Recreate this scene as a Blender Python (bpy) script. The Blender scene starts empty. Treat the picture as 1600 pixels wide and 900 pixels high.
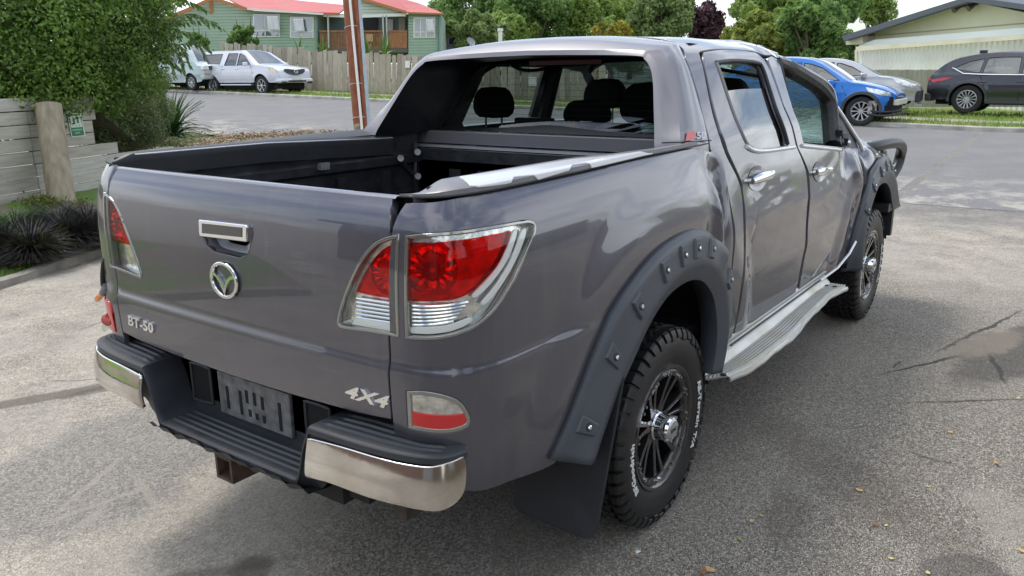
import bpy, bmesh, math, random
import numpy as np
from mathutils import Vector, Matrix, noise
from mathutils.geometry import delaunay_2d_cdt
random.seed(7); rng = np.random.RandomState(11)
SC_ = bpy.context.scene; COL = SC_.collection
PI = math.pi

# ------------------------------------------------------------------ camera
CP = np.array([-2.59379441, -2.09175438, 1.66581966]); YAW, PITCH, ROLL, FPX = 0.627931723, -0.259311376, -0.01001448, 1244.98
_f = np.array([math.cos(PITCH)*math.cos(YAW), math.cos(PITCH)*math.sin(YAW), math.sin(PITCH)])
_r0 = np.array([math.sin(YAW), -math.cos(YAW), 0.0]); _u0 = np.cross(_r0, _f)
_r = _r0*math.cos(ROLL)+_u0*math.sin(ROLL); _u = -_r0*math.sin(ROLL)+_u0*math.cos(ROLL)
cam = bpy.data.cameras.new('camera'); camo = bpy.data.objects.new('camera', cam); COL.objects.link(camo)
camo.matrix_world = Matrix(((_r[0], _u[0], -_f[0], CP[0]), (_r[1], _u[1], -_f[1], CP[1]), (_r[2], _u[2], -_f[2], CP[2]), (0, 0, 0, 1)))
cam.sensor_width = 36; cam.lens = FPX/1600*36; cam.clip_start = .05; cam.clip_end = 1000
SC_.camera = camo

# ------------------------------------------------------------------ world, sun, exposure
SUN_EL, SUN_AZ = math.radians(62), math.radians(75)      # azimuth measured from +x towards +y
W = bpy.data.worlds.new('World'); SC_.world = W; W.use_nodes = True
nt = W.node_tree; nt.nodes.clear()
def _n(t, **k):
    n = nt.nodes.new(t)
    for a, b in k.items(): setattr(n, a, b)
    return n
sky = _n('ShaderNodeTexSky', sky_type='NISHITA', sun_disc=False, sun_elevation=SUN_EL, sun_rotation=PI/2-SUN_AZ, air_density=1.0, dust_density=1.5, ozone_density=1.0)
tc = _n('ShaderNodeTexCoord'); mp = _n('ShaderNodeMapping'); mp.inputs['Scale'].default_value = (1.0, 1.0, 2.6)
cl = _n('ShaderNodeTexNoise'); cl.inputs['Scale'].default_value = 2.2; cl.inputs['Detail'].default_value = 8; cl.inputs['Roughness'].default_value = .6
cr = _n('ShaderNodeValToRGB'); cr.color_ramp.elements[0].position = .42; cr.color_ramp.elements[1].position = .56
cr.color_ramp.elements[0].color = (.12, .12, .12, 1); cr.color_ramp.elements[1].color = (1, 1, 1, 1)
c2 = _n('ShaderNodeTexNoise'); c2.inputs['Scale'].default_value = 1.1; c2.inputs['Detail'].default_value = 6
c2r = _n('ShaderNodeValToRGB'); c2r.color_ramp.elements[0].position = .35; c2r.color_ramp.elements[1].position = .65
c2r.color_ramp.elements[0].color = (4.6, 5.0, 5.6, 1); c2r.color_ramp.elements[1].color = (9.6, 9.9, 10.2, 1)
mx = _n('ShaderNodeMixRGB'); bg = _n('ShaderNodeBackground'); bg.inputs['Strength'].default_value = .125
ow = _n('ShaderNodeOutputWorld')
L = nt.links.new
L(tc.outputs['Generated'], mp.inputs['Vector']); L(mp.outputs['Vector'], cl.inputs['Vector']); L(mp.outputs['Vector'], c2.inputs['Vector'])
L(cl.outputs['Fac'], cr.inputs['Fac']); L(c2.outputs['Fac'], c2r.inputs['Fac'])
L(cr.outputs['Color'], mx.inputs['Fac']); L(sky.outputs['Color'], mx.inputs['Color1']); L(c2r.outputs['Color'], mx.inputs['Color2'])
L(mx.outputs['Color'], bg.inputs['Color']); L(bg.outputs['Background'], ow.inputs['Surface'])
sl = bpy.data.lights.new('sun', 'SUN'); sl.energy = 1.5; sl.angle = math.radians(14); sl.color = (1, .95, .87)
so = bpy.data.objects.new('sun', sl); COL.objects.link(so)
so.rotation_euler = Vector((math.cos(SUN_EL)*math.cos(SUN_AZ), math.cos(SUN_EL)*math.sin(SUN_AZ), math.sin(SUN_EL))).to_track_quat('Z', 'Y').to_euler()
SC_.view_settings.view_transform = 'Standard'; SC_.view_settings.look = 'None'; SC_.view_settings.exposure = 0.7; SC_.view_settings.gamma = 1

# ------------------------------------------------------------------ projection helpers (pixels of the 1600x900 photograph)
def proj(X):
    d = np.atleast_2d(X)-CP; z = d@_f
    return np.stack([800+FPX*(d@_r)/z, 450-FPX*(d@_u)/z], -1)
def un(px, py, ax, val):
    d = _f*FPX+_r*(px-800)-_u*(py-450); k = 'xyz'.index(ax); return CP+d*((val-CP[k])/d[k])
def at(px, py, dep): return CP+(_f*FPX+_r*(px-800)-_u*(py-450))*dep/FPX

# ------------------------------------------------------------------ materials
MATS = {}
def mat(name, col=(.5, .5, .5), rough=.5, metal=0., coat=0., spec=.5, var=0., vscale=8., bump=0., bscale=60., emis=None, alpha=1, rvar=0., col2=None, detail=6, bdist=.01, stretch=None):
    if name in MATS: return MATS[name]
    m = bpy.data.materials.new(name); m.use_nodes = True; t = m.node_tree; b = t.nodes['Principled BSDF']
    b.inputs['Base Color'].default_value = (*col, 1); b.inputs['Roughness'].default_value = rough; b.inputs['Metallic'].default_value = metal
    b.inputs['Coat Weight'].default_value = coat; b.inputs['Coat Roughness'].default_value = .04; b.inputs['Specular IOR Level'].default_value = spec
    co = t.nodes.new('ShaderNodeTexCoord'); src = co.outputs['Object']
    if stretch:
        q = t.nodes.new('ShaderNodeMapping'); q.inputs['Scale'].default_value = stretch; t.links.new(src, q.inputs['Vector']); src = q.outputs['Vector']
    if var or col2 or rvar:
        n = t.nodes.new('ShaderNodeTexNoise'); n.inputs['Scale'].default_value = vscale; n.inputs['Detail'].default_value = detail; t.links.new(src, n.inputs['Vector'])
        if var or col2:
            r = t.nodes.new('ShaderNodeValToRGB'); r.color_ramp.elements[0].position = .3; r.color_ramp.elements[1].position = .7
            a = tuple(c*(1-var) for c in col) if not col2 else col; bb = col2 if col2 else tuple(min(1, c*(1+var)) for c in col)
            r.color_ramp.elements[0].color = (*a, 1); r.color_ramp.elements[1].color = (*bb, 1)
            t.links.new(n.outputs['Fac'], r.inputs['Fac']); t.links.new(r.outputs['Color'], b.inputs['Base Color'])
        if rvar:
            mr = t.nodes.new('ShaderNodeMapRange'); mr.inputs['From Min'].default_value = .3; mr.inputs['From Max'].default_value = .7
            mr.inputs['To Min'].default_value = max(0, rough-rvar); mr.inputs['To Max'].default_value = rough+rvar
            t.links.new(n.outputs['Fac'], mr.inputs['Value']); t.links.new(mr.outputs['Result'], b.inputs['Roughness'])
    if bump:
        n2 = t.nodes.new('ShaderNodeTexNoise'); n2.inputs['Scale'].default_value = bscale; n2.inputs['Detail'].default_value = 5; t.links.new(src, n2.inputs['Vector'])
        bp = t.nodes.new('ShaderNodeBump'); bp.inputs['Strength'].default_value = bump; bp.inputs['Distance'].default_value = bdist
        t.links.new(n2.outputs['Fac'], bp.inputs['Height']); t.links.new(bp.outputs['Normal'], b.inputs['Normal'])
    if emis: b.inputs['Emission Color'].default_value = (*emis[:3], 1); b.inputs['Emission Strength'].default_value = emis[3]
    MATS[name] = m; return m
def glass(name, tint=(1, 1, 1), refl=1.0, rough=.0, base=0.04):
    if name in MATS: return MATS[name]
    m = bpy.data.materials.new(name); m.use_nodes = True; t = m.node_tree; t.nodes.clear()
    o = t.nodes.new('ShaderNodeOutputMaterial'); mi = t.nodes.new('ShaderNodeMixShader'); tr = t.nodes.new('ShaderNodeBsdfTransparent'); gl = t.nodes.new('ShaderNodeBsdfGlossy')
    lw = t.nodes.new('ShaderNodeFresnel'); lw.inputs['IOR'].default_value = 1.5; mu = t.nodes.new('ShaderNodeMath'); mu.operation = 'MULTIPLY_ADD'; mu.inputs[1].default_value = refl; mu.inputs[2].default_value = base; mu.use_clamp = True
    # Fresnel on the back side of a thin sheet would turn opaque: use the facing angle for both sides
    ge = t.nodes.new('ShaderNodeNewGeometry'); ms = t.nodes.new('ShaderNodeMapRange'); ms.inputs['To Min'].default_value = 1.5; ms.inputs['To Max'].default_value = 1/1.5
    t.links.new(ge.outputs['Backfacing'], ms.inputs['Value']); t.links.new(ms.outputs['Result'], lw.inputs['IOR'])
    tr.inputs['Color'].default_value = (*tint, 1); gl.inputs['Roughness'].default_value = rough; gl.inputs['Color'].default_value = (1, 1, 1, 1)
    t.links.new(lw.outputs['Fac'], mu.inputs[0]); t.links.new(mu.outputs[0], mi.inputs['Fac']); t.links.new(tr.outputs[0], mi.inputs[1]); t.links.new(gl.outputs[0], mi.inputs[2]); t.links.new(mi.outputs[0], o.inputs['Surface'])
    MATS[name] = m; return m

# ------------------------------------------------------------------ objects
WL = {}
def wl(o): return WL.get(o.name, Vector((0, 0, 0))) if o else Vector((0, 0, 0))
def tag(o, label=None, cat=None, group=None, kind=None):
    if label: o['label'] = label
    if cat: o['category'] = cat
    if group: o['group'] = group
    if kind: o['kind'] = kind
    return o
def thing(name, label, cat, loc=(0, 0, 0), group=None):
    o = bpy.data.objects.new(name, None); COL.objects.link(o); o.location = loc; o.empty_display_size = .2
    WL[o.name] = Vector(loc); return tag(o, label, cat, group)
def link(name, me, parent=None, org=(0, 0, 0)):
    o = bpy.data.objects.new(name, me); COL.objects.link(o); org = Vector(org)
    if parent is not None: o.parent = parent; o.location = org-wl(parent)
    else: o.location = org
    WL[o.name] = org; return o
def mk(name, V, F, m, parent=None, smooth=False, org=None, nrm=None, angle=None):
    """one mesh object; V in world coordinates"""
    V = np.asarray(V, float)
    if org is None: org = wl(parent) if parent is not None else Vector((0, 0, 0))
    me = bpy.data.meshes.new(name); me.from_pydata((V-np.array(org)).tolist(), [], [list(map(int, f)) for f in F])
    for mm in (m if isinstance(m, (list, tuple)) else [m]): me.materials.append(mm)
    me.update()
    if smooth or nrm is not None: me.polygons.foreach_set('use_smooth', [True]*len(me.polygons))
    if nrm is not None: me.normals_split_custom_set_from_vertices(np.asarray(nrm).tolist())
    elif smooth and angle: 
        try: me.set_sharp_from_angle(angle=math.radians(angle))
        except Exception: pass
    return link(name, me, parent, org)
class MB:
    """collects shapes into one mesh"""
    def __init__(s): s.v = []; s.f = []
    def add(s, V, F):
        n = len(s.v); s.v += [tuple(map(float, p)) for p in V]; s.f += [[int(i)+n for i in f] for f in F]; return s
    def box(s, a, b, c=None, rot=None):
        a = np.array(a, float); b = np.array(b, float)
        P = np.array([[x, y, z] for x in (a[0], b[0]) for y in (a[1], b[1]) for z in (a[2], b[2])])
        if rot is not None: P = (np.array(rot)@(P-np.array(c)).T).T+np.array(c)
        return s.add(P, [(0, 1, 3, 2), (4, 6, 7, 5), (0, 4, 5, 1), (2, 3, 7, 6), (0, 2, 6, 4), (1, 5, 7, 3)])
    def obox(s, ctr, ax, ay, az, hx, hy, hz):
        ctr = np.array(ctr, float); A = [np.array(q, float)/np.linalg.norm(q) for q in (ax, ay, az)]
        P = [ctr+A[0]*hx*i+A[1]*hy*j+A[2]*hz*k for i in (-1, 1) for j in (-1, 1) for k in (-1, 1)]
        return s.add(P, [(0, 1, 3, 2), (4, 6, 7, 5), (0, 4, 5, 1), (2, 3, 7, 6), (0, 2, 6, 4), (1, 5, 7, 3)])
    def grid(s, P, closeu=False, closev=False, flip=False):
        P = np.asarray(P); n, m = P.shape[:2]; F = []
        for i in range(n if closeu else n-1):
            for j in range(m if closev else m-1):
                a, b, c, d = i*m+j, ((i+1) % n)*m+j, ((i+1) % n)*m+(j+1) % m, i*m+(j+1) % m
                F.append((a, d, c, b) if flip else (a, b, c, d))
        return s.add(P.reshape(-1, 3), F)
    def tube(s, pts, r, n=10, cap=True, closed=False):
        pts = [np.array(p, float) for p in pts]; k = len(pts); rs = r if hasattr(r, '__len__') else [r]*k
        rings = []; prev = None
        for i in range(k):
            a = pts[(i-1) % k] if closed or i > 0 else pts[0]; b = pts[(i+1) % k] if closed or i < k-1 else pts[-1]
            t = (b-a)/max(1e-9, np.linalg.norm(b-a))
            if prev is None:
                q = np.array([0, 0, 1.]) if abs(t[2]) < .9 else np.array([1., 0, 0]); u = np.cross(t, q)
            else: u = prev-t*np.dot(prev, t)
            u /= np.linalg.norm(u); w = np.cross(t, u); prev = u
            rings.append([pts[i]+rs[i]*(math.cos(2*PI*j/n)*u+math.sin(2*PI*j/n)*w) for j in range(n)])
        s.grid(np.array(rings), closeu=closed, closev=True, flip=True)
        if cap and not closed:
            b0 = len(s.v)-k*n; s.f.append([b0+j for j in range(n)][::1]); s.f.append([b0+(k-1)*n+j for j in range(n)][::-1])
        return s
    def lathe(s, prof, ctr, axis='y', n=32, close=False):
        """prof: (radius, along)"""
        R = []
        for (r, a) in prof:
            ring = []
            for j in range(n):
                t = 2*PI*j/n; p = {'y': (r*math.cos(t), a, r*math.sin(t)), 'x': (a, r*math.cos(t), r*math.sin(t)), 'z': (r*math.cos(t), r*math.sin(t), a)}[axis]
                ring.append(np.array(p)+np.array(ctr))
            R.append(ring)
        return s.grid(np.array(R), closeu=close, closev=True, flip=(axis == 'y'))
    def prism(s, poly, z0, z1, fn=None):
        """poly in 2D extruded; fn(u,v,w)->xyz"""
        fn = fn or (lambda u, v, w: (u, v, w)); n = len(poly); V = [fn(p[0], p[1], z0) for p in poly]+[fn(p[0], p[1], z1) for p in poly]
        return s.add(V, [list(range(n))[::-1], list(range(n, 2*n))]+[(i, (i+1) % n, n+(i+1) % n, n+i) for i in range(n)])
    def build(s, name, m, parent=None, smooth=False, org=None, angle=35, kind=None, label=None, fix=False):
        o = mk(name, s.v, s.f, m, parent, smooth, org, angle=angle if smooth else None)
        if fix:
            bm = bmesh.new(); bm.from_mesh(o.data); bmesh.ops.remove_doubles(bm, verts=bm.verts, dist=1e-5); bmesh.ops.recalc_face_normals(bm, faces=bm.faces); bm.to_mesh(o.data); bm.free()
            if smooth: o.data.polygons.foreach_set('use_smooth', [True]*len(o.data.polygons)); o.data.set_sharp_from_angle(angle=math.radians(angle))
        if kind: o['kind'] = kind
        if label: o['label'] = label
        return o
def bev(o, w=.005, seg=2):
    b = o.modifiers.new('bevel', 'BEVEL'); b.width = w; b.segments = seg; b.limit_method = 'ANGLE'; b.angle_limit = math.radians(40); return o
def copy_tree(o, parent=None):
    c = o.copy(); COL.objects.link(c)
    if parent is not None: c.parent = parent
    for ch in o.children: copy_tree(ch, c)
    return c

# ------------------------------------------------------------------ numeric tools
def spl(xs, ys):
    xs = np.array(xs, float); ys = np.array(ys, float); n = len(xs); h = np.diff(xs); A = np.zeros((n, n)); B = np.zeros(n); A[0, 0] = A[-1, -1] = 1
    for i in range(1, n-1):
        A[i, i-1] = h[i-1]; A[i, i] = 2*(h[i-1]+h[i]); A[i, i+1] = h[i]; B[i] = 6*((ys[i+1]-ys[i])/h[i]-(ys[i]-ys[i-1])/h[i-1])
    M = np.linalg.solve(A, B)
    def f(x):
        x = np.asarray(x, float); xc = np.clip(x, xs[0], xs[-1]); i = np.clip(np.searchsorted(xs, xc)-1, 0, n-2); t = xc-xs[i]; H = h[i]
        y = ys[i]+t*((ys[i+1]-ys[i])/H-H*(2*M[i]+M[i+1])/6)+t*t*M[i]/2+t**3*(M[i+1]-M[i])/(6*H)
        s0 = (ys[1]-ys[0])/h[0]-h[0]*(2*M[0]+M[1])/6; s1 = (ys[-1]-ys[-2])/h[-1]+h[-1]*(M[-2]+2*M[-1])/6
        return y+np.where(x < xs[0], (x-xs[0])*s0, 0)+np.where(x > xs[-1], (x-xs[-1])*s1, 0)
    return f
def ss(a, b, x): t = np.clip((np.asarray(x, float)-a)/(b-a), 0, 1); return t*t*(3-2*t)
def crom(P, closed=False, k=6):
    """Catmull-Rom through points"""
    P = [np.array(p, float) for p in P]; n = len(P); out = []
    for i in range(n if closed else n-1):
        a = P[(i-1) % n] if closed or i > 0 else 2*P[0]-P[1]; b = P[i]; c = P[(i+1) % n]; d = P[(i+2) % n] if closed or i < n-2 else 2*P[-1]-P[-2]
        for j in range(k):
            t = j/k; out.append(.5*((2*b)+(-a+c)*t+(2*a-5*b+4*c-d)*t*t+(-a+3*b-3*c+d)*t**3))
    if not closed: out.append(P[-1])
    return out
def pin(poly, pts):
    poly = np.asarray(poly); x, y = pts[:, 0], pts[:, 1]; r = np.zeros(len(pts), bool); n = len(poly)
    for i in range(n):
        x1, y1 = poly[i]; x2, y2 = poly[(i+1) % n]
        if y1 == y2: continue
        c = ((y1 > y) != (y2 > y)) & (x < (x2-x1)*(y-y1)/(y2-y1)+x1); r ^= c
    return r
def dist_poly(poly, pts):
    poly = np.asarray(poly); D = np.full(len(pts), 1e9); n = len(poly)
    for i in range(n):
        a = poly[i]; b = poly[(i+1) % n]; ab = b-a; L2 = max(1e-12, ab@ab); t = np.clip(((pts-a)@ab)/L2, 0, 1)
        D = np.minimum(D, np.linalg.norm(pts-a-t[:, None]*ab, axis=1))
    return D
def dens(poly, h):
    out = []; n = len(poly)
    for i in range(n):
        a = np.array(poly[i], float); b = np.array(poly[(i+1) % n], float); L = np.linalg.norm(b-a)
        if L < 1e-6: continue
        k = max(1, int(math.ceil(L/h)))
        for j in range(k): out.append(a+(b-a)*j/k)
    return np.array(out)
def snormal(surf, U, flip):
    e = 1e-3; a = surf(U[:, 0]+e, U[:, 1])-surf(U[:, 0]-e, U[:, 1]); b = surf(U[:, 0], U[:, 1]+e)-surf(U[:, 0], U[:, 1]-e)
    N = np.cross(a, b)*flip; return N/np.maximum(1e-12, np.linalg.norm(N, axis=1))[:, None]
def inv(surf, pts, box, flip=1, n=60, guess=None):
    """surface parameters under photo pixels"""
    gu, gv = np.meshgrid(np.linspace(box[0], box[1], n), np.linspace(box[2], box[3], n)); G = np.stack([gu.ravel(), gv.ravel()], 1)
    X = surf(G[:, 0], G[:, 1]); P = proj(X); N = snormal(surf, G, flip); fac = np.sum(N*(CP-X), 1) > 0
    out = []
    for p in pts:
        d = np.sum((P-p)**2, 1)+np.where(fac, 0, 4e3); q = G[np.argmin(d)].copy(); best = q.copy(); be = 1e9
        for _ in range(14):
            f0 = proj(surf(q[:1], q[1:]))[0]-p; er = f0@f0
            if er < be: be = er; best = q.copy()
            if er < 1e-3: break
            J = np.stack([(proj(surf(q[:1]+1e-4, q[1:]))[0]-p-f0)/1e-4, (proj(surf(q[:1], q[1:]+1e-4))[0]-p-f0)/1e-4], 1)
            st = np.linalg.lstsq(J, f0, rcond=1e-4)[0]; m = np.abs(st).max(); q = q-st*min(1, .08/max(m, 1e-9))
            q[0] = np.clip(q[0], box[0], box[1]); q[1] = np.clip(q[1], box[2], box[3])
        out.append(best)
    return out
def panel(name, surf, out, m, parent, h=.03, thick=.012, holes=(), flip=1, lift=0., rnd=.002, disp=None, lip=True):
    """a piece of the parametric surface inside the outline, with a rolled edge"""
    loops = [dens(out, h*.8)]+[dens(q, h*.8) for q in holes]
    lo = loops[0].min(0); hi = loops[0].max(0); g = []
    j = 0; y = lo[1]+h*.4
    while y < hi[1]:
        x = lo[0]+(h/2 if j % 2 else 0)
        xs = np.arange(x, hi[0], h); g.append(np.stack([xs, np.full(len(xs), y)], 1)); y += h*.866; j += 1
    G = np.concatenate(g) if g else np.zeros((0, 2))
    if len(G):
        G = G[pin(loops[0], G)]
        if len(G): G = G[dist_poly(loops[0], G) > h*.45]
        for q in loops[1:]:
            if len(G): G = G[~pin(q, G)]
            if len(G): G = G[dist_poly(q, G) > h*.45]
    pts = np.concatenate(loops+[G]); ed = []; b = 0
    for q in loops: ed += [(b+i, b+(i+1) % len(q)) for i in range(len(q))]; b += len(q)
    vs, es, fs, *_ = delaunay_2d_cdt([Vector((float(p[0]), float(p[1]))) for p in pts], ed, [], 0, 1e-7)
    U = np.array([(v.x, v.y) for v in vs]); F = []
    cen = np.array([U[f].mean(0) for f in fs]); ok = pin(loops[0], cen)
    for q in loops[1:]: ok &= ~pin(q, cen)
    F = [list(f) for f, o in zip(fs, ok) if o]
    X = surf(U[:, 0], U[:, 1]); N = snormal(surf, U, flip)
    if disp is not None: X = X+N*disp(U, X)[:, None]
    X = X+N*lift
    # orient
    for f in F:
        a, b2, c = X[f[0]], X[f[1]], X[f[2]]
        if np.cross(b2-a, c-a)@N[f[0]] < 0: f.reverse()
    if disp is not None:   # geometric normals where the sheet is displaced
        N = np.zeros_like(X)
        for f in F:
            nn = np.cross(X[f[1]]-X[f[0]], X[f[2]]-X[f[0]])
            for i in f: N[i] += nn
        N /= np.maximum(1e-12, np.linalg.norm(N, axis=1))[:, None]
    V = X.tolist(); NN = N.tolist()
    if lip:
        cnt = {}
        for f in F:
            for i in range(len(f)): e = (f[i], f[(i+1) % len(f)]); cnt[e] = 1
        bd = [e for e in cnt if (e[1], e[0]) not in cnt]
        od = {}
        for a, b2 in bd:
            t = X[b2]-X[a]; t /= max(1e-12, np.linalg.norm(t)); o_ = np.cross(t, N[a])
            for i in (a, b2): od[i] = od.get(i, 0)+o_
        idx = {}
        for i, o_ in od.items():
            o_ = o_/max(1e-12, np.linalg.norm(o_)); k = len(V)
            V += [list(X[i]), list(X[i]+o_*rnd-N[i]*rnd), list(X[i]+o_*rnd-N[i]*thick)]
            NN += [list(N[i]), list((N[i]+o_)/1.414 if False else (N[i]*.35+o_*.94)), list(o_)]; idx[i] = k
        for a, b2 in bd:
            k, l = idx[a], idx[b2]
            F.append([k, k+1, l+1, l]); F.append([k+1, k+2, l+2, l+1])
    return mk(name, V, F, m, parent, nrm=NN)
def rev(name, s, size, fn, m, parent, depth=.003, align='CENTER', font=None, shear=0, bold=0, sx=1.0, spacing=1.0, label=None):
    """lettering: every vertex of the text goes through fn(u, v, w)"""
    cu = bpy.data.curves.new(name, 'FONT'); cu.body = s; cu.size = size; cu.extrude = depth/2; cu.align_x = align; cu.align_y = 'CENTER'; cu.offset = bold; cu.space_character = spacing; cu.resolution_u = 3; cu.shear = shear
    o = bpy.data.objects.new(name, cu); COL.objects.link(o); dg = bpy.context.evaluated_depsgraph_get(); me = bpy.data.meshes.new_from_object(o.evaluated_get(dg)); bpy.data.objects.remove(o)
    bm = bmesh.new(); bm.from_mesh(me); bmesh.ops.subdivide_edges(bm, edges=[e for e in bm.edges if e.calc_length() > size*.25], cuts=2); bmesh.ops.triangulate(bm, faces=bm.faces)
    V = [fn(v.co.x*sx, v.co.y, v.co.z+depth/2) for v in bm.verts]; F = [[v.index for v in f.verts] for f in bm.faces]; bm.free()
    ob = mk(name, V, F, m, parent)
    bm = bmesh.new(); bm.from_mesh(ob.data); bmesh.ops.remove_doubles(bm, verts=bm.verts, dist=1e-5); bmesh.ops.recalc_face_normals(bm, faces=bm.faces); bm.to_mesh(ob.data); bm.free()
    if label: ob['label'] = label
    return ob
# ================================================================== THE GREY PICKUP
def _paint(m, base, dust):
    t = m.node_tree; b = t.nodes['Principled BSDF']; co = t.nodes.new('ShaderNodeTexCoord').outputs['Object']; Lk = t.links.new
    def nz(sc, det, vec=co, ro=.6): q = t.nodes.new('ShaderNodeTexNoise'); q.inputs['Scale'].default_value = sc; q.inputs['Detail'].default_value = det; q.inputs['Roughness'].default_value = ro; Lk(vec, q.inputs['Vector']); return q.outputs['Fac']
    def rp(v, a, c, lo, hi): q = t.nodes.new('ShaderNodeMapRange'); q.inputs['From Min'].default_value = a; q.inputs['From Max'].default_value = c; q.inputs['To Min'].default_value = lo; q.inputs['To Max'].default_value = hi; Lk(v, q.inputs['Value']); return q.outputs['Result']
    def mu(op, a, c): q = t.nodes.new('ShaderNodeMath'); q.operation = op; Lk(a, q.inputs[0]); (Lk(c, q.inputs[1]) if not isinstance(c, (int, float)) else q.inputs[1].__setattr__('default_value', c)); return q.outputs[0]
    m1 = t.nodes.new('ShaderNodeMapping'); m1.inputs['Scale'].default_value = (1, 1, .12); m1.inputs['Rotation'].default_value = (.1, .2, 0); Lk(co, m1.inputs[0]); m2 = t.nodes.new('ShaderNodeMapping'); m2.inputs['Scale'].default_value = (.25, .25, 6); m2.inputs['Rotation'].default_value = (.3, .15, 0); Lk(co, m2.inputs[0])
    drip = rp(nz(16, 5, m1.outputs[0]), .52, .75, 0, .35); scr = mu('MULTIPLY', rp(nz(30, 8, m2.outputs[0], .75), .64, .69, 0, .8), rp(nz(1.8, 3), .56, .66, 0, 1)); film = rp(nz(2.2, 6), .35, .7, 0, .30)
    sx = t.nodes.new('ShaderNodeSeparateXYZ'); Lk(co, sx.inputs[0]); scuff = None; grain = rp(nz(70, 6, m2.outputs[0], .8), .44, .60, 0, 1)
    for (cy_, cz_, ry_, rz_) in ((-.205, 1.215, .012, .045), (-.375, 1.165, .085, .018), (-.34, 1.195, .035, .012), (.42, 1.20, .02, .06), (-.60, 1.30, .05, .02), (.05, 1.31, .10, .008), (-.45, .88, .06, .006), (.30, .93, .05, .01)):
        u = mu('DIVIDE', mu('SUBTRACT', sx.outputs[1], cy_), ry_); v = mu('DIVIDE', mu('SUBTRACT', sx.outputs[2], cz_), rz_); e = rp(mu('ADD', mu('MULTIPLY', u, u), mu('MULTIPLY', v, v)), 1.3, .3, 0, 1); e_ = t.nodes.new('ShaderNodeMath'); e_.operation = 'MULTIPLY'; e_.use_clamp = True; Lk(e, e_.inputs[0]); Lk(grain, e_.inputs[1]); scuff = e_.outputs[0] if scuff is None else mu('MAXIMUM', scuff, e_.outputs[0])
    back = rp(sx.outputs[0], -2.35, -2.50, 0, 1.1); scr = mu('ADD', scr, mu('MULTIPLY', scuff, back))
    a = mu('ADD', mu('ADD', drip, scr), film); mx_ = t.nodes.new('ShaderNodeMixRGB'); mx_.inputs[1].default_value = (*base, 1); mx_.inputs[2].default_value = (*dust, 1); Lk(mu('MULTIPLY', a, .45), mx_.inputs[0]); Lk(mx_.outputs[0], b.inputs['Base Color'])
    Lk(rp(a, 0, 1, .30, .5), b.inputs['Roughness']); Lk(rp(a, .1, 1.0, .008, .12), b.inputs['Coat Roughness']); b.inputs['Metallic'].default_value = .65; b.inputs['Coat IOR'].default_value = 1.55; b.inputs['Coat Weight'].default_value = 1.0; return m
PAINT = _paint(mat('grey_metallic_paint', (.13, .13, .15)), (.093, .092, .118), (.195, .193, .195))
DPAINT = mat('inner_grey_paint', (.07, .07, .08), rough=.45, metal=.3, coat=.4)
BLK = mat('black_plastic', (.018, .019, .022), rough=.5, var=.25, vscale=20, bump=.15, bscale=300, bdist=.001)
SATIN = mat('satin_charcoal_plastic', (.058, .066, .080), rough=.38, var=.12, vscale=6, bump=.08, bscale=400, bdist=.001, rvar=.06)
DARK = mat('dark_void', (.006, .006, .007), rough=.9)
LINER = mat('bed_liner_plastic', (.022, .023, .027), rough=.38, var=.4, vscale=14, bump=.2, bscale=90, bdist=.002, rvar=.1)
CHROME = mat('chrome', (.82, .83, .84), rough=.06, metal=1)
DCHROME = mat('dusty_chrome', (.86, .85, .83), rough=.10, metal=1, col2=(.50, .46, .41), vscale=5, rvar=.08, bump=.12, bscale=5, bdist=.01)
ALU = mat('brushed_aluminium', (.62, .63, .63), rough=.32, metal=.85, var=.12, vscale=12, rvar=.1)
SILV = mat('silver_trim', (.62, .63, .66), rough=.3, metal=.6, coat=.3)
RUST = mat('rusty_steel', (.10, .055, .035), rough=.8, col2=(.035, .03, .028), vscale=25, bump=.4, bscale=80)
RUB = mat('tyre_rubber', (.014, .014, .015), rough=.46, var=.3, vscale=30, bump=.25, bscale=260, bdist=.001)
WHT = mat('white_letter', (.75, .75, .72), rough=.6)
GLS = glass('clear_glass', (.93, .96, .95), refl=.9, base=.01)
TINT = glass('tinted_glass', (.36, .41, .40), refl=1.1, base=.04)
MIRG = glass('side_glass', (.14, .16, .17), refl=1.0, base=.17)
LENS = glass('lamp_lens', (.96, .97, .95), refl=.55, base=.0)
REDL = glass('red_lamp_lens', (.90, .02, .03), refl=.35, base=.0)
REDP = mat('red_reflector', (.62, .01, .015), rough=.22, coat=.6)
HOUS = mat('lamp_chrome_housing', (.78, .78, .77), rough=.2, metal=.9, var=.35, vscale=40, bump=.5, bscale=45, bdist=.004)
RHOUS = mat('red_lamp_housing', (.62, .015, .02), rough=.30, metal=.2, var=.5, vscale=25, coat=.5)
RIMC = mat('clear_lamp_rim', (.30, .31, .29), rough=.08, coat=1, metal=.7)
SEATM = mat('charcoal_seat_cloth', (.018, .018, .02), rough=.9)

truck = thing('pickup_truck', 'damaged dark grey double cab pickup truck with open tray parked in the foreground', 'pickup truck', (1.4, 0, 0))

hw = spl([-1.0, -.6, -.2, .4, 1.2, 2.2, 2.8, 3.3, 3.7, 4.0, 4.2], [.903, .915, .921, .924, .925, .925, .921, .912, .885, .845, .80])
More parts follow.
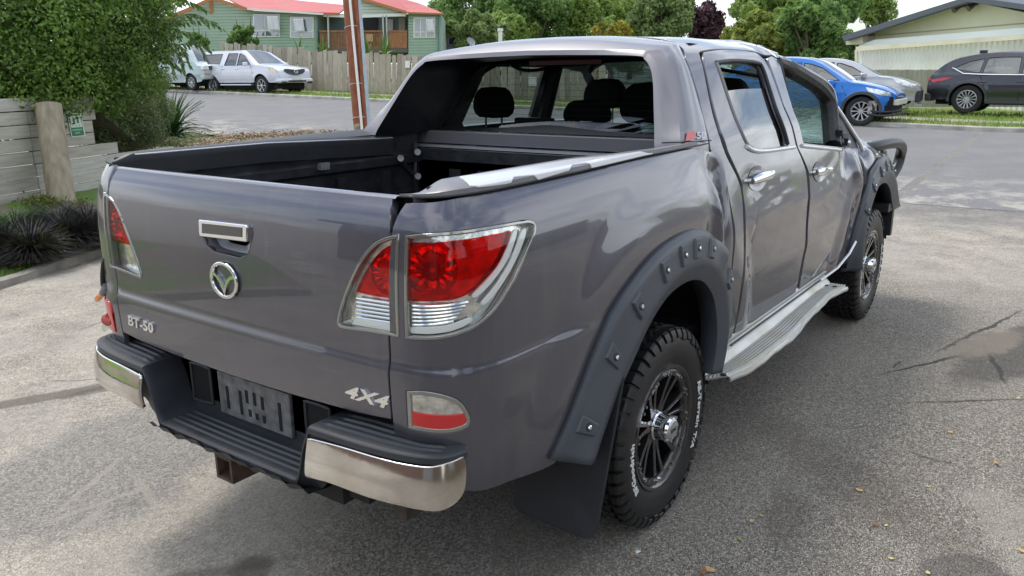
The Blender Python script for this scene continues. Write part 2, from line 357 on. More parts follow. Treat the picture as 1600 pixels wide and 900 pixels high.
# plan curve of the tub: s = x along the side, then round the corner, then across the tailgate
_s = [];_p = []
for x in np.arange(4.3, -.951, -.05): _s.append(x); _p.append((x, -float(hw(x))))
_b = [np.array(q) for q in ((-.95, -float(hw(-.95))), (-1.10, -.892), (-1.178, -.86), (-1.186, -.70))]
for k in range(1, 25):
    t = k/24; q = (1-t)**3*_b[0]+3*t*(1-t)**2*_b[1]+3*t*t*(1-t)*_b[2]+t**3*_b[3]; _s.append(-.95-.35*t); _p.append(tuple(q))
for k in range(1, 15):
    y = -.70+.05*k; _s.append(-1.30-.05*k); _p.append((-1.186-.014*(1-(y/.7)**2), y))
_s = np.array(_s); _p = np.array(_p)
_s2 = np.concatenate([_s, -4.0-_s[::-1][1:]]); _p2 = np.concatenate([_p, _p[::-1][1:]*[1, -1]])
o_ = np.argsort(_s2); _s2 = _s2[o_]; _p2 = _p2[o_]
_g = np.gradient(_p2, _s2, axis=0); _nn = np.stack([_g[:, 1], -_g[:, 0]], 1); _nn /= np.linalg.norm(_nn, axis=1)[:, None]
for _ in range(3): _nn[1:-1] = (_nn[:-2]+2*_nn[1:-1]+_nn[2:])/4
_nn /= np.linalg.norm(_nn, axis=1)[:, None]
def plan(s):
    s = np.asarray(s, float)
    return (np.interp(s, _s2, _p2[:, 0]), np.interp(s, _s2, _p2[:, 1]), np.interp(s, _s2, _nn[:, 0]), np.interp(s, _s2, _nn[:, 1]))
oz = spl([.45, .55, .65, .80, .95, 1.1, 1.18, 1.24, 1.29, 1.33, 1.36, 1.385, 1.41, 1.44], [.05, .030, .016, .004, .0, .0, .003, .010, .021, .035, .050, .067, .10, .18])
DENTS = [  # x, z, length along x, height, turn, depth inwards
    (.36, 1.10, .035, .20, .10, -.022), (.43, 1.16, .05, .16, 0, .030), (.30, 1.02, .05, .14, .2, .012), (.40, 1.30, .10, .05, 0, .018),
    (.80, 1.20, .10, .06, .2, .012), (1.10, 1.12, .22, .035, .12, .006), (1.45, 1.08, .25, .03, -.15, -.004), (.98, 1.06, .16, .03, .1, -.004),
    (1.95, 1.16, .20, .04, .25, .010), (2.15, 1.05, .3, .03, .1, -.005), (2.45, 1.18, .14, .10, .3, .050), (2.62, 1.08, .06, .16, .3, -.030),
    (2.35, 1.25, .10, .05, -.4, -.018), (2.62, 1.26, .08, .05, .5, .030), (2.60, .90, .05, .22, -.25, .014), (1.9, .80, .5, .05, .05, -.006), (2.9, 1.12, .10, .10, .2, .018), (1.2, .78, .4, .05, -.05, -.004),
    (-.15, 1.2, .3, .03, .05, .003)]
def dent(x, z):
    d = np.zeros_like(x)
    for (cx, cz, lx, lz, a, amp) in DENTS:
        c, s = math.cos(a), math.sin(a); u = (x-cx)*c+(z-cz)*s; v = -(x-cx)*s+(z-cz)*c; d = d+amp*np.exp(-(u/lx)**2-(v/lz)**2)
    k = ss(.7, 1.2, x)*ss(3.4, 2.9, x)*ss(.85, 1.05, z)
    for (cx, cz, lx, w_, a, amp) in ((1.05, 1.17, .25, .018, .12, .006), (1.35, 1.06, .30, .014, -.08, -.005), (2.0, 1.10, .28, .016, .2, .007), (2.35, 1.02, .18, .014, -.5, .008), (2.5, 1.20, .15, .012, 1.0, .012), (2.3, 1.19, .10, .012, -.9, -.010), (.38, 1.05, .10, .012, 1.45, -.010), (.44, 1.18, .10, .010, 1.7, .010), (2.62, .85, .22, .012, 1.45, .008), (.82, .98, .10, .010, 1.3, .004)):
        c, s = math.cos(a), math.sin(a); u = (x-cx)*c+(z-cz)*s; v = -(x-cx)*s+(z-cz)*c; d = d+.65*amp*np.exp(-(u/lx)**2-np.abs(v)/w_)
    d = d+k*.0006*np.sin(6*x+9*z+2*np.sin(5*z))+k*.0004*np.sin(17*x-7*z+3*np.sin(4*x))+.0004*np.sin(3.1*x+1)*np.sin(7*z)
    k2 = ss(2.1, 2.5, x)*ss(3.1, 2.8, x)*ss(1.0, 1.18, z); d = d+k2*.007*np.sin(22*x+30*z+4*np.sin(9*z))
    return d
def bulge(x, z):
    r = np.hypot(x, z-.385); b = .026*ss(.985, .80, r)
    r2 = np.hypot(x-3.22, z-.385); b = b+.024*ss(.98, .80, r2)
    return b*ss(.40, .50, z)
def fold(z, k=1.0): return .010*k*ss(.955, .915, z)
def SB(s, z):
    px, py, nx, ny = plan(s); side = ss(-1.25, -1.0, s); m = np.where(s < -2.0, 0, side)
    zz = z-.022*ss(-1.0, .2, s); off = oz(zz)-fold(z, ss(-.35, -.9, s))*1.0
    rearl = ss(-1.0, -1.3, s)      # the tailgate lip sits lower than the rail
    off = off*(1-.25*rearl*ss(1.2, 1.3, z))+rearl*(.010*ss(1.33, 1.372, z))-bulge(px, z)*m+dent(px, z)*m
    return np.stack([px-nx*off, py-ny*off, z+0*px], -1)
# cab section (y, z) from sill to roof centre
_cs = np.array([(.870, .46), (.889, .55), (.903, .65), (.917, .80), (.925, .95), (.929, 1.06), (.922, 1.15), (.906, 1.235), (.889, 1.30), (.876, 1.345), (.858, 1.41), (.818, 1.50), (.776, 1.59), (.732, 1.68), (.700, 1.735), (.665, 1.775), (.61, 1.80), (.52, 1.826), (.36, 1.843), (.18, 1.852), (0, 1.855)])
_cl = np.concatenate([[0], np.cumsum(np.linalg.norm(np.diff(_cs, axis=0), axis=1))]); cy = spl(_cl, _cs[:, 0]); cz = spl(_cl, _cs[:, 1]); VEND = _cl[-1]
def v_of_z(z): return np.interp(z, _cs[:, 1], _cl)
def SC(x, v):
    y = cy(v); z = cz(v); up = ss(1.30, 1.75, z)
    y = y+(hw(x)-.925)*(1-up)+bulge(x, z)*(1-up)-dent(x, z)*(1-up)+.010*ss(.955, .915, z)*0
    y = y*(1-up*(.045*ss(1.0, .2, x)+.04*ss(1.9, 3.0, x)))
    k = ss(1.55, 1.8, z); crush = ss(1.3, 2.2, x)*k
    z = z-up*(.030*ss(1.1, .3, x)+.045*ss(1.6, 2.4, x))-crush*(.012*np.sin(19*x+8*y)+.010*np.sin(31*x-11*y))*ss(0, .4, y+.1)
    return np.stack([x+0*v, -y, z], -1)
def mir(surf): return lambda a, b: surf(a, b)*np.array([1, -1, 1])

# ---- tub side, right (outline traced in the photo and laid on the body surface)
def offp(poly, d):
    P = np.array(poly, float); n = len(P); A = .5*sum(P[i][0]*P[(i+1) % n][1]-P[(i+1) % n][0]*P[i][1] for i in range(n)); sg = 1 if A > 0 else -1; out = []
    for i in range(n):
        t = P[(i+1) % n]-P[i-1]; t /= max(1e-9, np.linalg.norm(t)); out.append(P[i]+sg*d*np.array([t[1], -t[0]]))
    return out
def invp(surf, px, box, closed=True, flip=1, k=4):
    Q = inv(surf, [p[:2] for p in px], box, flip); C = [i for i, p in enumerate(px) if len(p) > 2]
    if not C: return crom(Q, closed, k)
    out = []; n = len(Q)
    for a, b in zip(C, C[1:]+[C[0]+n]): out += crom([Q[i % n] for i in range(a, b+1)], False, k)[:-1]
    return out
lampC = invp(SB, [(634, 369, 1), (660, 366), (700, 363), (760, 355), (812, 346), (828, 345), (836, 352), (834, 370), (820, 402), (800, 445), (775, 483), (745, 510), (715, 523), (680, 530), (650, 530), (634, 528, 1)], (-1.45, -.4, .9, 1.42), k=3)
lampT = invp(SB, [(624, 367, 1), (605, 371), (585, 381), (565, 404), (548, 437), (535, 470), (528, 498), (529, 508), (538, 513), (575, 518), (624, 526, 1)], (-2.0, -1.2, .9, 1.42), k=3)
lampB = invp(SB, [(635, 611, 1), (660, 611), (690, 616), (715, 625), (729, 640), (735, 656), (730, 667), (710, 675), (685, 677), (655, 673), (638, 668, 1)], (-1.45, -.8, .6, 1.0), k=3)
FL_O = [(-.80, .575), (-.715, .69), (-.61, .84), (-.48, .967), (-.27, 1.07), (-.08, 1.112), (.12, 1.115), (.29, 1.065), (.41, .966), (.49, .85), (.525, .70), (.50, .57), (.46, .49)]
FL_I = [(-.62, .50), (-.50, .655), (-.37, .77), (-.255, .865), (-.12, .93), (.03, .948), (.15, .93), (.245, .88), (.32, .80), (.365, .67), (.36, .57), (.335, .49)]
arch = [(-.74, .56), (-.66, .69), (-.57, .81), (-.45, .93), (-.26, 1.03), (-.08, 1.075), (.11, 1.075), (.26, 1.03), (.37, .93), (.44, .83), (.475, .70), (.47, .57), (.44, .50)]
top = invp(SB, [(634, 318), (670, 317), (720, 309), (800, 291), (900, 266), (1000, 242), (1080, 232), (1110, 238)], (-1.4, .6, 1.25, 1.43), closed=False)
front = [(.47, 1.375), (.50, 1.33), (.515, 1.2), (.52, 1.0), (.52, .8), (.51, .65), (.50, .50)]
gapl = [(-1.322, .54), (-1.322, .80), (-1.322, 1.0), (-1.318, 1.20), (-1.31, 1.30)]
out = [tuple(p) for p in top if p[0] > -1.31 and p[0] < .45]+front+[tuple(p) for p in reversed(crom(arch, k=3))]+[(-.76, .545), (-.9, .555), (-1.05, .575), (-1.15, .60), (-1.25, .62), (-1.322, .625)]+gapl[1:]
tub = panel('tub_side', SB, out, PAINT, truck, h=.026, thick=.02, holes=[offp(lampC, .003), offp(lampB, .003)], flip=1)
mout = [(-1.322, .625), (-1.322, 1.0), (-1.31, 1.38), (-1.0, 1.39), (0, 1.41), (.50, 1.41), (.52, 1.0), (.50, .5)]+[tuple(p) for p in reversed(crom(arch, k=2))]+[(-.9, .555), (-1.15, .6)]
lampCl = [p for p in lampC]
panel('tub_side', mir(SB), mout, PAINT, truck, h=.06, thick=.02, holes=[], flip=-1)
# ---- tailgate
TG = [(-1.331, .785), (-1.45, .775), (-1.7, .768), (-2.0, .765), (-2.3, .768), (-2.55, .775), (-2.669, .785), (-2.669, 1.1), (-2.676, 1.30), (-2.664, 1.368), (-2.3, 1.369), (-2.0, 1.369), (-1.7, 1.369), (-1.338, 1.368), (-1.324, 1.30), (-1.331, 1.1)]
lampTm = [(-4.0-p[0], p[1]) for p in lampT]
hb = [(-2.105, 1.252), (-1.870, 1.257), (-1.868, 1.19), (-1.885, 1.165), (-1.92, 1.152), (-2.05, 1.156), (-2.085, 1.172), (-2.103, 1.20)]
tail = panel('tailgate', SB, TG, PAINT, truck, h=.03, thick=.03, holes=[offp(lampT, .003), offp(lampTm, .003), hb], flip=1)
m_ = MB()   # lip and inner sheet of the tailgate
ys = np.linspace(-.69, .69, 24)
m_.grid([[(-1.125, y, 1.372), (-1.105, y, 1.372), (-1.095, y, 1.365), (-1.09, y, 1.34), (-1.09, y, .84)] for y in ys], flip=False)
m_.build('inner_sheet', mat('tailgate_inner_black', (.02, .02, .022), rough=.5), tail, smooth=True, angle=50)
m2 = MB(); _tx = lambda y: float(SB(np.array([-2.0+y*-1 if False else -2.0-y]), np.array([1.368]))[0][0]); m2.grid([[(_tx(y), y, 1.3685), (_tx(y)+.006, y, 1.3735), (_tx(y)+.018, y, 1.3755), (_tx(y)+.03, y, 1.373)] for y in np.linspace(-.670, .670, 30)], flip=False); m2.build('top_lip', PAINT, tail, smooth=True, angle=80)
# handle
def TS(u, v, w=0): # tailgate point: u across (towards the right of the picture = -y), v height, w outwards
    s = -2.0+u; X = SB(np.array([s]), np.array([v])); N = snormal(SB, np.array([[s, v]]), 1); return (X+N*w)[0]
hm = MB(); hm.prism([(-.107, 1.246), (-.102, 1.251), (.128, 1.2565), (.133, 1.252), (.133, 1.212), (.128, 1.207), (-.098, 1.200), (-.104, 1.205)], -.02, .012, TS)
h_ = hm.build('tailgate_handle', CHROME, tail, fix=True, smooth=True, angle=40); bev(h_, .005, 3)
hi_ = MB(); hi_.prism([(-.085, 1.241), (.112, 1.2475), (.112, 1.219), (-.085, 1.211)], .0121, .0135, TS); hi_.build('handle_face', mat('dark_gloss', (.02, .022, .025), rough=.08, coat=1), h_, fix=True)
hp = MB(); P = []
for k, (w_, sc) in enumerate([(.001, 1.0), (-.012, .96), (-.035, .85), (-.045, .5)]):
    c = np.array([.013, 1.212]); P.append([TS(*(c+(np.array([q[0]+2.0, q[1]])-c)*sc), w_) for q in crom([(a, b) for a, b in hb], True, 3)])
hp.grid(P, closev=True); hp.build('handle_recess', mat('recess_reflection_tint', (.20, .20, .22), rough=.35, metal=.4, coat=.5), tail, smooth=True, fix=True)  # recess coloured lighter than the body to stand for a bright reflection
# emblem: ring and winged V
em = MB(); ring = []
for k in range(40):
    a = 2*PI*k/40; e = []
    for j in range(8):
        b = 2*PI*j/8; rr = 1+.115*math.cos(b); e.append(TS(.003+.062*rr*math.cos(a), 1.076+.052*rr*math.sin(a)*1.0, .007+.005*math.sin(b)))
    ring.append(e)
em.grid(ring, closeu=True, closev=True)
wing = [(-.058, 1.098), (-.035, 1.094), (-.015, 1.080), (.003, 1.050), (.021, 1.080), (.041, 1.094), (.064, 1.098), (.060, 1.088), (.040, 1.083), (.022, 1.066), (.003, 1.030), (-.016, 1.066), (-.034, 1.083), (-.055, 1.088)]
em.prism(wing, .001, .010, TS)
em.build('emblem', CHROME, tail, smooth=True, fix=True, angle=40)
def lcol(o): return o
rev('model_badge', 'BT-50', .052, lambda x, y, z: TS(-.523+x, .842+y, z), CHROME, tail, depth=.006, sx=1.32, bold=.0015, shear=.15)
rev('drive_badge', '4X4', .052, lambda x, y, z: TS(.583+x, .832+y, z), CHROME, tail, depth=.006, sx=1.75, bold=.0015, shear=.35)

# ---- tail lamps
def lamp(name, outl, surf, flip, parent, red, bowl=None, white=None, rimw=.0055, lower=True, h=.02):
    c = np.mean(outl, 0)
    ho = panel(name, surf, offp(outl, -.003), HOUS, parent, h=h, thick=.01, flip=flip, lift=-.024, lip=False)
    root = ho
    inner = offp(outl, -rimw)
    panel('rim', surf, offp(outl, -.001), RIMC, root, h=h, thick=.03, flip=flip, lift=.0035, holes=[inner], rnd=.002)
    panel('red_backing', surf, offp(red, -.002), RHOUS, root, h=h, thick=.01, flip=flip, lift=-.020, lip=False)
    panel('red_lens', surf, red, REDL, root, h=h, thick=.018, flip=flip, lift=-.004, rnd=.001)
    if bowl:
        b = MB(); (cu, cv, ru, rv) = bowl; P = []
        for k in range(6):
            f_ = 1-k/5.5; ring_ = []
            for j in range(36):
                a = 2*PI*j/36; q = np.array([[cu+ru*f_*math.cos(a), cv+rv*f_*math.sin(a)]]); X = surf(q[:, 0], q[:, 1])+snormal(surf, q, flip)*(-.0195+.012*math.sin(PI*min(1, k/3))*(.4 if j % 3 else 1.0)); ring_.append(X[0])
            P.append(ring_)
        b.grid(P, closev=True); b.build('bulb_bowl', mat('red_bowl', (.60, .012, .012), rough=.10, metal=.9), root, smooth=True)
    if white:
        for wv in white: panel('light_strip', surf, wv, mat('white_strip', (.72, .74, .74), rough=.2, coat=1), root, h=h, thick=.006, flip=flip, lift=-.008)
    panel('clear_lens', surf, offp(outl, -.006), LENS, root, h=h, thick=.004, flip=flip, lift=.001, lip=False)
    return root
box1 = (-1.45, -.4, .9, 1.42)
redC = invp(SB, [(634, 380, 1), (674, 380), (715, 376), (760, 369), (801, 361, 1), (792, 388), (778, 416), (757, 440), (735, 458), (710, 468), (670, 471), (634, 470, 1)], box1, k=3)
stripC = invp(SB, [(806, 362), (812, 361), (803, 392), (788, 420), (768, 446), (748, 464), (742, 462), (762, 441), (783, 416), (797, 388)], box1, k=3)
strip2 = invp(SB, [(820, 360), (826, 360), (818, 388), (803, 420), (786, 448), (764, 474), (757, 474), (779, 448), (797, 420), (811, 388)], box1, k=3)
bw = inv(SB, [(672, 424), (712, 424), (672, 384), (672, 466)], box1)
lampb = lamp('tail_lamp', lampC, SB, 1, tub, redC, (bw[0][0], bw[0][1], abs(bw[1][0]-bw[0][0])*1.2, (bw[2][1]-bw[3][1])*.5), [stripC, strip2])
amb = invp(SB, [(680, 478), (706, 478), (704, 500), (680, 502)], box1, k=1); panel('amber_bulb', SB, amb, mat('amber_glass', (.45, .13, .03), rough=.15, coat=1), lampb, h=.02, thick=.004, lift=-.017)
lowr = invp(SB, [(640, 514), (700, 511), (735, 500), (738, 505), (705, 519), (640, 522)], box1, k=2); panel('light_strip', SB, lowr, MATS['white_strip'], lampb, h=.02, thick=.005, lift=-.010)
redT = invp(SB, [(616, 381, 1), (600, 388), (583, 404), (568, 428), (554, 456, 1), (585, 463), (616, 467, 1)], (-2.0, -1.2, .9, 1.42), k=3)
chT = invp(SB, [(550, 500), (616, 510), (616, 520), (546, 508)], (-2.0, -1.2, .9, 1.42), k=1)
bt = inv(SB, [(594, 430), (612, 430)], (-2.0, -1.2, .9, 1.42))
lt = lamp('tail_lamp', lampT, SB, 1, tail, redT, (bt[0][0], bt[0][1], .05, .055)); panel('light_strip', SB, chT, MATS['white_strip'], lt, h=.02, thick=.004, lift=-.010)
redTm = [(-4-p[0], p[1]) for p in redT]
lamp('tail_lamp', lampTm[::-1], SB, 1, tail, redTm[::-1], (-4-bt[0][0], bt[0][1], .05, .055))
# slatted clear lower halves
for (a, b, tgt, box) in (((552, 468), (618, 478), lt, (-2.0, -1.2, .9, 1.42)), ((640, 480), (735, 474), lampb, box1)):
    for k in range(6):
        q = inv(SB, [(a[0], a[1]+6*k), (b[0]-(k*5 if tgt is lampb else 0), b[1]+6*k)], box)
        mm = MB(); X = [SB(np.array([q[0][0]*(1-t)+q[1][0]*t]), np.array([q[0][1]*(1-t)+q[1][1]*t]))[0] for t in np.linspace(0, 1, 8)]; N = [snormal(SB, np.array([[q[0][0]*(1-t)+q[1][0]*t, q[0][1]]]), 1)[0] for t in np.linspace(0, 1, 8)]
        mm.tube([x-n*.014 for x, n in zip(X, N)], .004, 6); mm.build('prism_rib', CHROME, tgt, smooth=True)
# lower reflector lamp
zm = inv(SB, [(636, 643), (734, 646)], (-1.45, -.8, .6, 1.0)); zc = (zm[0][1]+zm[1][1])/2
rb = [p for p in offp(lampB, -.004)]; rbl = [p for p in rb if p[1] < zc]; rbu = [p for p in rb if p[1] >= zc]
e0, e1 = max(p[0] for p in rbl), min(p[0] for p in rbl)
lb = panel('rear_reflector', SB, offp(lampB, -.002), RIMC, tub, h=.02, thick=.015, flip=1, lift=.002, holes=[offp(lampB, -.010)])
ctr = np.mean(lampB, 0)
inn = offp(lampB, -.011); lo_ = [p for p in inn if p[1] < zc]; up_ = [p for p in inn if p[1] >= zc]
def srt(P, c): return sorted(P, key=lambda p: math.atan2(p[1]-c[1], p[0]-c[0]))
def clip(poly, z, below):
    out = []; n = len(poly)
    for i in range(n):
        a, b = poly[i], poly[(i+1) % n]; ia = (a[1] < z) == below; ib = (b[1] < z) == below
        if ia: out.append(tuple(a))
        if ia != ib: t = (z-a[1])/(b[1]-a[1]); out.append((a[0]+(b[0]-a[0])*t, z))
    return out
panel('red_panel', SB, clip(inn, zc-.001, True), REDP, lb, h=.02, thick=.01, flip=1, lift=.0)
panel('clear_panel', SB, clip(inn, zc+.001, False), HOUS, lb, h=.02, thick=.01, flip=1, lift=-.004)
panel('lens', SB, inn, LENS, lb, h=.02, flip=1, lift=.003, lip=False)
# left corner lower reflector + left broken lamp pocket seen edge-on
mB = [(-4-p[0], p[1]) for p in lampB]
panel('rear_reflector', SB, mB[::-1], REDP, bpy.data.objects['tub_side.001'], h=.03, thick=.01, flip=1, lift=.004)

# ---- wheel arch flares
def flare(cx, Oc, Ic, bodyy, name='wheel_arch_flare', pads=(), wid=.985, sgn=-1):
    O = np.array(crom(Oc, k=6)); I = np.array(crom(Ic, k=6)); n = 64
    def rs(P):
        d = np.concatenate([[0], np.cumsum(np.linalg.norm(np.diff(P, axis=0), axis=1))]); t = np.linspace(0, d[-1], n); return np.stack([np.interp(t, d, P[:, 0]), np.interp(t, d, P[:, 1])], 1)
    O = rs(O); I = rs(I); ts = [0, .0, .05, .12, .25, .40, .55, .66, .70, .80, .92, 1.0, 1.0]
    G = []
    for i in range(n):
        by = bodyy(O[i][0], O[i][1]); row = []
        ends = min(1, min(i, n-1-i)/3+.35)
        for j, t in enumerate(ts):
            p = O[i]*(1-t)+I[i]*t
            y = {0: by-.004, 1: by+.010, 2: by+.018, 3: by+.024}.get(j)
            if y is None: y = by+.024+(wid-by-.024)*ss(.12, .66, t) if t <= .66 else wid-.022*(t-.66)/.34
            if j == 12: y = wid-.09
            row.append((p[0]+cx, sgn*y, p[1]))
        G.append(row)
    m = MB(); m.grid(G, flip=(sgn > 0)); f = m.build(name, SATIN, truck, smooth=True, angle=32)
    so_ = f.modifiers.new('solid', 'SOLIDIFY'); so_.thickness = .006; so_.offset = -1
    tr = MB(); tr.tube([(g[1][0], g[1][1]+sgn*.001, g[1][2]) for g in G], .005, 8); tr.build('edge_trim', BLK, f, smooth=True)
    G = np.array(G)
    for ti in pads:
        i = int(ti*(n-1)); c = G[i, 5]*.5+G[i, 4]*.5; tu = G[min(n-1, i+1), 5]-G[i-1, 5]; tu /= np.linalg.norm(tu); tv = G[i, 6]-G[i, 4]; tv /= np.linalg.norm(tv); nn_ = np.cross(tu, tv); nn_ *= np.sign(nn_[1])*sgn
        fn = lambda u, v, w: c+tu*u+tv*v+nn_*w
        q = MB(); b0 = [(-.034, -.044), (.034, -.044), (.024, .044), (-.024, .044)]; b1 = [(-.026, -.034), (.026, -.034), (.018, .038), (-.018, .038)]
        q.add([fn(*p, -.004) for p in b0]+[fn(*p, .016) for p in b1], [(0, 1, 5, 4), (1, 2, 6, 5), (2, 3, 7, 6), (3, 0, 4, 7), (4, 5, 6, 7)])
        qq = q.build('bolt_pad', SATIN, f, fix=True); bev(qq, .003, 2)
        b = MB(); b.tube([fn(0, .002, .0155), fn(0, .002, .0172)], .013, 14); b.build('washer', BLK, f)
        b = MB(); b.tube([fn(0, .002, .017), fn(0, .002, .021), fn(0, .002, .023)], [.0075, .0075, .004], 10); b.build('bolt', CHROME, f)
    return f, G
def ysb(x, z): return -SB(np.array([x]), np.array([z]))[0][1]
fr, GR = flare(0, FL_O, FL_I, ysb, pads=(.075, .20, .315, .415, .50, .565, .635, .78))
def ysc(x, z): return -SC(np.array([x+3.22]), np.array([v_of_z(z)]))[0][1]
FF_O = [(-.56, .44), (-.575, .58), (-.55, .72), (-.49, .85), (-.38, .98), (-.22, 1.075), (-.03, 1.115), (.18, 1.105), (.38, 1.04), (.55, .94), (.66, .84), (.74, .74)]
FF_I = [(-.40, .44), (-.42, .60), (-.38, .74), (-.30, .84), (-.18, .92), (-.02, .95), (.14, .935), (.28, .875), (.38, .79), (.46, .72), (.53, .70)]
ff, GF = flare(3.22, FF_O, FF_I, lambda x, z: ysc(x, z), pads=(.24, .36, .47, .56, .66, .76, .86))
for cx in (0, 3.22): # left side arches
    flare(cx, FF_O if cx else FL_O, FF_I if cx else FL_I, ysb if not cx else ysc, sgn=1)
# wheel wells
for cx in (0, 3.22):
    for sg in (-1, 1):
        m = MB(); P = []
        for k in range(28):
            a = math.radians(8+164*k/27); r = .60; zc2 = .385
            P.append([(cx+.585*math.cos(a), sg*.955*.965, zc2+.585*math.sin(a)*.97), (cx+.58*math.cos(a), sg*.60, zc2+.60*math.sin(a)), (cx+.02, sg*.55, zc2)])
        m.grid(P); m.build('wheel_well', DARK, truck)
# mud flaps
for sg in (-1, 1):
    m = MB(); Pf = [(-.50, .56, .70), (-.47, .985, .74), (-.60, .972, .262), (-.615, .962, .232), (-.62, .94, .222), (-.622, .69, .232), (-.62, .655, .25), (-.61, .645, .29), (-.52, .60, .62)]
    m.add([(a, sg*b, z) for a, b, z in Pf]+[(a+.012, sg*b, z) for a, b, z in Pf], [list(range(9)), list(range(9, 18))[::-1]]+[(i, (i+1) % 9, 9+(i+1) % 9, 9+i) for i in range(9)])
    o = m.build('mud_flap', mat('mud_flap_rubber', (.013, .015, .021), rough=.55, var=.2, vscale=9), truck, fix=True); bev(o, .004, 2)
# ---- cab
V2 = 2*VEND
def SCF(x, v):
    v = np.asarray(v, float); x = np.asarray(x, float); a = SC(x, np.where(v <= VEND, v, V2-v)); return a*np.stack([np.ones_like(v), np.where(v <= VEND, 1., -1.), np.ones_like(v)], -1)
bxc = (.15, 3.6, 0, VEND)
vz = lambda z: float(v_of_z(z))
I = lambda pts, k=3, closed=True: invp(SC, pts, bxc, closed, k=k)
seam = list(inv(SC, [(1110, 232), (1104, 200), (1092, 150), (1082, 118), (1072, 92)], bxc))+[np.array(q) for q in ((.68, 1.418), (.745, 1.49))]
dfr = inv(SC, [(1144, 525), (1153, 482), (1159, 440), (1162, 380), (1161, 330), (1157, 293), (1146, 266), (1133, 240), (1122, 208), (1108, 155), (1097, 100)], bxc)
dfr = list(dfr)+[np.array(q) for q in ((.733, 1.352), (.78, 1.380), (1.0, 1.389), (1.25, 1.389), (1.45, 1.377), (1.55, 1.354), (1.64, 1.350), (1.74, 1.357), (1.85, 1.41))]
up = [(.545, vz(.50)), (.54, vz(.8)), (.54, vz(1.1)), (.535, vz(1.25)), (.50, vz(1.33))]+[tuple(p) for p in seam]
rf = [(.81, VEND-.28), (.81, VEND)]
lf = [(x, V2-v) for x, v in (up+rf[:1])[::-1]]
fr_l = [(2.75, V2-vz(.5)), (2.80, V2-vz(1.0)), (2.92, V2-vz(1.20)), (2.75, V2-vz(1.33)), (2.45, V2-vz(1.52)), (2.12, V2-vz(1.745)), (2.12, V2-vz(1.81)), (2.18, VEND), (2.05, VEND-.4), (1.90, VEND-.58)]
dd = crom(dfr, k=2)
outc = up+rf+lf+fr_l+[tuple(p) for p in dd[::-1]]
wl1 = [(.99, V2-vz(1.40)), (.92, V2-vz(1.46)), (1.02, V2-vz(1.70)), (1.10, V2-vz(1.735)), (1.60, V2-vz(1.735)), (1.66, V2-vz(1.40))]
wl2 = [(1.80, V2-vz(1.39)), (1.78, V2-vz(1.735)), (2.05, V2-vz(1.72)), (2.35, V2-vz(1.55)), (2.62, V2-vz(1.38))]
cab = panel('cab_shell', SCF, outc, PAINT, truck, h=.045, thick=.025, holes=[wl1, wl2], flip=1)
for w_ in (wl1, wl2):
    panel('side_window', SCF, w_, GLS, truck, h=.1, lift=-.012, lip=False)
# rear door
rd_px = [(1147, 521), (1156, 482), (1162, 440), (1165, 380), (1164, 330), (1160, 291), (1149, 262), (1137, 236), (1126, 205), (1112, 155), (1101, 104), (1099, 90), (1104, 81), (1117, 77), (1150, 79), (1180, 85), (1194, 91), (1203, 112), (1222, 165), (1243, 228), (1259, 268), (1262, 310), (1258, 368), (1250, 418), (1241, 461), (1200, 492)]
win1 = I([(1119, 98), (1150, 95), (1182, 98), (1191, 106), (1202, 138), (1216, 180), (1230, 224), (1226, 229), (1195, 234), (1176, 233), (1166, 224), (1153, 195), (1138, 155), (1124, 113)])
rd = inv(SC, rd_px, bxc); rd = [*rd[:11], (.748, 1.338), (.79, 1.366), (1.0, 1.374), (1.25, 1.374), (1.41, 1.363), (1.468, 1.322), *rd[17:]]
rdoor = panel('rear_door', SC, rd, PAINT, truck, h=.024, thick=.03, holes=[win1], flip=1, lift=.002)
fd_px = [(1247, 231), (1225, 165), (1206, 110), (1199, 90), (1206, 89), (1215, 94), (1224, 122), (1240, 175), (1255, 224), (1280, 227), (1310, 230), (1340, 234), (1346, 262), (1346, 300), (1341, 345), (1331, 382), (1318, 404), (1290, 432), (1246, 459), (1254, 420), (1262, 370), (1266, 310), (1263, 266)]
fd = inv(SC, fd_px, bxc); fd[3] = np.array((1.535, 1.333)); fd[4] = np.array((1.60, 1.338))
fdoor = panel('front_door', SC, fd, PAINT, truck, h=.028, thick=.03, flip=1, lift=.001)
# belt strips, window rubber, lowered glass
def strip(px_, name, par, r, m, lift=.006, surf=SC, n=8, k=4):
    q = crom(inv(surf, px_, bxc), k=k); U = np.array(q); X = surf(U[:, 0], U[:, 1])+snormal(surf, U, 1)*lift
    a = MB(); a.tube(X, r, n); return a.build(name, m, par, smooth=True)
strip([(1119, 98), (1150, 95), (1182, 98), (1191, 106), (1202, 138), (1216, 180), (1231, 226)], 'window_seal', rdoor, .010, BLK, 0)
strip([(1119, 98), (1126, 118), (1138, 155), (1153, 195), (1165, 222), (1176, 233)], 'window_seal', rdoor, .009, mat('grey_rubber', (.20, .20, .20), rough=.5), 0)
strip([(1165, 229), (1176, 235), (1195, 236), (1240, 230)], 'belt_moulding', rdoor, .011, SILV, .003)
strip([(1252, 228), (1280, 231), (1312, 234)], 'belt_moulding', fdoor, .010, SILV, .003)
gl1 = I([(1131, 141), (1165, 137), (1205, 136), (1216, 180), (1231, 226), (1195, 234), (1176, 233), (1166, 224), (1153, 195)], k=1)
panel('door_glass', SC, gl1, MIRG, rdoor, h=.06, lift=-.014, lip=False)
ibp = I([(1196, 104), (1203, 104), (1218, 150), (1240, 226), (1228, 228), (1210, 165)], k=1)
panel('door_pillar_trim', SC, ibp, BLK, rdoor, h=.04, thick=.03, lift=-.018)
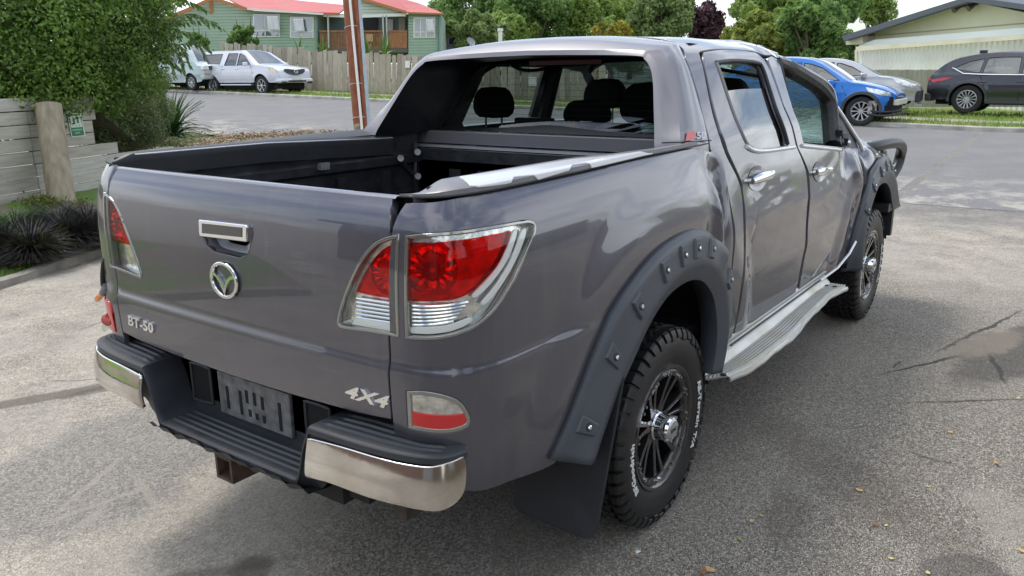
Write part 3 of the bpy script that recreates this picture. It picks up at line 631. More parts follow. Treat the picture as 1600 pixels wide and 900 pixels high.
# handles
def handle(px_, par):
    u = inv(SC, px_, bxc); a, b = u; f_ = lambda t, dv, w: (lambda q: (SC(q[:, 0], q[:, 1])+snormal(SC, q, 1)*w)[0])(np.array([[a[0]*(1-t)+b[0]*t, a[1]*(1-t)+b[1]*t+dv]]))
    m = MB(); P = []
    for t in np.linspace(0, 1, 12):
        e = .4+.6*math.sin(PI*min(1, max(0, t*.9+.05)))**.5; P.append([f_(t, .022*e*math.cos(w), .026+.014*e*math.sin(w)) for w in np.linspace(0, 2*PI, 12, endpoint=False)])
    m.grid(P, closev=True); m.f += [list(range(12)), list(range(11*12, 12*12))]
    h = m.build('door_handle', CHROME, par, smooth=True, fix=True)
    for t in (.08, .92):
        m = MB(); m.tube([f_(t, 0, -.005), f_(t, 0, .03)], .012, 8); m.build('handle_base', CHROME, h, smooth=True)
    m = MB(); P = []
    for k in range(4):
        P.append([f_(.45+.42*(1-k*.25)*math.cos(w), .055*(1-k*.25)*math.sin(w), .004-.0015*k) for w in np.linspace(0, 2*PI, 24, endpoint=False)])
    m.grid(P, closev=True); m.build('handle_cup', mat('handle_cup_paint', (.16, .16, .18), rough=.25, metal=.5, coat=1), h, smooth=True)
handle([(1167, 284), (1200, 272)], rdoor); handle([(1269, 270), (1292, 266)], fdoor)
# fender and bonnet
_fs = np.array([(.89, .46), (.905, .65), (.920, .85), (.926, 1.0), (.915, 1.10), (.880, 1.165), (.82, 1.20), (.70, 1.235), (.45, 1.27), (0, 1.285)])
_fl = np.concatenate([[0], np.cumsum(np.linalg.norm(np.diff(_fs, axis=0), axis=1))]); fy = spl(_fl, _fs[:, 0]); fz = spl(_fl, _fs[:, 1])
def SF(x, v):
    x = np.asarray(x, float); v = np.asarray(v, float); V = 2*_fl[-1]; vv = np.where(v <= V/2, v, V-v); y = fy(vv); z = fz(vv); k = ss(.9, 1.2, z)
    y = y*(hw(x)/.925)+bulge(x, z)*(y > .6)-dent(x, z)*(y > .6); z = z-k*(.05*ss(3.1, 4.0, x)+.12*ss(3.95, 4.15, x)**2)+k*(.012*np.sin(14*x+9*y)+.010*np.sin(23*x-13*y))*ss(3.9, 3.2, x)
    return np.stack([x+0*v, np.where(v <= V/2, -1, 1)*y, z], -1)
vf = lambda z: float(np.interp(z, _fs[:, 1], _fl)); FV = 2*_fl[-1]
farch = [(a+3.22, vf(b-.035)) for a, b in FF_O[1:]]
fo = [(2.80, vf(.46)), (2.83, vf(.7)), (2.84, vf(1.0)), (2.82, vf(1.15)), (2.80, vf(1.20)), (2.75, _fl[-1]), (2.80, FV-vf(1.2)), (2.84, FV-vf(1.0)), (2.83, FV-vf(.5)), (4.0, FV-vf(.85)), (4.12, FV-vf(1.1)), (4.16, _fl[-1]), (4.12, vf(1.1)), (4.02, vf(.85))]
farc = [(a, b) for a, b in farch if a > 2.85]
fo = fo[:-1]+[(4.0, vf(.80))]+farc[::-1]+[(2.86, vf(.46))]
panel('front_wing_and_bonnet', SF, fo, PAINT, truck, h=.05, thick=.02, flip=1)
# crushed right front pillar
def P3(px_, ys): return [un(p[0], p[1], 'y', -y) for p, y in zip(px_, ys)]
pp = crom(P3([(1213, 97), (1232, 107), (1255, 120), (1280, 138), (1294, 160), (1298, 195), (1301, 229)], [.665, .675, .69, .715, .745, .79, .85]), k=4)
m = MB(); m.tube(pp, [.030]*4+[.045]*12+[.050]*(len(pp)-16), 10); pil = m.build('front_pillar', mat('black_pillar_trim', (.012, .012, .013), rough=.55, var=.4, vscale=12, bump=.5, bscale=30), truck, smooth=True)
m = MB(); m.tube(crom(P3([(1209, 90), (1226, 94), (1250, 106), (1278, 121), (1297, 137), (1304, 158), (1306, 190), (1312, 228)], [.66, .672, .687, .71, .74, .77, .80, .86]), k=4), .016, 8); m.build('pillar_edge', PAINT, pil, smooth=True)
m = MB(); m.tube(crom(P3([(1305, 165), (1318, 184), (1330, 203), (1342, 222), (1348, 236)], [.77, .80, .83, .86, .88]), k=3), .013, 8); m.build('pillar_edge', SILV, pil, smooth=True)
tri = P3([(1306, 170), (1318, 188), (1332, 208), (1342, 232), (1308, 230)], [.765, .80, .83, .86, .86]); m = MB(); m.add(tri+[p+np.array([.02, .03, 0]) for p in tri], [(0, 1, 2, 3, 4), (9, 8, 7, 6, 5)]+[(i, (i+1) % 5, 5+(i+1) % 5, 5+i) for i in range(5)]); m.build('mirror_mount_plate', BLK, pil)
for q, s in (((1312, 205), .03), ((1320, 218), .035), ((1314, 224), .028), ((1326, 224), .02)):
    c = P3([q], [.87])[0]; m = MB(); m.obox(c, (1, .3, .4), (-.3, 1, .1), (-.37, -.22, 1), s, s*.5, s*.7); bev(m.build('broken_mirror_bracket', BLK if s > .025 else ALU, pil), .004)
# crumpled roof edge flakes above the front door
rs_ = random.Random(3); m = MB(); 
base = crom(P3([(1168, 74), (1185, 76), (1200, 80), (1212, 87), (1224, 92)], [.60, .61, .63, .65, .665]), k=6)
P = []
for i, b in enumerate(base): j = .012*math.sin(i*1.7)+rs_.uniform(-.006, .006); P.append([b+np.array([0, .10, .004+j*.5]), b+np.array([0, .05, .010+j]), b+np.array([0, .01, .004-j]), b+np.array([0, -.012, -.02+j])])
m.grid(P); m.build('creased_roof_edge', mat('scraped_metal', (.55, .55, .56), rough=.35, metal=.6, col2=(.2, .2, .22), vscale=30), cab, smooth=True)
# windscreen, cracked
def crackmat():
    m = bpy.data.materials.new('cracked_glass'); m.use_nodes = True; t = m.node_tree; t.nodes.clear(); N = t.nodes.new; o = N('ShaderNodeOutputMaterial'); mi = N('ShaderNodeMixShader'); tr = N('ShaderNodeBsdfTransparent'); di = N('ShaderNodeBsdfPrincipled')
    tr.inputs['Color'].default_value = (.55, .75, .70, 1); di.inputs['Base Color'].default_value = (.62, .78, .72, 1); di.inputs['Roughness'].default_value = .15; di.inputs['Transmission Weight'].default_value = .0
    vo = N('ShaderNodeTexVoronoi'); vo.feature = 'DISTANCE_TO_EDGE'; vo.inputs['Scale'].default_value = 22; tc = N('ShaderNodeTexCoord'); no = N('ShaderNodeTexNoise'); no.inputs['Scale'].default_value = 5; mp_ = N('ShaderNodeMapping'); mp_.inputs['Scale'].default_value = (1, .55, 2.2)
    ad = N('ShaderNodeVectorMath'); ad.operation = 'ADD'; sc = N('ShaderNodeVectorMath'); sc.operation = 'SCALE'; sc.inputs['Scale'].default_value = .25
    t.links.new(tc.outputs['Object'], mp_.inputs[0]); t.links.new(tc.outputs['Object'], no.inputs[0]); t.links.new(no.outputs['Color'], sc.inputs[0]); t.links.new(mp_.outputs[0], ad.inputs[0]); t.links.new(sc.outputs[0], ad.inputs[1]); t.links.new(ad.outputs[0], vo.inputs['Vector'])
    r = N('ShaderNodeMapRange'); r.inputs['From Min'].default_value = .0; r.inputs['From Max'].default_value = .12; r.inputs['To Min'].default_value = .98; r.inputs['To Max'].default_value = .55
    bp = N('ShaderNodeBump'); bp.inputs['Strength'].default_value = .8; bp.inputs['Distance'].default_value = .01; t.links.new(vo.outputs['Distance'], bp.inputs['Height']); t.links.new(bp.outputs['Normal'], di.inputs['Normal'])
    t.links.new(vo.outputs['Distance'], r.inputs['Value']); t.links.new(r.outputs['Result'], mi.inputs['Fac']); t.links.new(tr.outputs[0], mi.inputs[1]); t.links.new(di.outputs[0], mi.inputs[2]); t.links.new(mi.outputs[0], o.inputs['Surface']); return m
pw = crom(P3([(1213, 97), (1232, 107), (1255, 120), (1280, 138), (1296, 165), (1300, 195), (1303, 229)], [.665, .675, .69, .715, .745, .79, .85]), k=6); pw = [q+np.array([.06, .03, .01]) for q in pw]
m = MB(); P = []
for i in range(21):
    y = -.70+1.40*i/20; row = []; fi = i/20
    for j in range(13):
        t = j/12; x = 2.98-.86*t-.10*(abs(y)/.7)**2; z = 1.20+.58*t-.12*t*ss(.2, -.7, y)-.03*(abs(y)/.7)**2; yy = y*(1-.14*t)
        Rr = pw[int(round((1-t)*(len(pw)-1)))]; Lf = np.array([2.98-.86*t, .70*(1-.14*t), 1.19+.58*t]); q = Rr*(1-fi)+Lf*fi+np.array([.16*math.sin(PI*fi)*(1-.3*t), 0, .05*math.sin(PI*fi)*t]); x, yy, z = q; sag = .05*math.sin(4*y+3)*math.sin(PI*t)+.02*math.sin(11*y+7*t)*math.sin(PI*t)*ss(.5, -.6, y); row.append((x-sag*.6, yy, z-sag*.6))
    P.append(row)
m.grid(P); wsc = m.build('windscreen', crackmat(), truck, smooth=True)
# rear screen with painted surround
gp = [(.60, .715, 1.405), (.66, .675, 1.50), (.72, .635, 1.62), (.765, .60, 1.70), (.78, .56, 1.73), (.785, .50, 1.74), (.79, .25, 1.748), (.79, 0, 1.75)]
G_ = crom(gp, k=4); full = [np.array(p)*[1, -1, 1] for p in G_]+[np.array(p) for p in G_[::-1][1:]]
cg = np.array([.70, 0, 1.57])
def shr(p, d): p = np.array(p); v = cg-p; return p+v*d/np.linalg.norm(v)
bot = [np.array([.60, y, 1.405]) for y in np.linspace(.715, -.715, 14)[1:-1]]
loop = full+bot
m = MB(); n = len(loop); m.add(loop, [list(range(n))]); rs2 = m.build('rear_screen', TINT, truck)
m = MB(); m.grid([[p+np.array([-.004, 0, 0]), shr(p, .045)+np.array([-.004, 0, 0])] for p in loop], closeu=True); m.build('screen_border', mat('black_frit', (.008, .008, .009), rough=.25), rs2)
m = MB(); m.obox((.735, 0, 1.728), (1, 0, 0), (0, 1, 0), (0, 0, 1), .012, .20, .010); m.build('high_brake_light', mat('dark_red_lamp', (.09, .006, .01), rough=.35), rs2)
for k in range(9):
    z = 1.46+.028*k; x = .60+(z-1.405)*.52; w = .62-(z-1.4)*.42; m = MB(); m.tube([(x-.002, -w, z), (x-.002, w, z)], .0006, 3, cap=False); m.build('heater_wire', DARK, rs2)
# fastback hoop behind the cab
def fx(px_, f, y0=.7, it=12):
    z = 1.55
    for _ in range(it): p = un(px_[0], px_[1], 'x', f(z)); z = p[2]
    return np.array([p[0], abs(p[1]), p[2]])
def fyz(px_, f, it=12):
    z = 1.55
    for _ in range(it): p = un(px_[0], px_[1], 'y', -f(z)); z = p[2]
    return np.array([p[0], abs(p[1]), p[2]])
e0 = [fx(p, lambda z: .20+(z-1.417)*.60) for p in [(1022, 224), (1022, 200), (1021, 165), (1020, 130), (1016, 107), (1007, 93), (992, 87)]]+[np.array([.42, .25, 1.752]), np.array([.42, 0, 1.756])]
e1 = [fx(p, lambda z: .205+(z-1.417)*.60) for p in [(1034, 223), (1034, 198), (1033, 160), (1030, 122), (1024, 98), (1012, 83), (995, 78)]]+[np.array([.43, .25, 1.775]), np.array([.43, 0, 1.779])]
e2 = [fyz(p, lambda z: .845-(z-1.42)*.55) for p in [(1066, 222), (1064, 195), (1060, 160), (1052, 122), (1046, 98)]]+[np.array([.440, .655, 1.747]), np.array([.462, .585, 1.780]), np.array([.50, .28, 1.812]), np.array([.50, 0, 1.818])]
sm = inv(SC, [(1109, 226), (1105, 203), (1096, 166), (1084, 124), (1074, 97), (1064, 77)], bxc); sm = [tuple(q) for q in sm[:5]]+[(.665, 1.418), (.73, 1.49), (.80, VEND-.28), (.80, VEND)]
e3 = [SC(np.array([q[0]]), np.array([q[1]]))[0]*[1, -1, 1]+np.array([-.012, 0, .0]) for q in sm]
def full2(E): c = crom(E, k=5); return [p*[1, -1, 1] for p in c]+[p for p in c[::-1][1:]]
dn = np.array([-.012, .010, -.042]); hb_seam = [e1[0]+0, e2[0]+np.array([0, .003, 0]), e3[0]+np.array([-.005, .012, .018])]
E_ = [full2([e[0]+dn]+list(e)) for e in (e0, e1, e2, e3)]
rows = []
for a, b, c, d in zip(*E_):
    r = [a+(b-a)*.02, a+(b-a)*.25, b*.9+a*.1, b*.9+c*.1, b*.5+c*.5, c*.92+b*.08]
    mid = c*.94+d*.06+np.array([0, np.sign(c[1])*.003, .002]); r += [mid, c*.75+d*.25+np.array([0, np.sign(c[1])*.006, .006]), c*.5+d*.5+np.array([0, np.sign(c[1])*.008, .008]), c*.2+d*.8+np.array([0, np.sign(c[1])*.005, .005]), d, d+np.array([.02, -np.sign(d[1])*.02, -.02])]
    rows.append(r)
HP = mat('hoop_paint', (.185, .18, .20), rough=.42, metal=.35, coat=.7, var=.05, vscale=3)
m = MB(); m.grid(rows, flip=True); hoop = m.build('sail_panel_hoop', HP, truck, smooth=True, angle=24); m = MB(); m.tube([p*[1, -1, 1] for p in hb_seam], .0022, 5); m.build('hoop_seam', DARK, hoop)
m = MB(); m.grid([[a, a*.4+g*.6+np.array([0, 0, .0]), g+np.array([-.006, 0, 0])] for a, g in zip(E_[0], [np.array(p) for p in crom([np.interp(np.linspace(0, 1, len(E_[0])), np.linspace(0, 1, len(full)), np.array(full)[:, k]) for k in range(3)], k=1)] if False else [np.array([np.interp(t, np.linspace(0, 1, len(full)), np.array(full)[:, k]) for k in range(3)]) for t in np.linspace(0, 1, len(E_[0]))])]); m.build('inner_shroud', mat('black_shroud', (.010, .010, .012), rough=.35, var=.3, vscale=10), hoop, smooth=True)
dc = [un(p[0], p[1], 'y', -.805) for p in ((1070, 221), (1106, 219), (1071, 206), (1105, 204))]
def DC(u, v, w=0): return (dc[0]*(1-u)+dc[1]*u)*(1-v)+(dc[2]*(1-u)+dc[3]*u)*v+np.array([0, -.020-w-.012*0, .0])
# decal offsets: push to the panel surface
def onpan(px_, w):   # nearest hoop side facet point under a pixel
    A = rows[2]; 
    return un(px_[0], px_[1], 'y', -(.845-(un(px_[0], px_[1], 'y', -.8)[2]-1.42)*.55)-.012-w)
m = MB(); q = [(1074, 206), (1087, 204.5), (1084, 219), (1071, 220)]; m.add([onpan(p, 0) for p in q], [(0, 1, 2, 3)]); m.build('red_decal', mat('faded_red', (.55, .10, .10), rough=.4), hoop)
rev('number_decal', '50', 1, lambda x, y, z: onpan((1096+x*15, 212-y*15), z*.0), mat('faded_white', (.50, .50, .52), rough=.4), hoop, depth=.0, sx=1, bold=.02)
# lower cross member and bulkhead
m = MB(); m.box((.56, -.80, 1.338), (.615, .80, 1.402)); bev(m.build('cross_panel', HP, truck), .006)
m = MB(); m.box((.545, -.80, 1.318), (.60, .80, 1.331)); m.build('bulkhead_rail', SILV, truck)
# ---- tray
m = MB(); m.box((.50, -.76, .80), (.53, .76, 1.315)); 
for k in range(7): m.box((.488, -.62+.18*k, .90), (.50, -.55+.18*k, 1.22))
m.box((.48, -.75, 1.26), (.50, .75, 1.30)); tr_ = m.build('tray_front_wall', LINER, truck)
m = MB(); m.box((-1.10, -.75, .84), (.50, .75, .87)); [m.box((-1.09, -.70+.10*k, .871), (.49, -.66+.10*k, .882)) for k in range(15)]; m.build('tray_floor', LINER, truck)
for sg in (-1, 1):
    m = MB(); sec = [(.735, .86), (.735, 1.10), (.742, 1.115), (.742, 1.235), (.715, 1.25), (.715, 1.285), (.745, 1.30), (.745, 1.40)]
    m.grid([[(x, sg*y, z) for y, z in sec] for x in np.linspace(-1.10, .50, 20)]); 
    for k in range(5): m.box((-.98+.3*k, sg*.722, .88), (-.93+.3*k, sg*.74, 1.22))
    w_ = m.build('tray_side_liner', LINER, truck)
    for x in (-.9, -.2):
        m = MB(); m.box((x, sg*.69, 1.27), (x+.05, sg*.715, 1.30)); m.build('tie_down', ALU, w_)
for a, b in (((.47, .735, 1.34), (.44, .72, 1.18)), ((.44, .72, 1.18), (.30, .73, 1.30)), ((.44, .72, 1.18), (.47, .735, 1.02))):
    m = MB(); m.tube([a, b], .012, 6); m.build('shutter_bracket', BLK, truck)
for p in ((.455, .71, 1.30), (.44, .70, 1.18), (.44, .70, 1.04), (.33, .71, 1.28)):
    m = MB(); m.tube([p, (p[0]-.02, p[1]-.02, p[2])], .016, 10); m.build('bracket_bolt', ALU, truck)
# rail caps
def SR(s, w):
    s = np.asarray(s, float); w = np.asarray(w, float); px, py, nx, ny = plan(s); tip = ss(-1.33, -1.05, s); zo = np.interp(s, [-1.33, -1.1, -.9, -.55, -.15, .45], [1.378, 1.384, 1.388, 1.395, 1.406, 1.410]); zi = np.interp(s, [-1.33, -1.28, -1.10, -.45, -.16, .2, .45], [1.374, 1.382, 1.411, 1.411, 1.400, 1.386, 1.38])
    ox, oy = px-nx*.055, py-ny*.055
    ix, iy = np.interp(s, [-1.33, -1.12, -.95, .5], [-1.138, -1.045, -.94, .5]), 0*py-.728
    W_ = [0, .08, .2, .5, .8, .93, 1.0, 1.25]
    f = np.interp(w, W_, [0, .01, .10, .5, .86, .96, 1, 1]); h = np.interp(w, W_, [0, .012, .014, .012, .006, 0, -.012, -.085])*(.3+.7*tip)+zo*(1-f)+zi*f
    return np.stack([ox+(ix-ox)*f, oy+(iy-oy)*f, h], -1)
RAIL = mat('rail_cap_plastic', (.155, .155, .165), rough=.45, var=.12, vscale=10, bump=.1, bscale=200, bdist=.001, coat=.15)
for sg in (1, -1):
    ws = [0, .04, .08, .14, .2, .35, .5, .65, .8, .87, .93, .97, 1.0, 1.06, 1.25]; S_ = np.linspace(-1.315, .30, 60)
    m = MB(); m.grid([[SR(np.array([s]), np.array([w]))[0]*[1, sg, 1] for w in ws] for s in S_], flip=(sg > 0)); rc = m.build('tray_rail_cap', RAIL if sg > 0 else BLK, truck, smooth=True, angle=30)
    if sg > 0:
        ins = inv(SR, [(719, 277.5), (735, 291), (748, 292), (797, 286), (802, 277), (832, 274), (840, 281), (888, 266), (893, 258), (915, 255), (924, 264), (962, 258), (1012, 251), (1020, 246), (1013, 240.5), (880, 252)], (-1.3, .3, .0, 1.0))
        panel('silver_insert', SR, ins, mat('silver_insert_metal', (.66, .67, .70), rough=.30, metal=.25, coat=.4), rc, h=.02, thick=.004, flip=1, lift=.0035)
    else:
        m = MB(); m.tube([SR(np.array([s]), np.array([.97]))[0]*[1, -1, 1]+np.array([0, 0, .002]) for s in S_[8:]], .004, 6); m.build('rail_edge', SILV, rc)
# weatherstrip between rail and tub
m = MB(); m.tube([SR(np.array([s]), np.array([0.]))[0]+np.array([0, .001, -.003]) for s in np.linspace(-1.31, .40, 50)], .003, 6); m.build('rail_seal', BLK, truck)
# filler of dark structure behind gaps
m = MB(); m.box((.50, -.87, .50), (.60, .87, 1.30)); m.build('tray_bulkhead', DARK, truck); m = MB(); m.box((-1.10, -.84, .62), (-.85, .84, .80)); m.build('body_frame', DARK, truck)
for s in (-1, 1): m = MB(); m.box((.62, s*.83-.03, .44), (2.8, s*.83+.03, .56)); m.build('sill_beam', DARK, truck)
m = MB(); m.box((-1.13, -.68, .60), (-1.11, .68, .86)); m.build('rear_panel', DARK, truck)
# dark underside and chassis rails
m = MB(); m.box((-1.05, -.84, .60), (.6, .84, .66)); m.box((.6, -.80, .36), (2.7, .80, .46)); m.box((2.6, -.6, .40), (4.0, .6, .55)); m.build('underbody', DARK, truck)
m = MB(); [m.box((-1.15, s*.48-.04, .46), (3.9, s*.48+.04, .60)) for s in (-1, 1)]; m.tube([(0, -.75, .385), (0, .75, .385)], .05, 12); m.tube([(0, -.1, .385), (0, .1, .385)], .16, 16); m.build('chassis', mat('chassis_black', (.012, .012, .012), rough=.8), truck)
# ---- bumper
_bp = np.array(crom([(-1.278, 0), (-1.276, .2), (-1.272, .42), (-1.264, .60), (-1.247, .735), (-1.218, .825), (-1.180, .866), (-1.130, .880)], k=14)); _bl = np.concatenate([[0], np.cumsum(np.linalg.norm(np.diff(_bp, axis=0), axis=1))]); _bl /= _bl[-1]
for _ in range(4): _bp[1:-1] = (_bp[:-2]+2*_bp[1:-1]+_bp[2:])/4
def bplan(t):     # t: 0 centre .. 1 outer end; returns x, |y| of the outer face
    return np.interp(t, _bl, _bp[:, 0]), np.interp(t, _bl, _bp[:, 1])
zt = lambda y: .545+.184*ss(.345, .425, np.abs(y))
def bnorm(t):
    e = .012; a = bplan(np.maximum(0, t-e)); b = bplan(np.minimum(1, t+e)); dx, dy = b[0]-a[0], b[1]-a[1]; L = np.hypot(dx, dy); return -dy/L, dx/L
TT = np.concatenate([np.linspace(0, .30, 6), np.linspace(.31, .42, 12), np.linspace(.45, 1, 26)])
def bface(t, d, z): x, y = bplan(t); nx, ny = bnorm(t); return x+nx*d, y+ny*d, z
rowsB = []
for t in np.concatenate([-TT[::-1], TT[1:]]):
    sg = 1 if t >= 0 else -1; a = abs(t); x, y = bplan(a); nx, ny = bnorm(a); z1 = float(zt(y)); inner = (x+nx*0, y)
    top_in = np.array([min(-1.115, x+.16) if a < .93 else x+.05*(1-a)/.07+.02, y if a < .93 else y-.03, z1+.012*ss(.42, .6, y)])
    if a >= .80: top_in = np.array([-1.115+.03*ss(.8, 1, a), .79+.06*(a-.8)/.2, z1+.012])
    o = lambda d, z: np.array([x+nx*d, y+ny*d, z])
    zb = .505+0*z1; ribs = []
    sec = [top_in]+[top_in*(1-f)+o(-.012, z1)*f+np.array([0, 0, (.005 if k % 5 in (1, 2) and (y < .33 or y > .46) and a < .9 else 0)]) for k, f in [(i, .22+i*.035) for i in range(20)]]+[o(-.012, z1), o(-.003, z1-.003), o(0, z1-.006), o(0, z1-.022), o(-.006, z1-.026), o(-.010, z1-.028), o(-.016, min(z1-.04, .55+.05*float(ss(.40, .46, y)))), o(-.05, .50+.075*float(ss(.40, .46, y)))]
    rowsB.append([p*[1, -1*sg if True else 1, 1] for p in sec])
BUMP = mat('bumper_plastic', (.030, .033, .040), rough=.46, var=.25, vscale=8, bump=.15, bscale=250, bdist=.001, rvar=.1)
m = MB(); m.grid(rowsB, flip=True); bump = m.build('rear_bumper', BUMP, truck, smooth=True, angle=28)
m = MB(); m.box((-1.13, -.43, .50), (-1.108, .43, .80)); m.build('bumper_back_wall', BUMP, bump)
def SCh(t, z):
    t = np.asarray(t, float); x, y = bplan(np.abs(t)); nx, ny = bnorm(np.abs(t)); d = .004+.020*np.sin(PI*np.clip((z-.50)/.215, 0, 1))-.05*ss(.60, .53, z)**1.5; return np.stack([x+nx*d, -(y+ny*d)*np.where(t >= 0, 1, -1), z+0*x], -1)
chr_px = [(480, 686, 1), (515, 695), (550, 705), (600, 720), (650, 730), (675, 731), (700, 725), (724, 715, 1), (728, 730), (728, 750), (725, 768), (712, 786), (695, 796), (675, 799), (625, 790), (575, 777), (540, 764), (507, 752), (478, 745, 1), (477, 715)]
chout = invp(SCh, chr_px, (.2, .99, .48, .735), k=2)
for sg in (1, -1):
    f_ = (lambda a, b: SCh(a, b)) if sg > 0 else mir(SCh)
    panel('chrome_corner', f_, chout, DCHROME, bump, h=.02, thick=.015, flip=sg, rnd=.004)
# pockets and plate
for sg in (1, -1):
    y0 = sg*.30; m = MB(); P = crom([(y0-.045, .585), (y0+.05, .58), (y0+.055, .60), (y0+.055, .70), (y0+.045, .715), (y0-.045, .715), (y0-.055, .70), (y0-.055, .60)], True, 2)
    m.prism(P, -1.131, -1.1285, lambda u, v, w: (w, u, v)); k = m.build('pocket', DARK, bump, fix=True)
    m = MB(); m.tube([(-1.133, p[0], p[1]) for p in P], .006, 6, closed=True); m.build('pocket_rim', BUMP, k, smooth=True)
DUST = mat('dusty_plate_plastic', (.060, .064, .070), rough=.55, col2=(.19, .195, .20), vscale=22, bump=.4, bscale=60, bdist=.003)
m = MB(); m.box((-1.146, -.185, .575), (-1.131, .185, .725)); pl = m.build('plate_backing', DUST, bump); bev(pl, .004)
for (y, z0, z1) in [(.135, .60, .68), (.065, .595, .68), (.03, .645, .69), (-.01, .645, .69), (-.05, .64, .685), (.02, .60, .625), (-.015, .598, .62), (-.052, .595, .62), (-.135, .59, .685)]:
    m = MB(); m.box((-1.1475, y-.007, z0), (-1.1455, y+.007, z1)); m.build('plate_slot', DARK, pl)
# torn lower edge, hitch
m = MB(); P = []
for k in range(30):
    y = .40-.80*k/29; j = .006*math.sin(k*2.1)+.004*math.sin(k*.9); P.append([(-1.285, y, .535+j), (-1.27, y, .512+j), (-1.20, y, .50), (-1.12, y, .50)])
m.grid(P); m.build('lower_lip', BLK, bump)
m = MB()
for (a, b) in (((-1.24, -.032, .405), (-1.02, -.026+.0, .49)), ):
    pass
o4 = [(-.002, .408), (.085, .408), (.085, .495), (-.002, .495)]; i4 = [(.009, .419), (.074, .419), (.074, .484), (.009, .484)]
V = [(-1.25, y, z) for y, z in o4]+[(-1.25, y, z) for y, z in i4]+[(-1.0, y, z) for y, z in o4]+[(-1.1, y, z) for y, z in i4]
F = [(0, 1, 5, 4), (1, 2, 6, 5), (2, 3, 7, 6), (3, 0, 4, 7)]+[(a, 8+a, 8+(a+1) % 4, (a+1) % 4) for a in range(4)]+[(4+a, 4+(a+1) % 4, 12+(a+1) % 4, 12+a) for a in range(4)]+[(12, 13, 14, 15)]
h_ = mk('hitch_receiver', V, F, RUST, truck); 
m = MB(); m.box((-1.16, -.42, .43), (-1.08, .42, .50)); m.build('tow_bar', mat('chassis_black'), truck)
m = MB(); m.tube([(-1.19, .035, .47), (-1.19, .075, .47)], .03, 12); m.build('hitch_boss', RUST, truck)
m = MB(); m.box((-1.17, -.69, .475), (-1.162, -.645, .56)); m.box((-1.162, -.69, .475), (-1.11, -.683, .56)); m.build('bumper_bracket', RUST, truck)
# ---- side step
so = [(.36, -.985), (.50, -1.01), (.65, -1.025), (.9, -1.032), (1.25, -1.030), (1.40, -1.018), (1.60, -1.005), (1.9, -.990), (2.05, -.985), (2.26, -1.02)]
sy = spl([p[0] for p in so], [p[1] for p in so]); ST_ = mat('worn_step_aluminium', (.66, .68, .69), rough=.38, metal=.35, col2=(.60, .58, .50), vscale=5, rvar=.1)
P = []; sc_ = [(0, .515, 0), (.0, .50, 0), (.10, .470, 0), (.14, .468, 0), (.16, .455, 0), (.30, .425, 0), (.42, .415, 0)]
for x0_ in np.linspace(.36, 2.28, 90):
    x = x0_; yo = float(sy(x)); yi = -.875; w = yo-yi; row = [(x, yi+.01, .53), (x, yi, .50), (x, yi+w*.10, .488), (x, yi+w*.12, .476), (x, yi+w*.28, .452), (x, yi+w*.31, .440)]
    for k in range(6):
        t = .33+.098*k; row += [(x, yi+w*t, .436), (x, yi+w*(t+.012), .450), (x, yi+w*(t+.052), .450), (x, yi+w*(t+.064), .436)]
    cr_ = .004*math.sin(9*x)+.002*math.sin(31*x+1)
    row += [(x, yi+w*.96, .437+cr_*.5), (x, yo+.004, .432+cr_), (x, yo, .420+cr_), (x, yo+.004, .408+cr_), (x, yo+.02, .402+cr_)]; nr = len(row); sh_ = .15*(1-(x0_-.36)/1.92)**2; P.append([(q[0]+sh_*(k/nr), q[1], q[2]) for k, q in enumerate(row)])
m = MB(); m.grid(P, flip=True); st = m.build('side_step', ST_, truck, smooth=True, angle=25); q = st.modifiers.new('solid', 'SOLIDIFY'); q.thickness = .004; q.offset = -1
m = MB(); m.tube([(x, -.896, .4925) for x in np.linspace(.72, 2.3, 8)], .005, 6); m.build('step_groove', BLK, st)
for x in (.46, 2.20):
    for y in (-.915, -.965):
        m = MB(); m.tube([(x, y, .447), (x, y, .453)], .013, 6); m.build('step_bolt', BLK, st)
m = MB(); m.grid([[(x, -.878-.010*math.sin(PI*t)+.001, .49+.045*t+.055*ss(2.25, 2.6, x)*0) for t in np.linspace(0, 1, 8)] for x in np.linspace(.66, 2.3, 10)], flip=True); m.build('sill_guard', ST_, st, smooth=True)
m = MB(); m.tube([(2.1, -.905, .50), (2.35, -.935, .53), (2.55, -.95, .585), (2.66, -.955, .64)], .008, 8); m.build('sill_trim', SILV, st)
for x in (.7, 2.0):
    m = MB(); m.box((x, -.95, .38), (x+.04, -.5, .41)); m.build('step_bracket', BLK, st)
m = MB(); m.box((.415, -.92, .41), (.44, -.86, .445)); m.build('step_end', BLK, st)
# ---- front tube bar
m = MB(); m.tube(crom([(3.10, -.70, 1.15), (3.28, -.85, 1.175), (3.55, -.91, 1.185), (3.80, -.925, 1.17), (4.0, -.92, 1.125), (4.10, -.90, 1.06), (4.08, -.89, .98), (3.98, -.87, .90)], k=5), .038, 12); m.build('front_side_bar', mat('black_powdercoat', (.02, .022, .026), rough=.4), truck, smooth=True)
m = MB(); m.box((3.75, -.83, .50), (4.05, .83, 1.06)); bev(m.build('front_bumper', PAINT, truck), .12, 5)
m = MB(); m.box((3.55, -.96, .70), (3.80, -.80, .76)); m.box((3.74, -.955, .50), (3.80, -.80, .76)); m.build('liner_edge', BLK, truck)
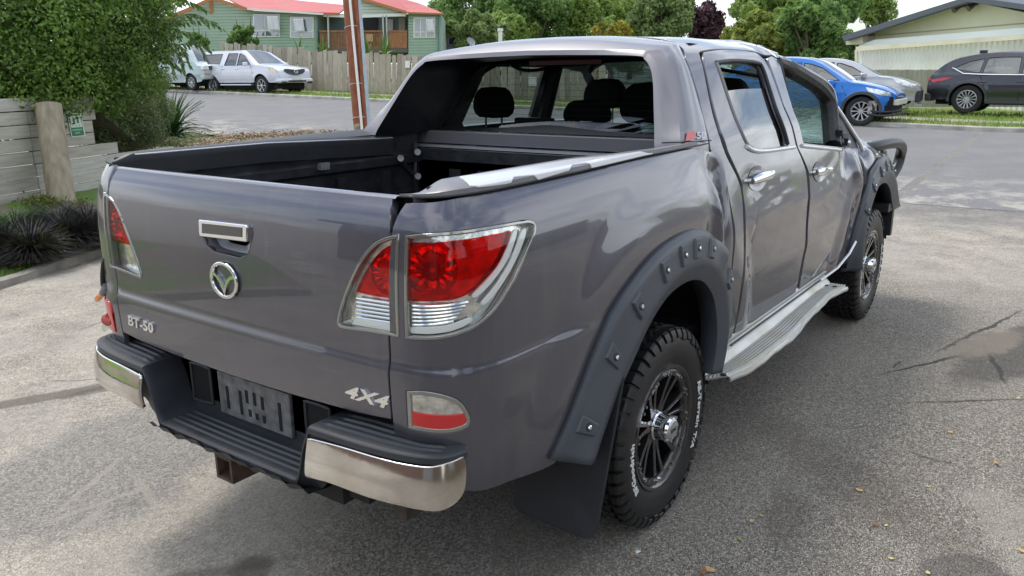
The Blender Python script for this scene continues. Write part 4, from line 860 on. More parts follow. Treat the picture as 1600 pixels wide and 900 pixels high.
# ---- interior
m = MB(); m.box((.75, -.80, .50), (2.9, .80, .55)); m.box((.74, -.72, .55), (.78, .72, 1.37)); m.build('cab_floor', DARK, truck)
m = MB(); m.add([(.80, y, z) for y, z in ((-.60, 1.80), (.60, 1.80))]+[(2.1, .58, 1.77), (2.1, -.58, 1.77)], [(0, 1, 2, 3)]); m.build('roof_lining', mat('headliner', (.16, .16, .15), rough=.9), truck)
def seat(name, x, y, w, rest=True, lean=.12):
    m = MB(); m.box((x, y-w, .85), (x+.5, y+w, 1.0)); m.obox((x-.02, y, 1.15), (1, 0, -.2), (0, 1, 0), (.2, 0, 1), .07, w, .24); s_ = m.build(name, SEATM, truck); bev(s_, .05, 3); return s_
def headrest(par, x, y, z, w=.135, h=.10):
    m = MB(); P = []
    for k in range(9):
        a = -PI/2+PI*k/8; zz = z+h*math.sin(a); e = max(.001, math.cos(a))**.45; ww = w*e*(1-.12*math.sin(a)) ; dd_ = .055*e
        P.append([(x+dd_*math.copysign(abs(math.cos(b))**.6, math.cos(b)), y+ww*math.copysign(abs(math.sin(b))**.6, math.sin(b)), zz) for b in np.linspace(0, 2*PI, 20, endpoint=False)])
    m.grid(P, closev=True, flip=False); m.build('headrest', SEATM, par, smooth=True)
    for s in (-.055, .055): m = MB(); m.tube([(x, y+s, z-h-.09), (x, y+s, z-h*.2)], .006, 8); m.build('headrest_post', ALU, par)
sb = seat('rear_seat', .92, 0, .66); headrest(sb, .98, .635-.02, 1.53, .125, .085); headrest(sb, .98, .02, 1.485, .13, .065); headrest(sb, .98, -.33, 1.535, .155, .10)
for y in (-.38, .38): s1 = seat('front_seat', 1.75, y, .26); headrest(s1, 1.80, y, 1.56, .14, .09)
m = MB(); P = []
for y in np.linspace(-.78, .78, 12): P.append([(2.40, y, .85), (2.38, y, 1.10), (2.42, y, 1.17), (2.55, y, 1.205), (2.95, y, 1.19)])
m.grid(P); da = m.build('dashboard', mat('grey_dash', (.20, .21, .20), rough=.6), truck, smooth=True)
m = MB(); m.tube([(2.36, -.62, 1.14), (2.41, -.62, 1.14)], .05, 16); m.build('air_vent', BLK, da)
m = MB(); m.tube([(2.28+.06*math.sin(a)*0-.05*math.sin(a), -.38+.18*math.cos(a), 1.12+.17*math.sin(a)) for a in np.linspace(0, 2*PI, 24, endpoint=False)], .014, 8, closed=True); m.build('steering_wheel', BLK, da, smooth=True)
m = MB(); m.box((.84, .16, 1.36), (.90, .38, 1.46)); bev(m.build('parcel_box', mat('dark_case', (.03, .032, .035), rough=.4), truck), .01)
m = MB(); m.box((1.55, -.60, 1.50), (1.58, -.52, 1.56)); m.build('blue_label', mat('blue_paper', (.05, .30, .62), rough=.6), truck)
for sg in (-1, 1):
    m = MB(); m.tube([(1.68, sg*.80, 1.0), (1.70, sg*.77, 1.38), (1.70, sg*.67, 1.73)], .045, 8); m.build('centre_pillar', BLK, truck, smooth=True)
    m = MB(); m.add([(.64, sg*.70, 1.40), (.92, sg*.80, 1.40), (.98, sg*.64, 1.74), (.78, sg*.58, 1.74)], [(0, 1, 2, 3)]); m.build('rear_pillar_trim', BLK, truck)
m = MB(); m.tube(crom([(1.0, .18, 1.735), (1.0, .32, 1.70), (1.02, .45, 1.70), (1.05, .55, 1.73)], k=4), .010, 6); m.build('hanging_cable', BLK, truck)
m = MB(); m.tube([(1.9, -.05, 1.74), (2.2, -.50, 1.64)], .012, 6); m.build('sun_visor_rod', BLK, truck)
# ---- loose wiring at the left corner
def W1(p, x=-1.17): return un(p[0], p[1], 'x', x)
wp = crom([W1(q) for q in [(176, 400), (168, 401), (162, 410), (160, 430), (161, 447), (164, 456)]], k=4)
m = MB(); m.tube(wp, .008, 8); wr = m.build('wiring_loom', BLK, truck, smooth=True)
m = MB(); m.tube(crom([W1(q) for q in [(164, 456), (166, 470), (171, 482), (174, 492)]], k=4), .0035, 6); m.build('thin_wire', BLK, wr)
def bulb(a, b, c, mb, mg, r=.014):
    A, B, C = W1(a), W1(b), W1(c); m = MB(); m.tube([A, B], r, 10); m.build('bulb_socket', mb, wr, smooth=True); m = MB(); m.tube([B, B*.5+C*.5, C*.85+B*.15, C], [r*.75, r*.85, r*.7, r*.2], 10); m.build('bulb', mg, wr, smooth=True)
bulb((166, 447), (161, 458), (150, 470), mat('grey_socket', (.2, .2, .21)), mat('amber_bulb_glass', (.85, .22, .01), rough=.15, coat=1, spec=.8))
bulb((173, 492), (168, 504), (163, 516), mat('red_socket', (.42, .05, .035), rough=.5), glass('bulb_glass', (.9, .9, .88), refl=1, base=.1), .016)
m = MB(); m.tube([W1((166, 499)), W1((180, 502))], .020, 12); m.build('socket_collar', MATS['red_socket'], wr)

# ---- wheels (outer face towards -y, built round the origin, then placed)
def build_wheel():
    R, hwid = .379, .130
    root = bpy.data.objects.new('wheel', None); COL.objects.link(root); WL[root.name] = Vector((0, 0, 0)); root.parent = truck
    prof = [(.242, -.108), (.246, -.118), (.264, -.126), (.300, -.134), (.325, -.134), (.345, -.129), (.360, -.122), (.369, -.112), (.374, -.09), (.376, 0), (.374, .09), (.369, .112), (.345, .129), (.31, .134), (.26, .126), (.235, .11)]
    m = MB(); m.lathe(prof, (0, 0, 0), 'y', 96)
    rg = random.Random(5)
    def blk(t0, t1, y0, y1, r0, r1, sk=0, tp=.12):
        V = []
        for r, k in ((r0, 0), (r1, tp)):
            for (t, y, s) in ((t0, y0, -sk), (t1, y0, -sk), (t1, y1, sk), (t0, y1, sk)):
                tm = (t0+t1)/2; ym = (y0+y1)/2; tt = tm+(t-tm)*(1-k)+s; yy = ym+(y-ym)*(1-k); V.append((r*math.cos(tt), yy, r*math.sin(tt)))
        m.add(V, [(4, 5, 6, 7), (0, 1, 5, 4), (1, 2, 6, 5), (2, 3, 7, 6), (3, 0, 4, 7)])
    N = 46; dt = 2*PI/N
    for i in range(N):
        t = i*dt
        for (y, w_, off, sk) in ((-.062, .019, 0, .35), (-.022, .017, .5, -.3), (.022, .017, 0, .3), (.062, .019, .5, -.35)):
            c = t+off*dt; blk(c-.42*dt, c-.02*dt, y-w_, y+w_*.4, .370, .3885, sk*dt*.4); blk(c+.04*dt, c+.42*dt, y-w_*.5, y+w_, .370, .3885, -sk*dt*.4)
        for sg in (-1, 1):
            c = t+(.25 if sg > 0 else 0)*dt; big = i % 2
            blk(c-.40*dt, c+.34*dt, sg*.088, sg*.118, .366, .3865, sk=sg*.06*dt)
            # shoulder lug wrapping down the side
            V = []; ya = .121 if not big else .124; zs = [(.3855, .114), (.380, .124), (.362, .1335), (.343 if big else .352, .136), (.340 if big else .349, .131), (.36, .120)]
            for tt in (c-.36*dt, c+.30*dt): V += [(r*math.cos(tt), sg*y, r*math.sin(tt)) for r, y in zs]
            nz = len(zs); m.add(V, [(k, k+1, nz+k+1, nz+k) for k in range(nz-1)]+[list(range(nz)), list(range(nz, 2*nz))])
    ty = m.build('tyre', RUB, root, smooth=True, angle=30)
    # raised letters
    def arc(txt, name, r, a0, size, flipd=1, sx=1):
        # a0: angle in the x-z plane of the text middle; letters read clockwise seen from -y
        def fn(x, y, z):
            rr = r+y*1.0; a = a0-x/r; return (rr*math.cos(a), -.1335-z*.9-.001, rr*math.sin(a))
        return rev(name, txt, size, fn, WHT, root, depth=.003, sx=sx, bold=.0006, spacing=1.05)
    arc('All-Terrain T/A', 'tyre_lettering', .292, math.radians(-8), .040, sx=1.12)
    arc('BFGoodrich', 'tyre_lettering', .292, math.radians(180+12), .036, sx=1.2)
    GB = mat('gloss_black_rim', (.012, .012, .013), rough=.18, coat=.8); MF = mat('machined_edge', (.6, .6, .6), rough=.2, metal=1)
    m = MB(); m.lathe([(.240, -.110), (.246, -.118), (.243, -.124), (.236, -.123), (.226, -.114), (.222, -.095), (.213, -.05), (.20, .02), (.20, .10)], (0, 0, 0), 'y', 64); rim = m.build('rim', GB, root, smooth=True, angle=40)
    m = MB(); m.lathe([(.226, -.100), (.225, -.114), (.217, -.117), (.200, -.110), (.194, -.098), (.194, -.085)], (0, 0, 0), 'y', 64); m.build('rim_ring', GB, root, smooth=True, angle=40)
    m = MB()
    for k in range(24):
        a = 2*PI*k/24+(.07 if k % 2 else -.07); c = np.array([.209*math.cos(a), -.113, .209*math.sin(a)]); m.tube([c, c+np.array([0, -.008, 0])], .0055, 6)
    m.build('rim_bolt', MF, root, kind='stuff')
    # forked spokes
    for k in range(7):
        a = 2*PI*k/7+.2; m = MB(); ca, sa = math.cos(a), math.sin(a)
        def pt(r, t, y): return (r*ca-t*sa, y, r*sa+t*ca)
        for s in (-1, 1):
            sec = []
            for r, c, w_, y in ((.045, .010, .018, -.084), (.085, .012, .0125, -.088), (.13, .019, .0115, -.094), (.17, .027, .0125, -.102), (.207, .033, .016, -.110)):
                sec.append([pt(r, s*c-w_, y+.035), pt(r, s*c-w_*.8, y), pt(r, s*c+w_*.8, y), pt(r, s*c+w_, y+.035)])
            m.grid(sec); 
        sp = m.build('spoke', GB, root)
        m = MB()
        for s in (-1, 1): (m.tube([pt(.10, s*.012, -.0905), pt(.13, s*.0165, -.0950), pt(.165, s*.024, -.1025)], .0007, 5, cap=False) if k % 3 != 1 else None)
        if k in (2, 5): m.obox(pt(.200, 0, -.1125), pt(1, 0, 0), (0, 1, .0), pt(0, 1, 0), .008, .0015, .026)
        (m.build('spoke_edge', MF, root) if m.v else None)
    m = MB(); m.lathe([(.058, -.085), (.058, -.094), (.055, -.098), (.053, -.100), (.050, -.142), (.046, -.152), (.043, -.155), (.034, -.156), (.0, -.157)], (0, 0, 0), 'y', 16); m.build('hub_cap', CHROME, root, smooth=True, angle=30)
    m = MB()
    for k in range(8): a = 2*PI*k/8; c = np.array([.0505*math.cos(a), -.140, .0505*math.sin(a)]); m.tube([c, c+np.array([0, -.013, 0])], .0055, 6)
    m.build('cap_screw', ALU, root, kind='stuff')
    m = MB(); m.lathe([(.040, -.1555), (.036, -.1585), (0, -.159)], (0, 0, 0), 'y', 24); m.build('cap_disc', ALU, root, smooth=True)
    rev('cap_lettering', 'KMC', .020, lambda x, y, z: (x, -.1592-z, y), BLK, root, depth=.0008, sx=1.2, bold=.0004)
    m = MB(); m.lathe([(.0, -.0), (.15, -.0), (.15, .02), (.0, .02)], (0, 0, 0), 'y', 32); m.build('brake_disc', mat('brake_metal', (.12, .11, .10), rough=.5, metal=.8), root)
    m = MB(); m.lathe([(.0, .03), (.205, .03), (.205, .10)], (0, 0, 0), 'y', 32); m.build('wheel_back', DARK, root)
    return root
whl = build_wheel(); ch_ = list(whl.children)
for k, (cx, sg) in enumerate(((0, -1), (3.22, -1), (0, 1), (3.22, 1))):
    if k == 0: w_ = whl
    else:
        w_ = whl.copy(); COL.objects.link(w_)
        for c in ch_: d = c.copy(); COL.objects.link(d); d.parent = w_
    w_.location = Vector((cx if cx == 0 else 3.25, sg*(.798 if cx == 0 else .812), .372))-WL[truck.name]; w_.rotation_euler = (0, 0, 0 if sg < 0 else PI)
    w_.rotation_euler = (0, 0, 0) if sg < 0 else (0, 0, PI)
# ================================================================== GROUND
GZ = -.016
def G(x, y):
    x = np.asarray(x, float); y = np.asarray(y, float)
    return GZ+.0275*np.maximum(y, 0)*ss(3, 8.5, x)+.035*np.clip(x-9, 0, 10)
def shader(name, fn):
    m = bpy.data.materials.new(name); m.use_nodes = True; t = m.node_tree; b = t.nodes['Principled BSDF']; fn(t, b); return m
class NT:
    def __init__(s, t): s.t = t; s.co = s.n('ShaderNodeTexCoord').outputs['Object']
    def n(s, k, **kw):
        q = s.t.nodes.new(k)
        for a, b in kw.items(): setattr(q, a, b)
        return q
    def l(s, a, b): s.t.links.new(a, b)
    def noise(s, sc, det=5, rough=.55, vec=None, col=False):
        q = s.n('ShaderNodeTexNoise'); q.inputs['Scale'].default_value = sc; q.inputs['Detail'].default_value = det; q.inputs['Roughness'].default_value = rough; s.l(vec or s.co, q.inputs['Vector']); return q.outputs['Color' if col else 'Fac']
    def ramp(s, v, a, b, lo=0., hi=1.):
        q = s.n('ShaderNodeMapRange'); q.clamp = True; q.inputs['From Min'].default_value = a; q.inputs['From Max'].default_value = b; q.inputs['To Min'].default_value = lo; q.inputs['To Max'].default_value = hi; q.interpolation_type = 'SMOOTHSTEP'; s.l(v, q.inputs['Value']); return q.outputs['Result']
    def m(s, op, a, b=None):
        q = s.n('ShaderNodeMath', operation=op); 
        for i, v in enumerate((a, b)):
            if v is None: continue
            if isinstance(v, (int, float)): q.inputs[i].default_value = v
            else: s.l(v, q.inputs[i])
        return q.outputs[0]
    def mix(s, f, a, b, mode='MIX'):
        q = s.n('ShaderNodeMixRGB', blend_type=mode)
        for i, v in enumerate((f, a, b)):
            if isinstance(v, (int, float)): q.inputs[i].default_value = v
            elif isinstance(v, tuple): q.inputs[i].default_value = (*v, 1)
            else: s.l(v, q.inputs[i])
        return q.outputs[0]
    def xyz(s, vec=None):
        q = s.n('ShaderNodeSeparateXYZ'); s.l(vec or s.co, q.inputs[0]); return q.outputs
    def ell(s, cx, cy, rx, ry, a=0, soft=.3, warp=.25, wsc=4., out=None):
        w = s.noise(wsc, 7, .72, col=True); v = s.n('ShaderNodeVectorMath', operation='SUBTRACT'); s.l(w, v.inputs[0]); v.inputs[1].default_value = (.5, .5, .5)
        v2 = s.n('ShaderNodeVectorMath', operation='SCALE'); s.l(v.outputs[0], v2.inputs[0]); v2.inputs['Scale'].default_value = warp*2
        v3 = s.n('ShaderNodeVectorMath', operation='ADD'); s.l(s.co, v3.inputs[0]); s.l(v2.outputs[0], v3.inputs[1])
        x, y, z = s.xyz(v3.outputs[0]); x = s.m('SUBTRACT', x, cx); y = s.m('SUBTRACT', y, cy); c, sn = math.cos(a), math.sin(a)
        u = s.m('DIVIDE', s.m('ADD', s.m('MULTIPLY', x, c), s.m('MULTIPLY', y, sn)), rx); w_ = s.m('DIVIDE', s.m('SUBTRACT', s.m('MULTIPLY', y, c), s.m('MULTIPLY', x, sn)), ry)
        d = s.m('SQRT', s.m('ADD', s.m('MULTIPLY', u, u), s.m('MULTIPLY', w_, w_))); return s.ramp(d, 1+soft, 1-soft*.2)
def asph(t, b):
    N = NT(t); x, y, z = N.xyz()
    vo = N.n('ShaderNodeTexVoronoi'); vo.inputs['Scale'].default_value = 135; N.l(N.co, vo.inputs['Vector'])
    vd = N.n('ShaderNodeTexVoronoi'); vd.inputs['Scale'].default_value = 135; vd.feature = 'DISTANCE_TO_EDGE'; N.l(N.co, vd.inputs['Vector'])
    sep = N.n('ShaderNodeSeparateColor'); N.l(vo.outputs['Color'], sep.inputs[0]); rnd = sep.outputs[0]
    big = N.noise(.55, 4); mid = N.noise(2.3, 6, .6); fine = N.noise(22, 6, .7)
    # dusty pale zones: to the left of the truck and out towards the street
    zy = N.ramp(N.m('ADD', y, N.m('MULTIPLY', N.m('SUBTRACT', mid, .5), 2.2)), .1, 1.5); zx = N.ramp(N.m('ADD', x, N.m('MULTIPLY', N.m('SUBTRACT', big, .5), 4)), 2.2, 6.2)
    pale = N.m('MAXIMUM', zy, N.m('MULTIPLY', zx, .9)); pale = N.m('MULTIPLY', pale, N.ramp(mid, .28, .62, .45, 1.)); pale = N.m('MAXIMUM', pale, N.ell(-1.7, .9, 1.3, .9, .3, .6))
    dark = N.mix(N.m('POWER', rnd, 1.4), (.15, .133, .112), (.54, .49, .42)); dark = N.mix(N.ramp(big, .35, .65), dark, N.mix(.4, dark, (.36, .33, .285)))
    lite = N.mix(N.ramp(fine, .3, .7), (.42, .36, .285), (.72, .645, .53)); lite = N.mix(.5, lite, N.mix(rnd, (.13, .12, .11), (.70, .65, .57)))
    lite = N.mix(N.ramp(N.noise(1.1, 5, vec=None), .45, .62, 0, .45), lite, (.40, .375, .34))
    # bluish grey beds of worn chips
    lite = N.mix(N.m('MULTIPLY', N.ell(-1.0, 1.35, .55, .38, .5, .5), .6), lite, N.mix(rnd, (.11, .11, .11), (.28, .275, .265)))
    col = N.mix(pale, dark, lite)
    gapm = N.ramp(vd.outputs['Distance'], .0, .09); gf = N.m('SUBTRACT', 1.0, N.m('MULTIPLY', N.m('SUBTRACT', 1.0, gapm), N.ramp(pale, 0, 1, .75, .25)))
    col = N.mix(1.0, col, gf, 'MULTIPLY')
    far = N.m('MULTIPLY', N.ramp(N.m('ADD', x, N.m('MULTIPLY', N.m('SUBTRACT', N.noise(1.6, 6, .7), .5), 5.)), 6.6, 9.2), .75); col = N.mix(far, col, N.mix(N.ramp(fine, .3, .7), (.14, .138, .138), (.24, .235, .225)))
    # stains, damp tracks, repair patches (shape of their own)
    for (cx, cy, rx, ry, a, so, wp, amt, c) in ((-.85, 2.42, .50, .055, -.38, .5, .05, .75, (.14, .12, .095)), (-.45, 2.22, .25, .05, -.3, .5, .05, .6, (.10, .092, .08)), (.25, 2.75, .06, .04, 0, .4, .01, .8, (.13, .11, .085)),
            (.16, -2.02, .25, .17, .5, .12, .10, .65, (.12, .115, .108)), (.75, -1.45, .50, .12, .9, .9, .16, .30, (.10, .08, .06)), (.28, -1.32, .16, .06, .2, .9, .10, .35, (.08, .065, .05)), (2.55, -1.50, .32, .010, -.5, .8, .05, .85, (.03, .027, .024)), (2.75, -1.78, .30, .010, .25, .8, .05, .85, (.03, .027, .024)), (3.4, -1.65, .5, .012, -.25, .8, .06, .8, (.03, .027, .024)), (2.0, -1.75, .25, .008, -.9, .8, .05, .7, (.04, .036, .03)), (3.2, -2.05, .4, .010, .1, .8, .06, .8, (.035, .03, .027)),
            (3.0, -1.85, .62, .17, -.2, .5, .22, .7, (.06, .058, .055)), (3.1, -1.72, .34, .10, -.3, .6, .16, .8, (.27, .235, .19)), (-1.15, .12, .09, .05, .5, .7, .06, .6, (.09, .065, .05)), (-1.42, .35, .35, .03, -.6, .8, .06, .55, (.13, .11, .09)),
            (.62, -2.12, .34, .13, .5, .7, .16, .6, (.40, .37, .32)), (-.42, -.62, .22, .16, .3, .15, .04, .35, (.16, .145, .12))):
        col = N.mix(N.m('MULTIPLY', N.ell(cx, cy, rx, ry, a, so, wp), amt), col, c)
    # pale Y shaped crack filler, hairline cracks
    for (cx, cy, rx, ry, a) in ((-1.22, 1.02, .17, .012, -.15), (-1.14, 1.22, .20, .012, .55), (-1.04, .98, .12, .014, 1.3), (-1.30, .93, .06, .02, .5)):
        col = N.mix(N.m('MULTIPLY', N.ell(cx, cy, rx, ry, a, .8, .035, 14), .6), col, (.42, .375, .32))
    ck = N.n('ShaderNodeTexVoronoi'); ck.feature = 'DISTANCE_TO_EDGE'; ck.inputs['Scale'].default_value = .55; w = N.mix(.12, N.co, N.noise(3, 6, col=True)); N.l(w, ck.inputs['Vector'])
    crk = N.m('MULTIPLY', N.ramp(ck.outputs['Distance'], .004, .0), N.ramp(N.noise(2.2, 3), .52, .62)); col = N.mix(N.m('MULTIPLY', crk, .55), col, (.05, .045, .04))
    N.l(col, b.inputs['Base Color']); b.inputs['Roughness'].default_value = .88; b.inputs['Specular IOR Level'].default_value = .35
    h = N.m('ADD', N.m('MULTIPLY', gapm, 1.0), N.m('MULTIPLY', rnd, .7)); h = N.m('MULTIPLY', h, N.ramp(pale, 0, 1, 1., .45)); h = N.m('SUBTRACT', h, N.m('MULTIPLY', crk, 2.))
    bp = N.n('ShaderNodeBump'); bp.inputs['Strength'].default_value = 1.0; bp.inputs['Distance'].default_value = .005; N.l(h, bp.inputs['Height'])
    bp2 = N.n('ShaderNodeBump'); bp2.inputs['Strength'].default_value = .35; bp2.inputs['Distance'].default_value = .03; N.l(N.noise(5, 6, .6), bp2.inputs['Height']); N.l(bp.outputs['Normal'], bp2.inputs['Normal']); N.l(bp2.outputs['Normal'], b.inputs['Normal'])
gx = np.concatenate([np.linspace(-300, -10, 12), np.linspace(-9, 26, 71), np.linspace(28, 300, 14)]); gy = np.concatenate([np.linspace(-300, -14, 12), np.linspace(-13, 45, 60), np.linspace(48, 300, 12)])
def sheet(name, xs, ys, zf, m, kind='structure'):
    X, Y = np.meshgrid(xs, ys, indexing='ij'); g = MB(); g.grid(np.stack([X, Y, zf(X, Y)], -1)); return g.build(name, m, smooth=True, kind=kind, angle=60)
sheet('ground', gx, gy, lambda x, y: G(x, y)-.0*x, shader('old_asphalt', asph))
def roadsh(t, b):
    N = NT(t); n1 = N.noise(60, 5, .7); n2 = N.noise(1.2, 5); x, y, z = N.xyz()
    c = N.mix(N.ramp(n1, .3, .7), (.125, .125, .130), (.20, .198, .20)); c = N.mix(N.ramp(n2, .4, .65, 0, .4), c, (.22, .215, .205)); e = N.m('MULTIPLY', N.ramp(x, 13.0, 9.0), N.ramp(N.noise(1.7, 7, .72), .47, .60))
    c = N.mix(N.m('MULTIPLY', e, .6), c, (.48, .44, .38)); N.l(c, b.inputs['Base Color']); b.inputs['Roughness'].default_value = .85
    bp = N.n('ShaderNodeBump'); bp.inputs['Strength'].default_value = .5; bp.inputs['Distance'].default_value = .006; N.l(n1, bp.inputs['Height']); N.l(bp.outputs['Normal'], b.inputs['Normal'])
xr = lambda y: 18.9-.03*y
X, Y = np.meshgrid(np.linspace(0, 1, 24), np.linspace(-60, 80, 71), indexing='ij'); XX = 9.0+(xr(Y)-9.0)*X+.0*Y
g = MB(); g.grid(np.stack([XX, Y, G(XX, Y)+.004], -1)); g.build('road', shader('street_asphalt', roadsh), smooth=True, kind='structure')
# far kerb and grass verge
def grassmat(name, c1, c2, c3):
    def f(t, b):
        N = NT(t); a = N.mix(N.ramp(N.noise(35, 6, .7), .3, .7), c1, c2); a = N.mix(N.ramp(N.noise(.9, 5), .45, .62, 0, .8), a, c3); N.l(a, b.inputs['Base Color']); b.inputs['Roughness'].default_value = .9
        bp = N.n('ShaderNodeBump'); bp.inputs['Strength'].default_value = 1; bp.inputs['Distance'].default_value = .03; N.l(N.noise(45, 4, .7), bp.inputs['Height']); N.l(bp.outputs['Normal'], b.inputs['Normal'])
    return shader(name, f)
GR = grassmat('verge_grass', (.09, .17, .025), (.19, .30, .05), (.24, .26, .09))
Yk = np.linspace(-60, 80, 141); P = [[(xr(y)+dx, y, float(G(xr(y), y))+dz) for dx, dz in ((0, -.02), (.01, .09), (.03, .11), (.14, .115), (.15, .10))] for y in Yk]
g = MB(); g.grid(P, flip=True); g.build('far_kerb', mat('kerb_concrete', (.38, .36, .33), rough=.85, var=.3, vscale=3, bump=.3), kind='structure', smooth=True)
X, Y = np.meshgrid(np.linspace(0, 1, 20), np.linspace(-60, 80, 71), indexing='ij'); XX = xr(Y)+.14+X*14
g = MB(); g.grid(np.stack([XX, Y, G(XX, Y)+.10], -1)); g.build('grass_verge', GR, smooth=True, kind='structure')
X, Y = np.meshgrid(np.linspace(0, 1, 6), np.linspace(-60, 80, 71), indexing='ij'); XX = xr(Y)+1.5+X*1.3
g = MB(); g.grid(np.stack([XX, Y, G(XX, Y)+.108], -1)); g.build('footpath', mat('path_gravel', (.30, .27, .22), rough=.9, var=.3, vscale=2, bump=.5, bscale=50), smooth=True, kind='structure')
# near-left verge: kerb, lawn, bank, retaining wall
KL = [(-4.2, 2.9), (-2.0, 4.05), (.12, 5.17), (1.35, 5.79), (3.0, 6.7), (5.0, 7.9), (6.6, 9.0)]
kl = crom([np.array(p) for p in KL], k=6)
def kn(i, P): t = P[min(i+1, len(P)-1)]-P[max(0, i-1)]; t /= np.linalg.norm(t); return np.array([-t[1], t[0]])
KN = [kn(i, kl) for i in range(len(kl))]
rk = random.Random(4)
g = MB(); g.grid([[np.array([*(p+n*d), z+(.012*math.sin(i*1.3)+.01*math.sin(i*.5) if z > 0 else 0)]) for d, z in ((-.0, -.03), (.005, .05), (.03, .062), (.10, .06), (.12, .03))] for i, (p, n) in enumerate(zip(kl, KN))], flip=True)
g.build('near_kerb', mat('old_kerb', (.24, .22, .19), rough=.9, var=.4, vscale=5, bump=.6, bscale=40), kind='structure', smooth=True)
WA, WB = at(0, 313, 8.8), at(187, 299, 10.6); wd = (WB-WA)[:2]; wL = np.linalg.norm(wd); wd /= wL; wn = np.array([-wd[1], wd[0]]); WZ = .32
def wallp(s, n=0, z=0): return np.array([WA[0]+wd[0]*s+wn[0]*n, WA[1]+wd[1]*s+wn[1]*n, z])
g = MB(); P = []
for i, (p, n) in enumerate(zip(kl, KN)):
    a = p+n*.10; s = (a-WA[:2])@wd; b_ = WA[:2]+wd*s; row = []
    if (b_-a)@wn < .3: b_ = a+wn*1.2
    for k in range(14):
        f = k/13; q = a+(b_-a)*f; row.append((q[0], q[1], .035+(WZ-.0)*ss(0, .9, f)+.02*math.sin(q[0]*3+q[1]*2)*ss(0, .3, f)))
    P.append(row)
g.grid(P, flip=True); g.build('garden_bank', shader('bank_soil', lambda t, b: (lambda N: (N.l(N.mix(N.ramp(N.noise(1.4, 4), .42, .56), N.mix(N.ramp(N.noise(30, 5, .7), .3, .7), (.075, .15, .02), (.15, .25, .04)), N.mix(N.noise(40, 5), (.12, .09, .07), (.30, .25, .20))), b.inputs['Base Color']), b.inputs['Roughness'].__setattr__('default_value', .9)))(NT(t))), smooth=True, kind='structure')
# ------------------------------------------------ retaining wall of planks
wall = thing('retaining_wall', 'weathered grey timber plank retaining wall with a round post below the dense green hedge tree', 'retaining wall', tuple(wallp(1.5, 0, 0)))
PK = [mat('plank_grey_%s' % 'abc'[i], c, rough=.85, col2=c2, vscale=3, stretch=(1, 1, 9), bump=.5, bscale=30, bdist=.004) for i, (c, c2) in enumerate([((.36, .35, .29), (.52, .50, .43)), ((.33, .31, .26), (.47, .45, .39)), ((.40, .39, .34), (.56, .55, .48))])]
for r in range(8):
    z0 = WZ-.03+r*.150; segs = [(-2.2, .55), (.56, 1.55)] if r > 2 else [(-2.2, .56), (.57, 3.1)]
    if r == 3: segs[1] = (.56, 1.95)
    if r > 5: segs[1] = (.56, 1.62)
    for (a, b_) in segs:
        n0 = rk.uniform(-.008, .008); m = MB(); V = []; k = 6
        for s in np.linspace(a, b_, k):
            j = rk.uniform(-.003, .003); V.append([wallp(s, n0, z0+.004+j), wallp(s, n0, z0+.143+j), wallp(s, n0+.045, z0+.143+j), wallp(s, n0+.045, z0+.004+j)])
        m.grid(V, closev=True); m.f += [[0, 1, 2, 3], [4*k-1, 4*k-2, 4*k-3, 4*k-4]]; m.build('plank', PK[rk.randrange(3)], wall, fix=True)
pa, pb = at(99, 330, 9.15), at(76, 170, 9.15); m = MB(); pts = [pa*(1-t)+pb*t for t in np.linspace(-.05, 1.04, 12)]; m.tube(pts, [.150-.012*t+.003*math.sin(7*t*3) for t in np.linspace(0, 1, 12)], 20); m.build('post', mat('round_post_wood', (.24, .20, .14), rough=.85, col2=(.40, .35, .26), vscale=6, stretch=(3, 3, .6), bump=.5, bscale=25), wall, smooth=True)
# sign
def vpl(a, b):  # vertical plane through two points; returns pixel -> world
    a, b = np.array(a, float), np.array(b, float); t = (b-a)[:2]; n = np.array([-t[1], t[0], 0]); n /= np.linalg.norm(n)
    def f(px, py, off=0):
        d = _f*FPX+_r*(px-800)-_u*(py-450); q = a-n*np.sign(n@_f)*off; return CP+d*(((q-CP)@n)/(d@n))
    return f
wf = vpl(WA, WB); S4 = [(104.6, 177.6), (126, 176.6), (134, 212.5), (112, 214.8)]
def SG(u, v, w=0): return (lambda q: wf(q[0], q[1], .012+w))((np.array(S4[0])*(1-u)+np.array(S4[1])*u)*(1-v)+(np.array(S4[3])*(1-u)+np.array(S4[2])*u)*v)
sg_ = thing('garden_sign', 'small green and white sign leaning on the plank wall beside the round post', 'sign', tuple(SG(.5, 1)))
GRN, GWH, LGR = mat('sign_green', (.03, .16, .085), rough=.4), mat('sign_white', (.62, .70, .60), rough=.5), mat('sign_light_green', (.18, .42, .27), rough=.4)
def sq(nm, u0, u1, v0, v1, m_, w=.004, th=.004): q = MB(); q.prism([(u0, v0), (u1, v0), (u1, v1), (u0, v1)], w-th, w, SG); q.build(nm, m_, sg_, fix=True)
sq('board', 0, 1, 0, 1, GWH, .004, .012); sq('green_panel', .07, .93, .04, .96, GRN, .006)
sq('white_panel', .13, .88, .10, .24, GWH, .008); sq('white_panel', .10, .90, .42, .60, GWH, .008)
for k in range(3): sq('letter_stem', .16+.29*k, .30+.29*k, .24, .46, GWH, .0085) if k != 9 else None
for k in range(3): sq('letter_gap', .24+.22*k, .29+.22*k, .46, .58, LGR, .0095)
sq('text_line', .14, .84, .67, .74, LGR, .009); sq('text_line', .30, .66, .80, .86, LGR, .009)
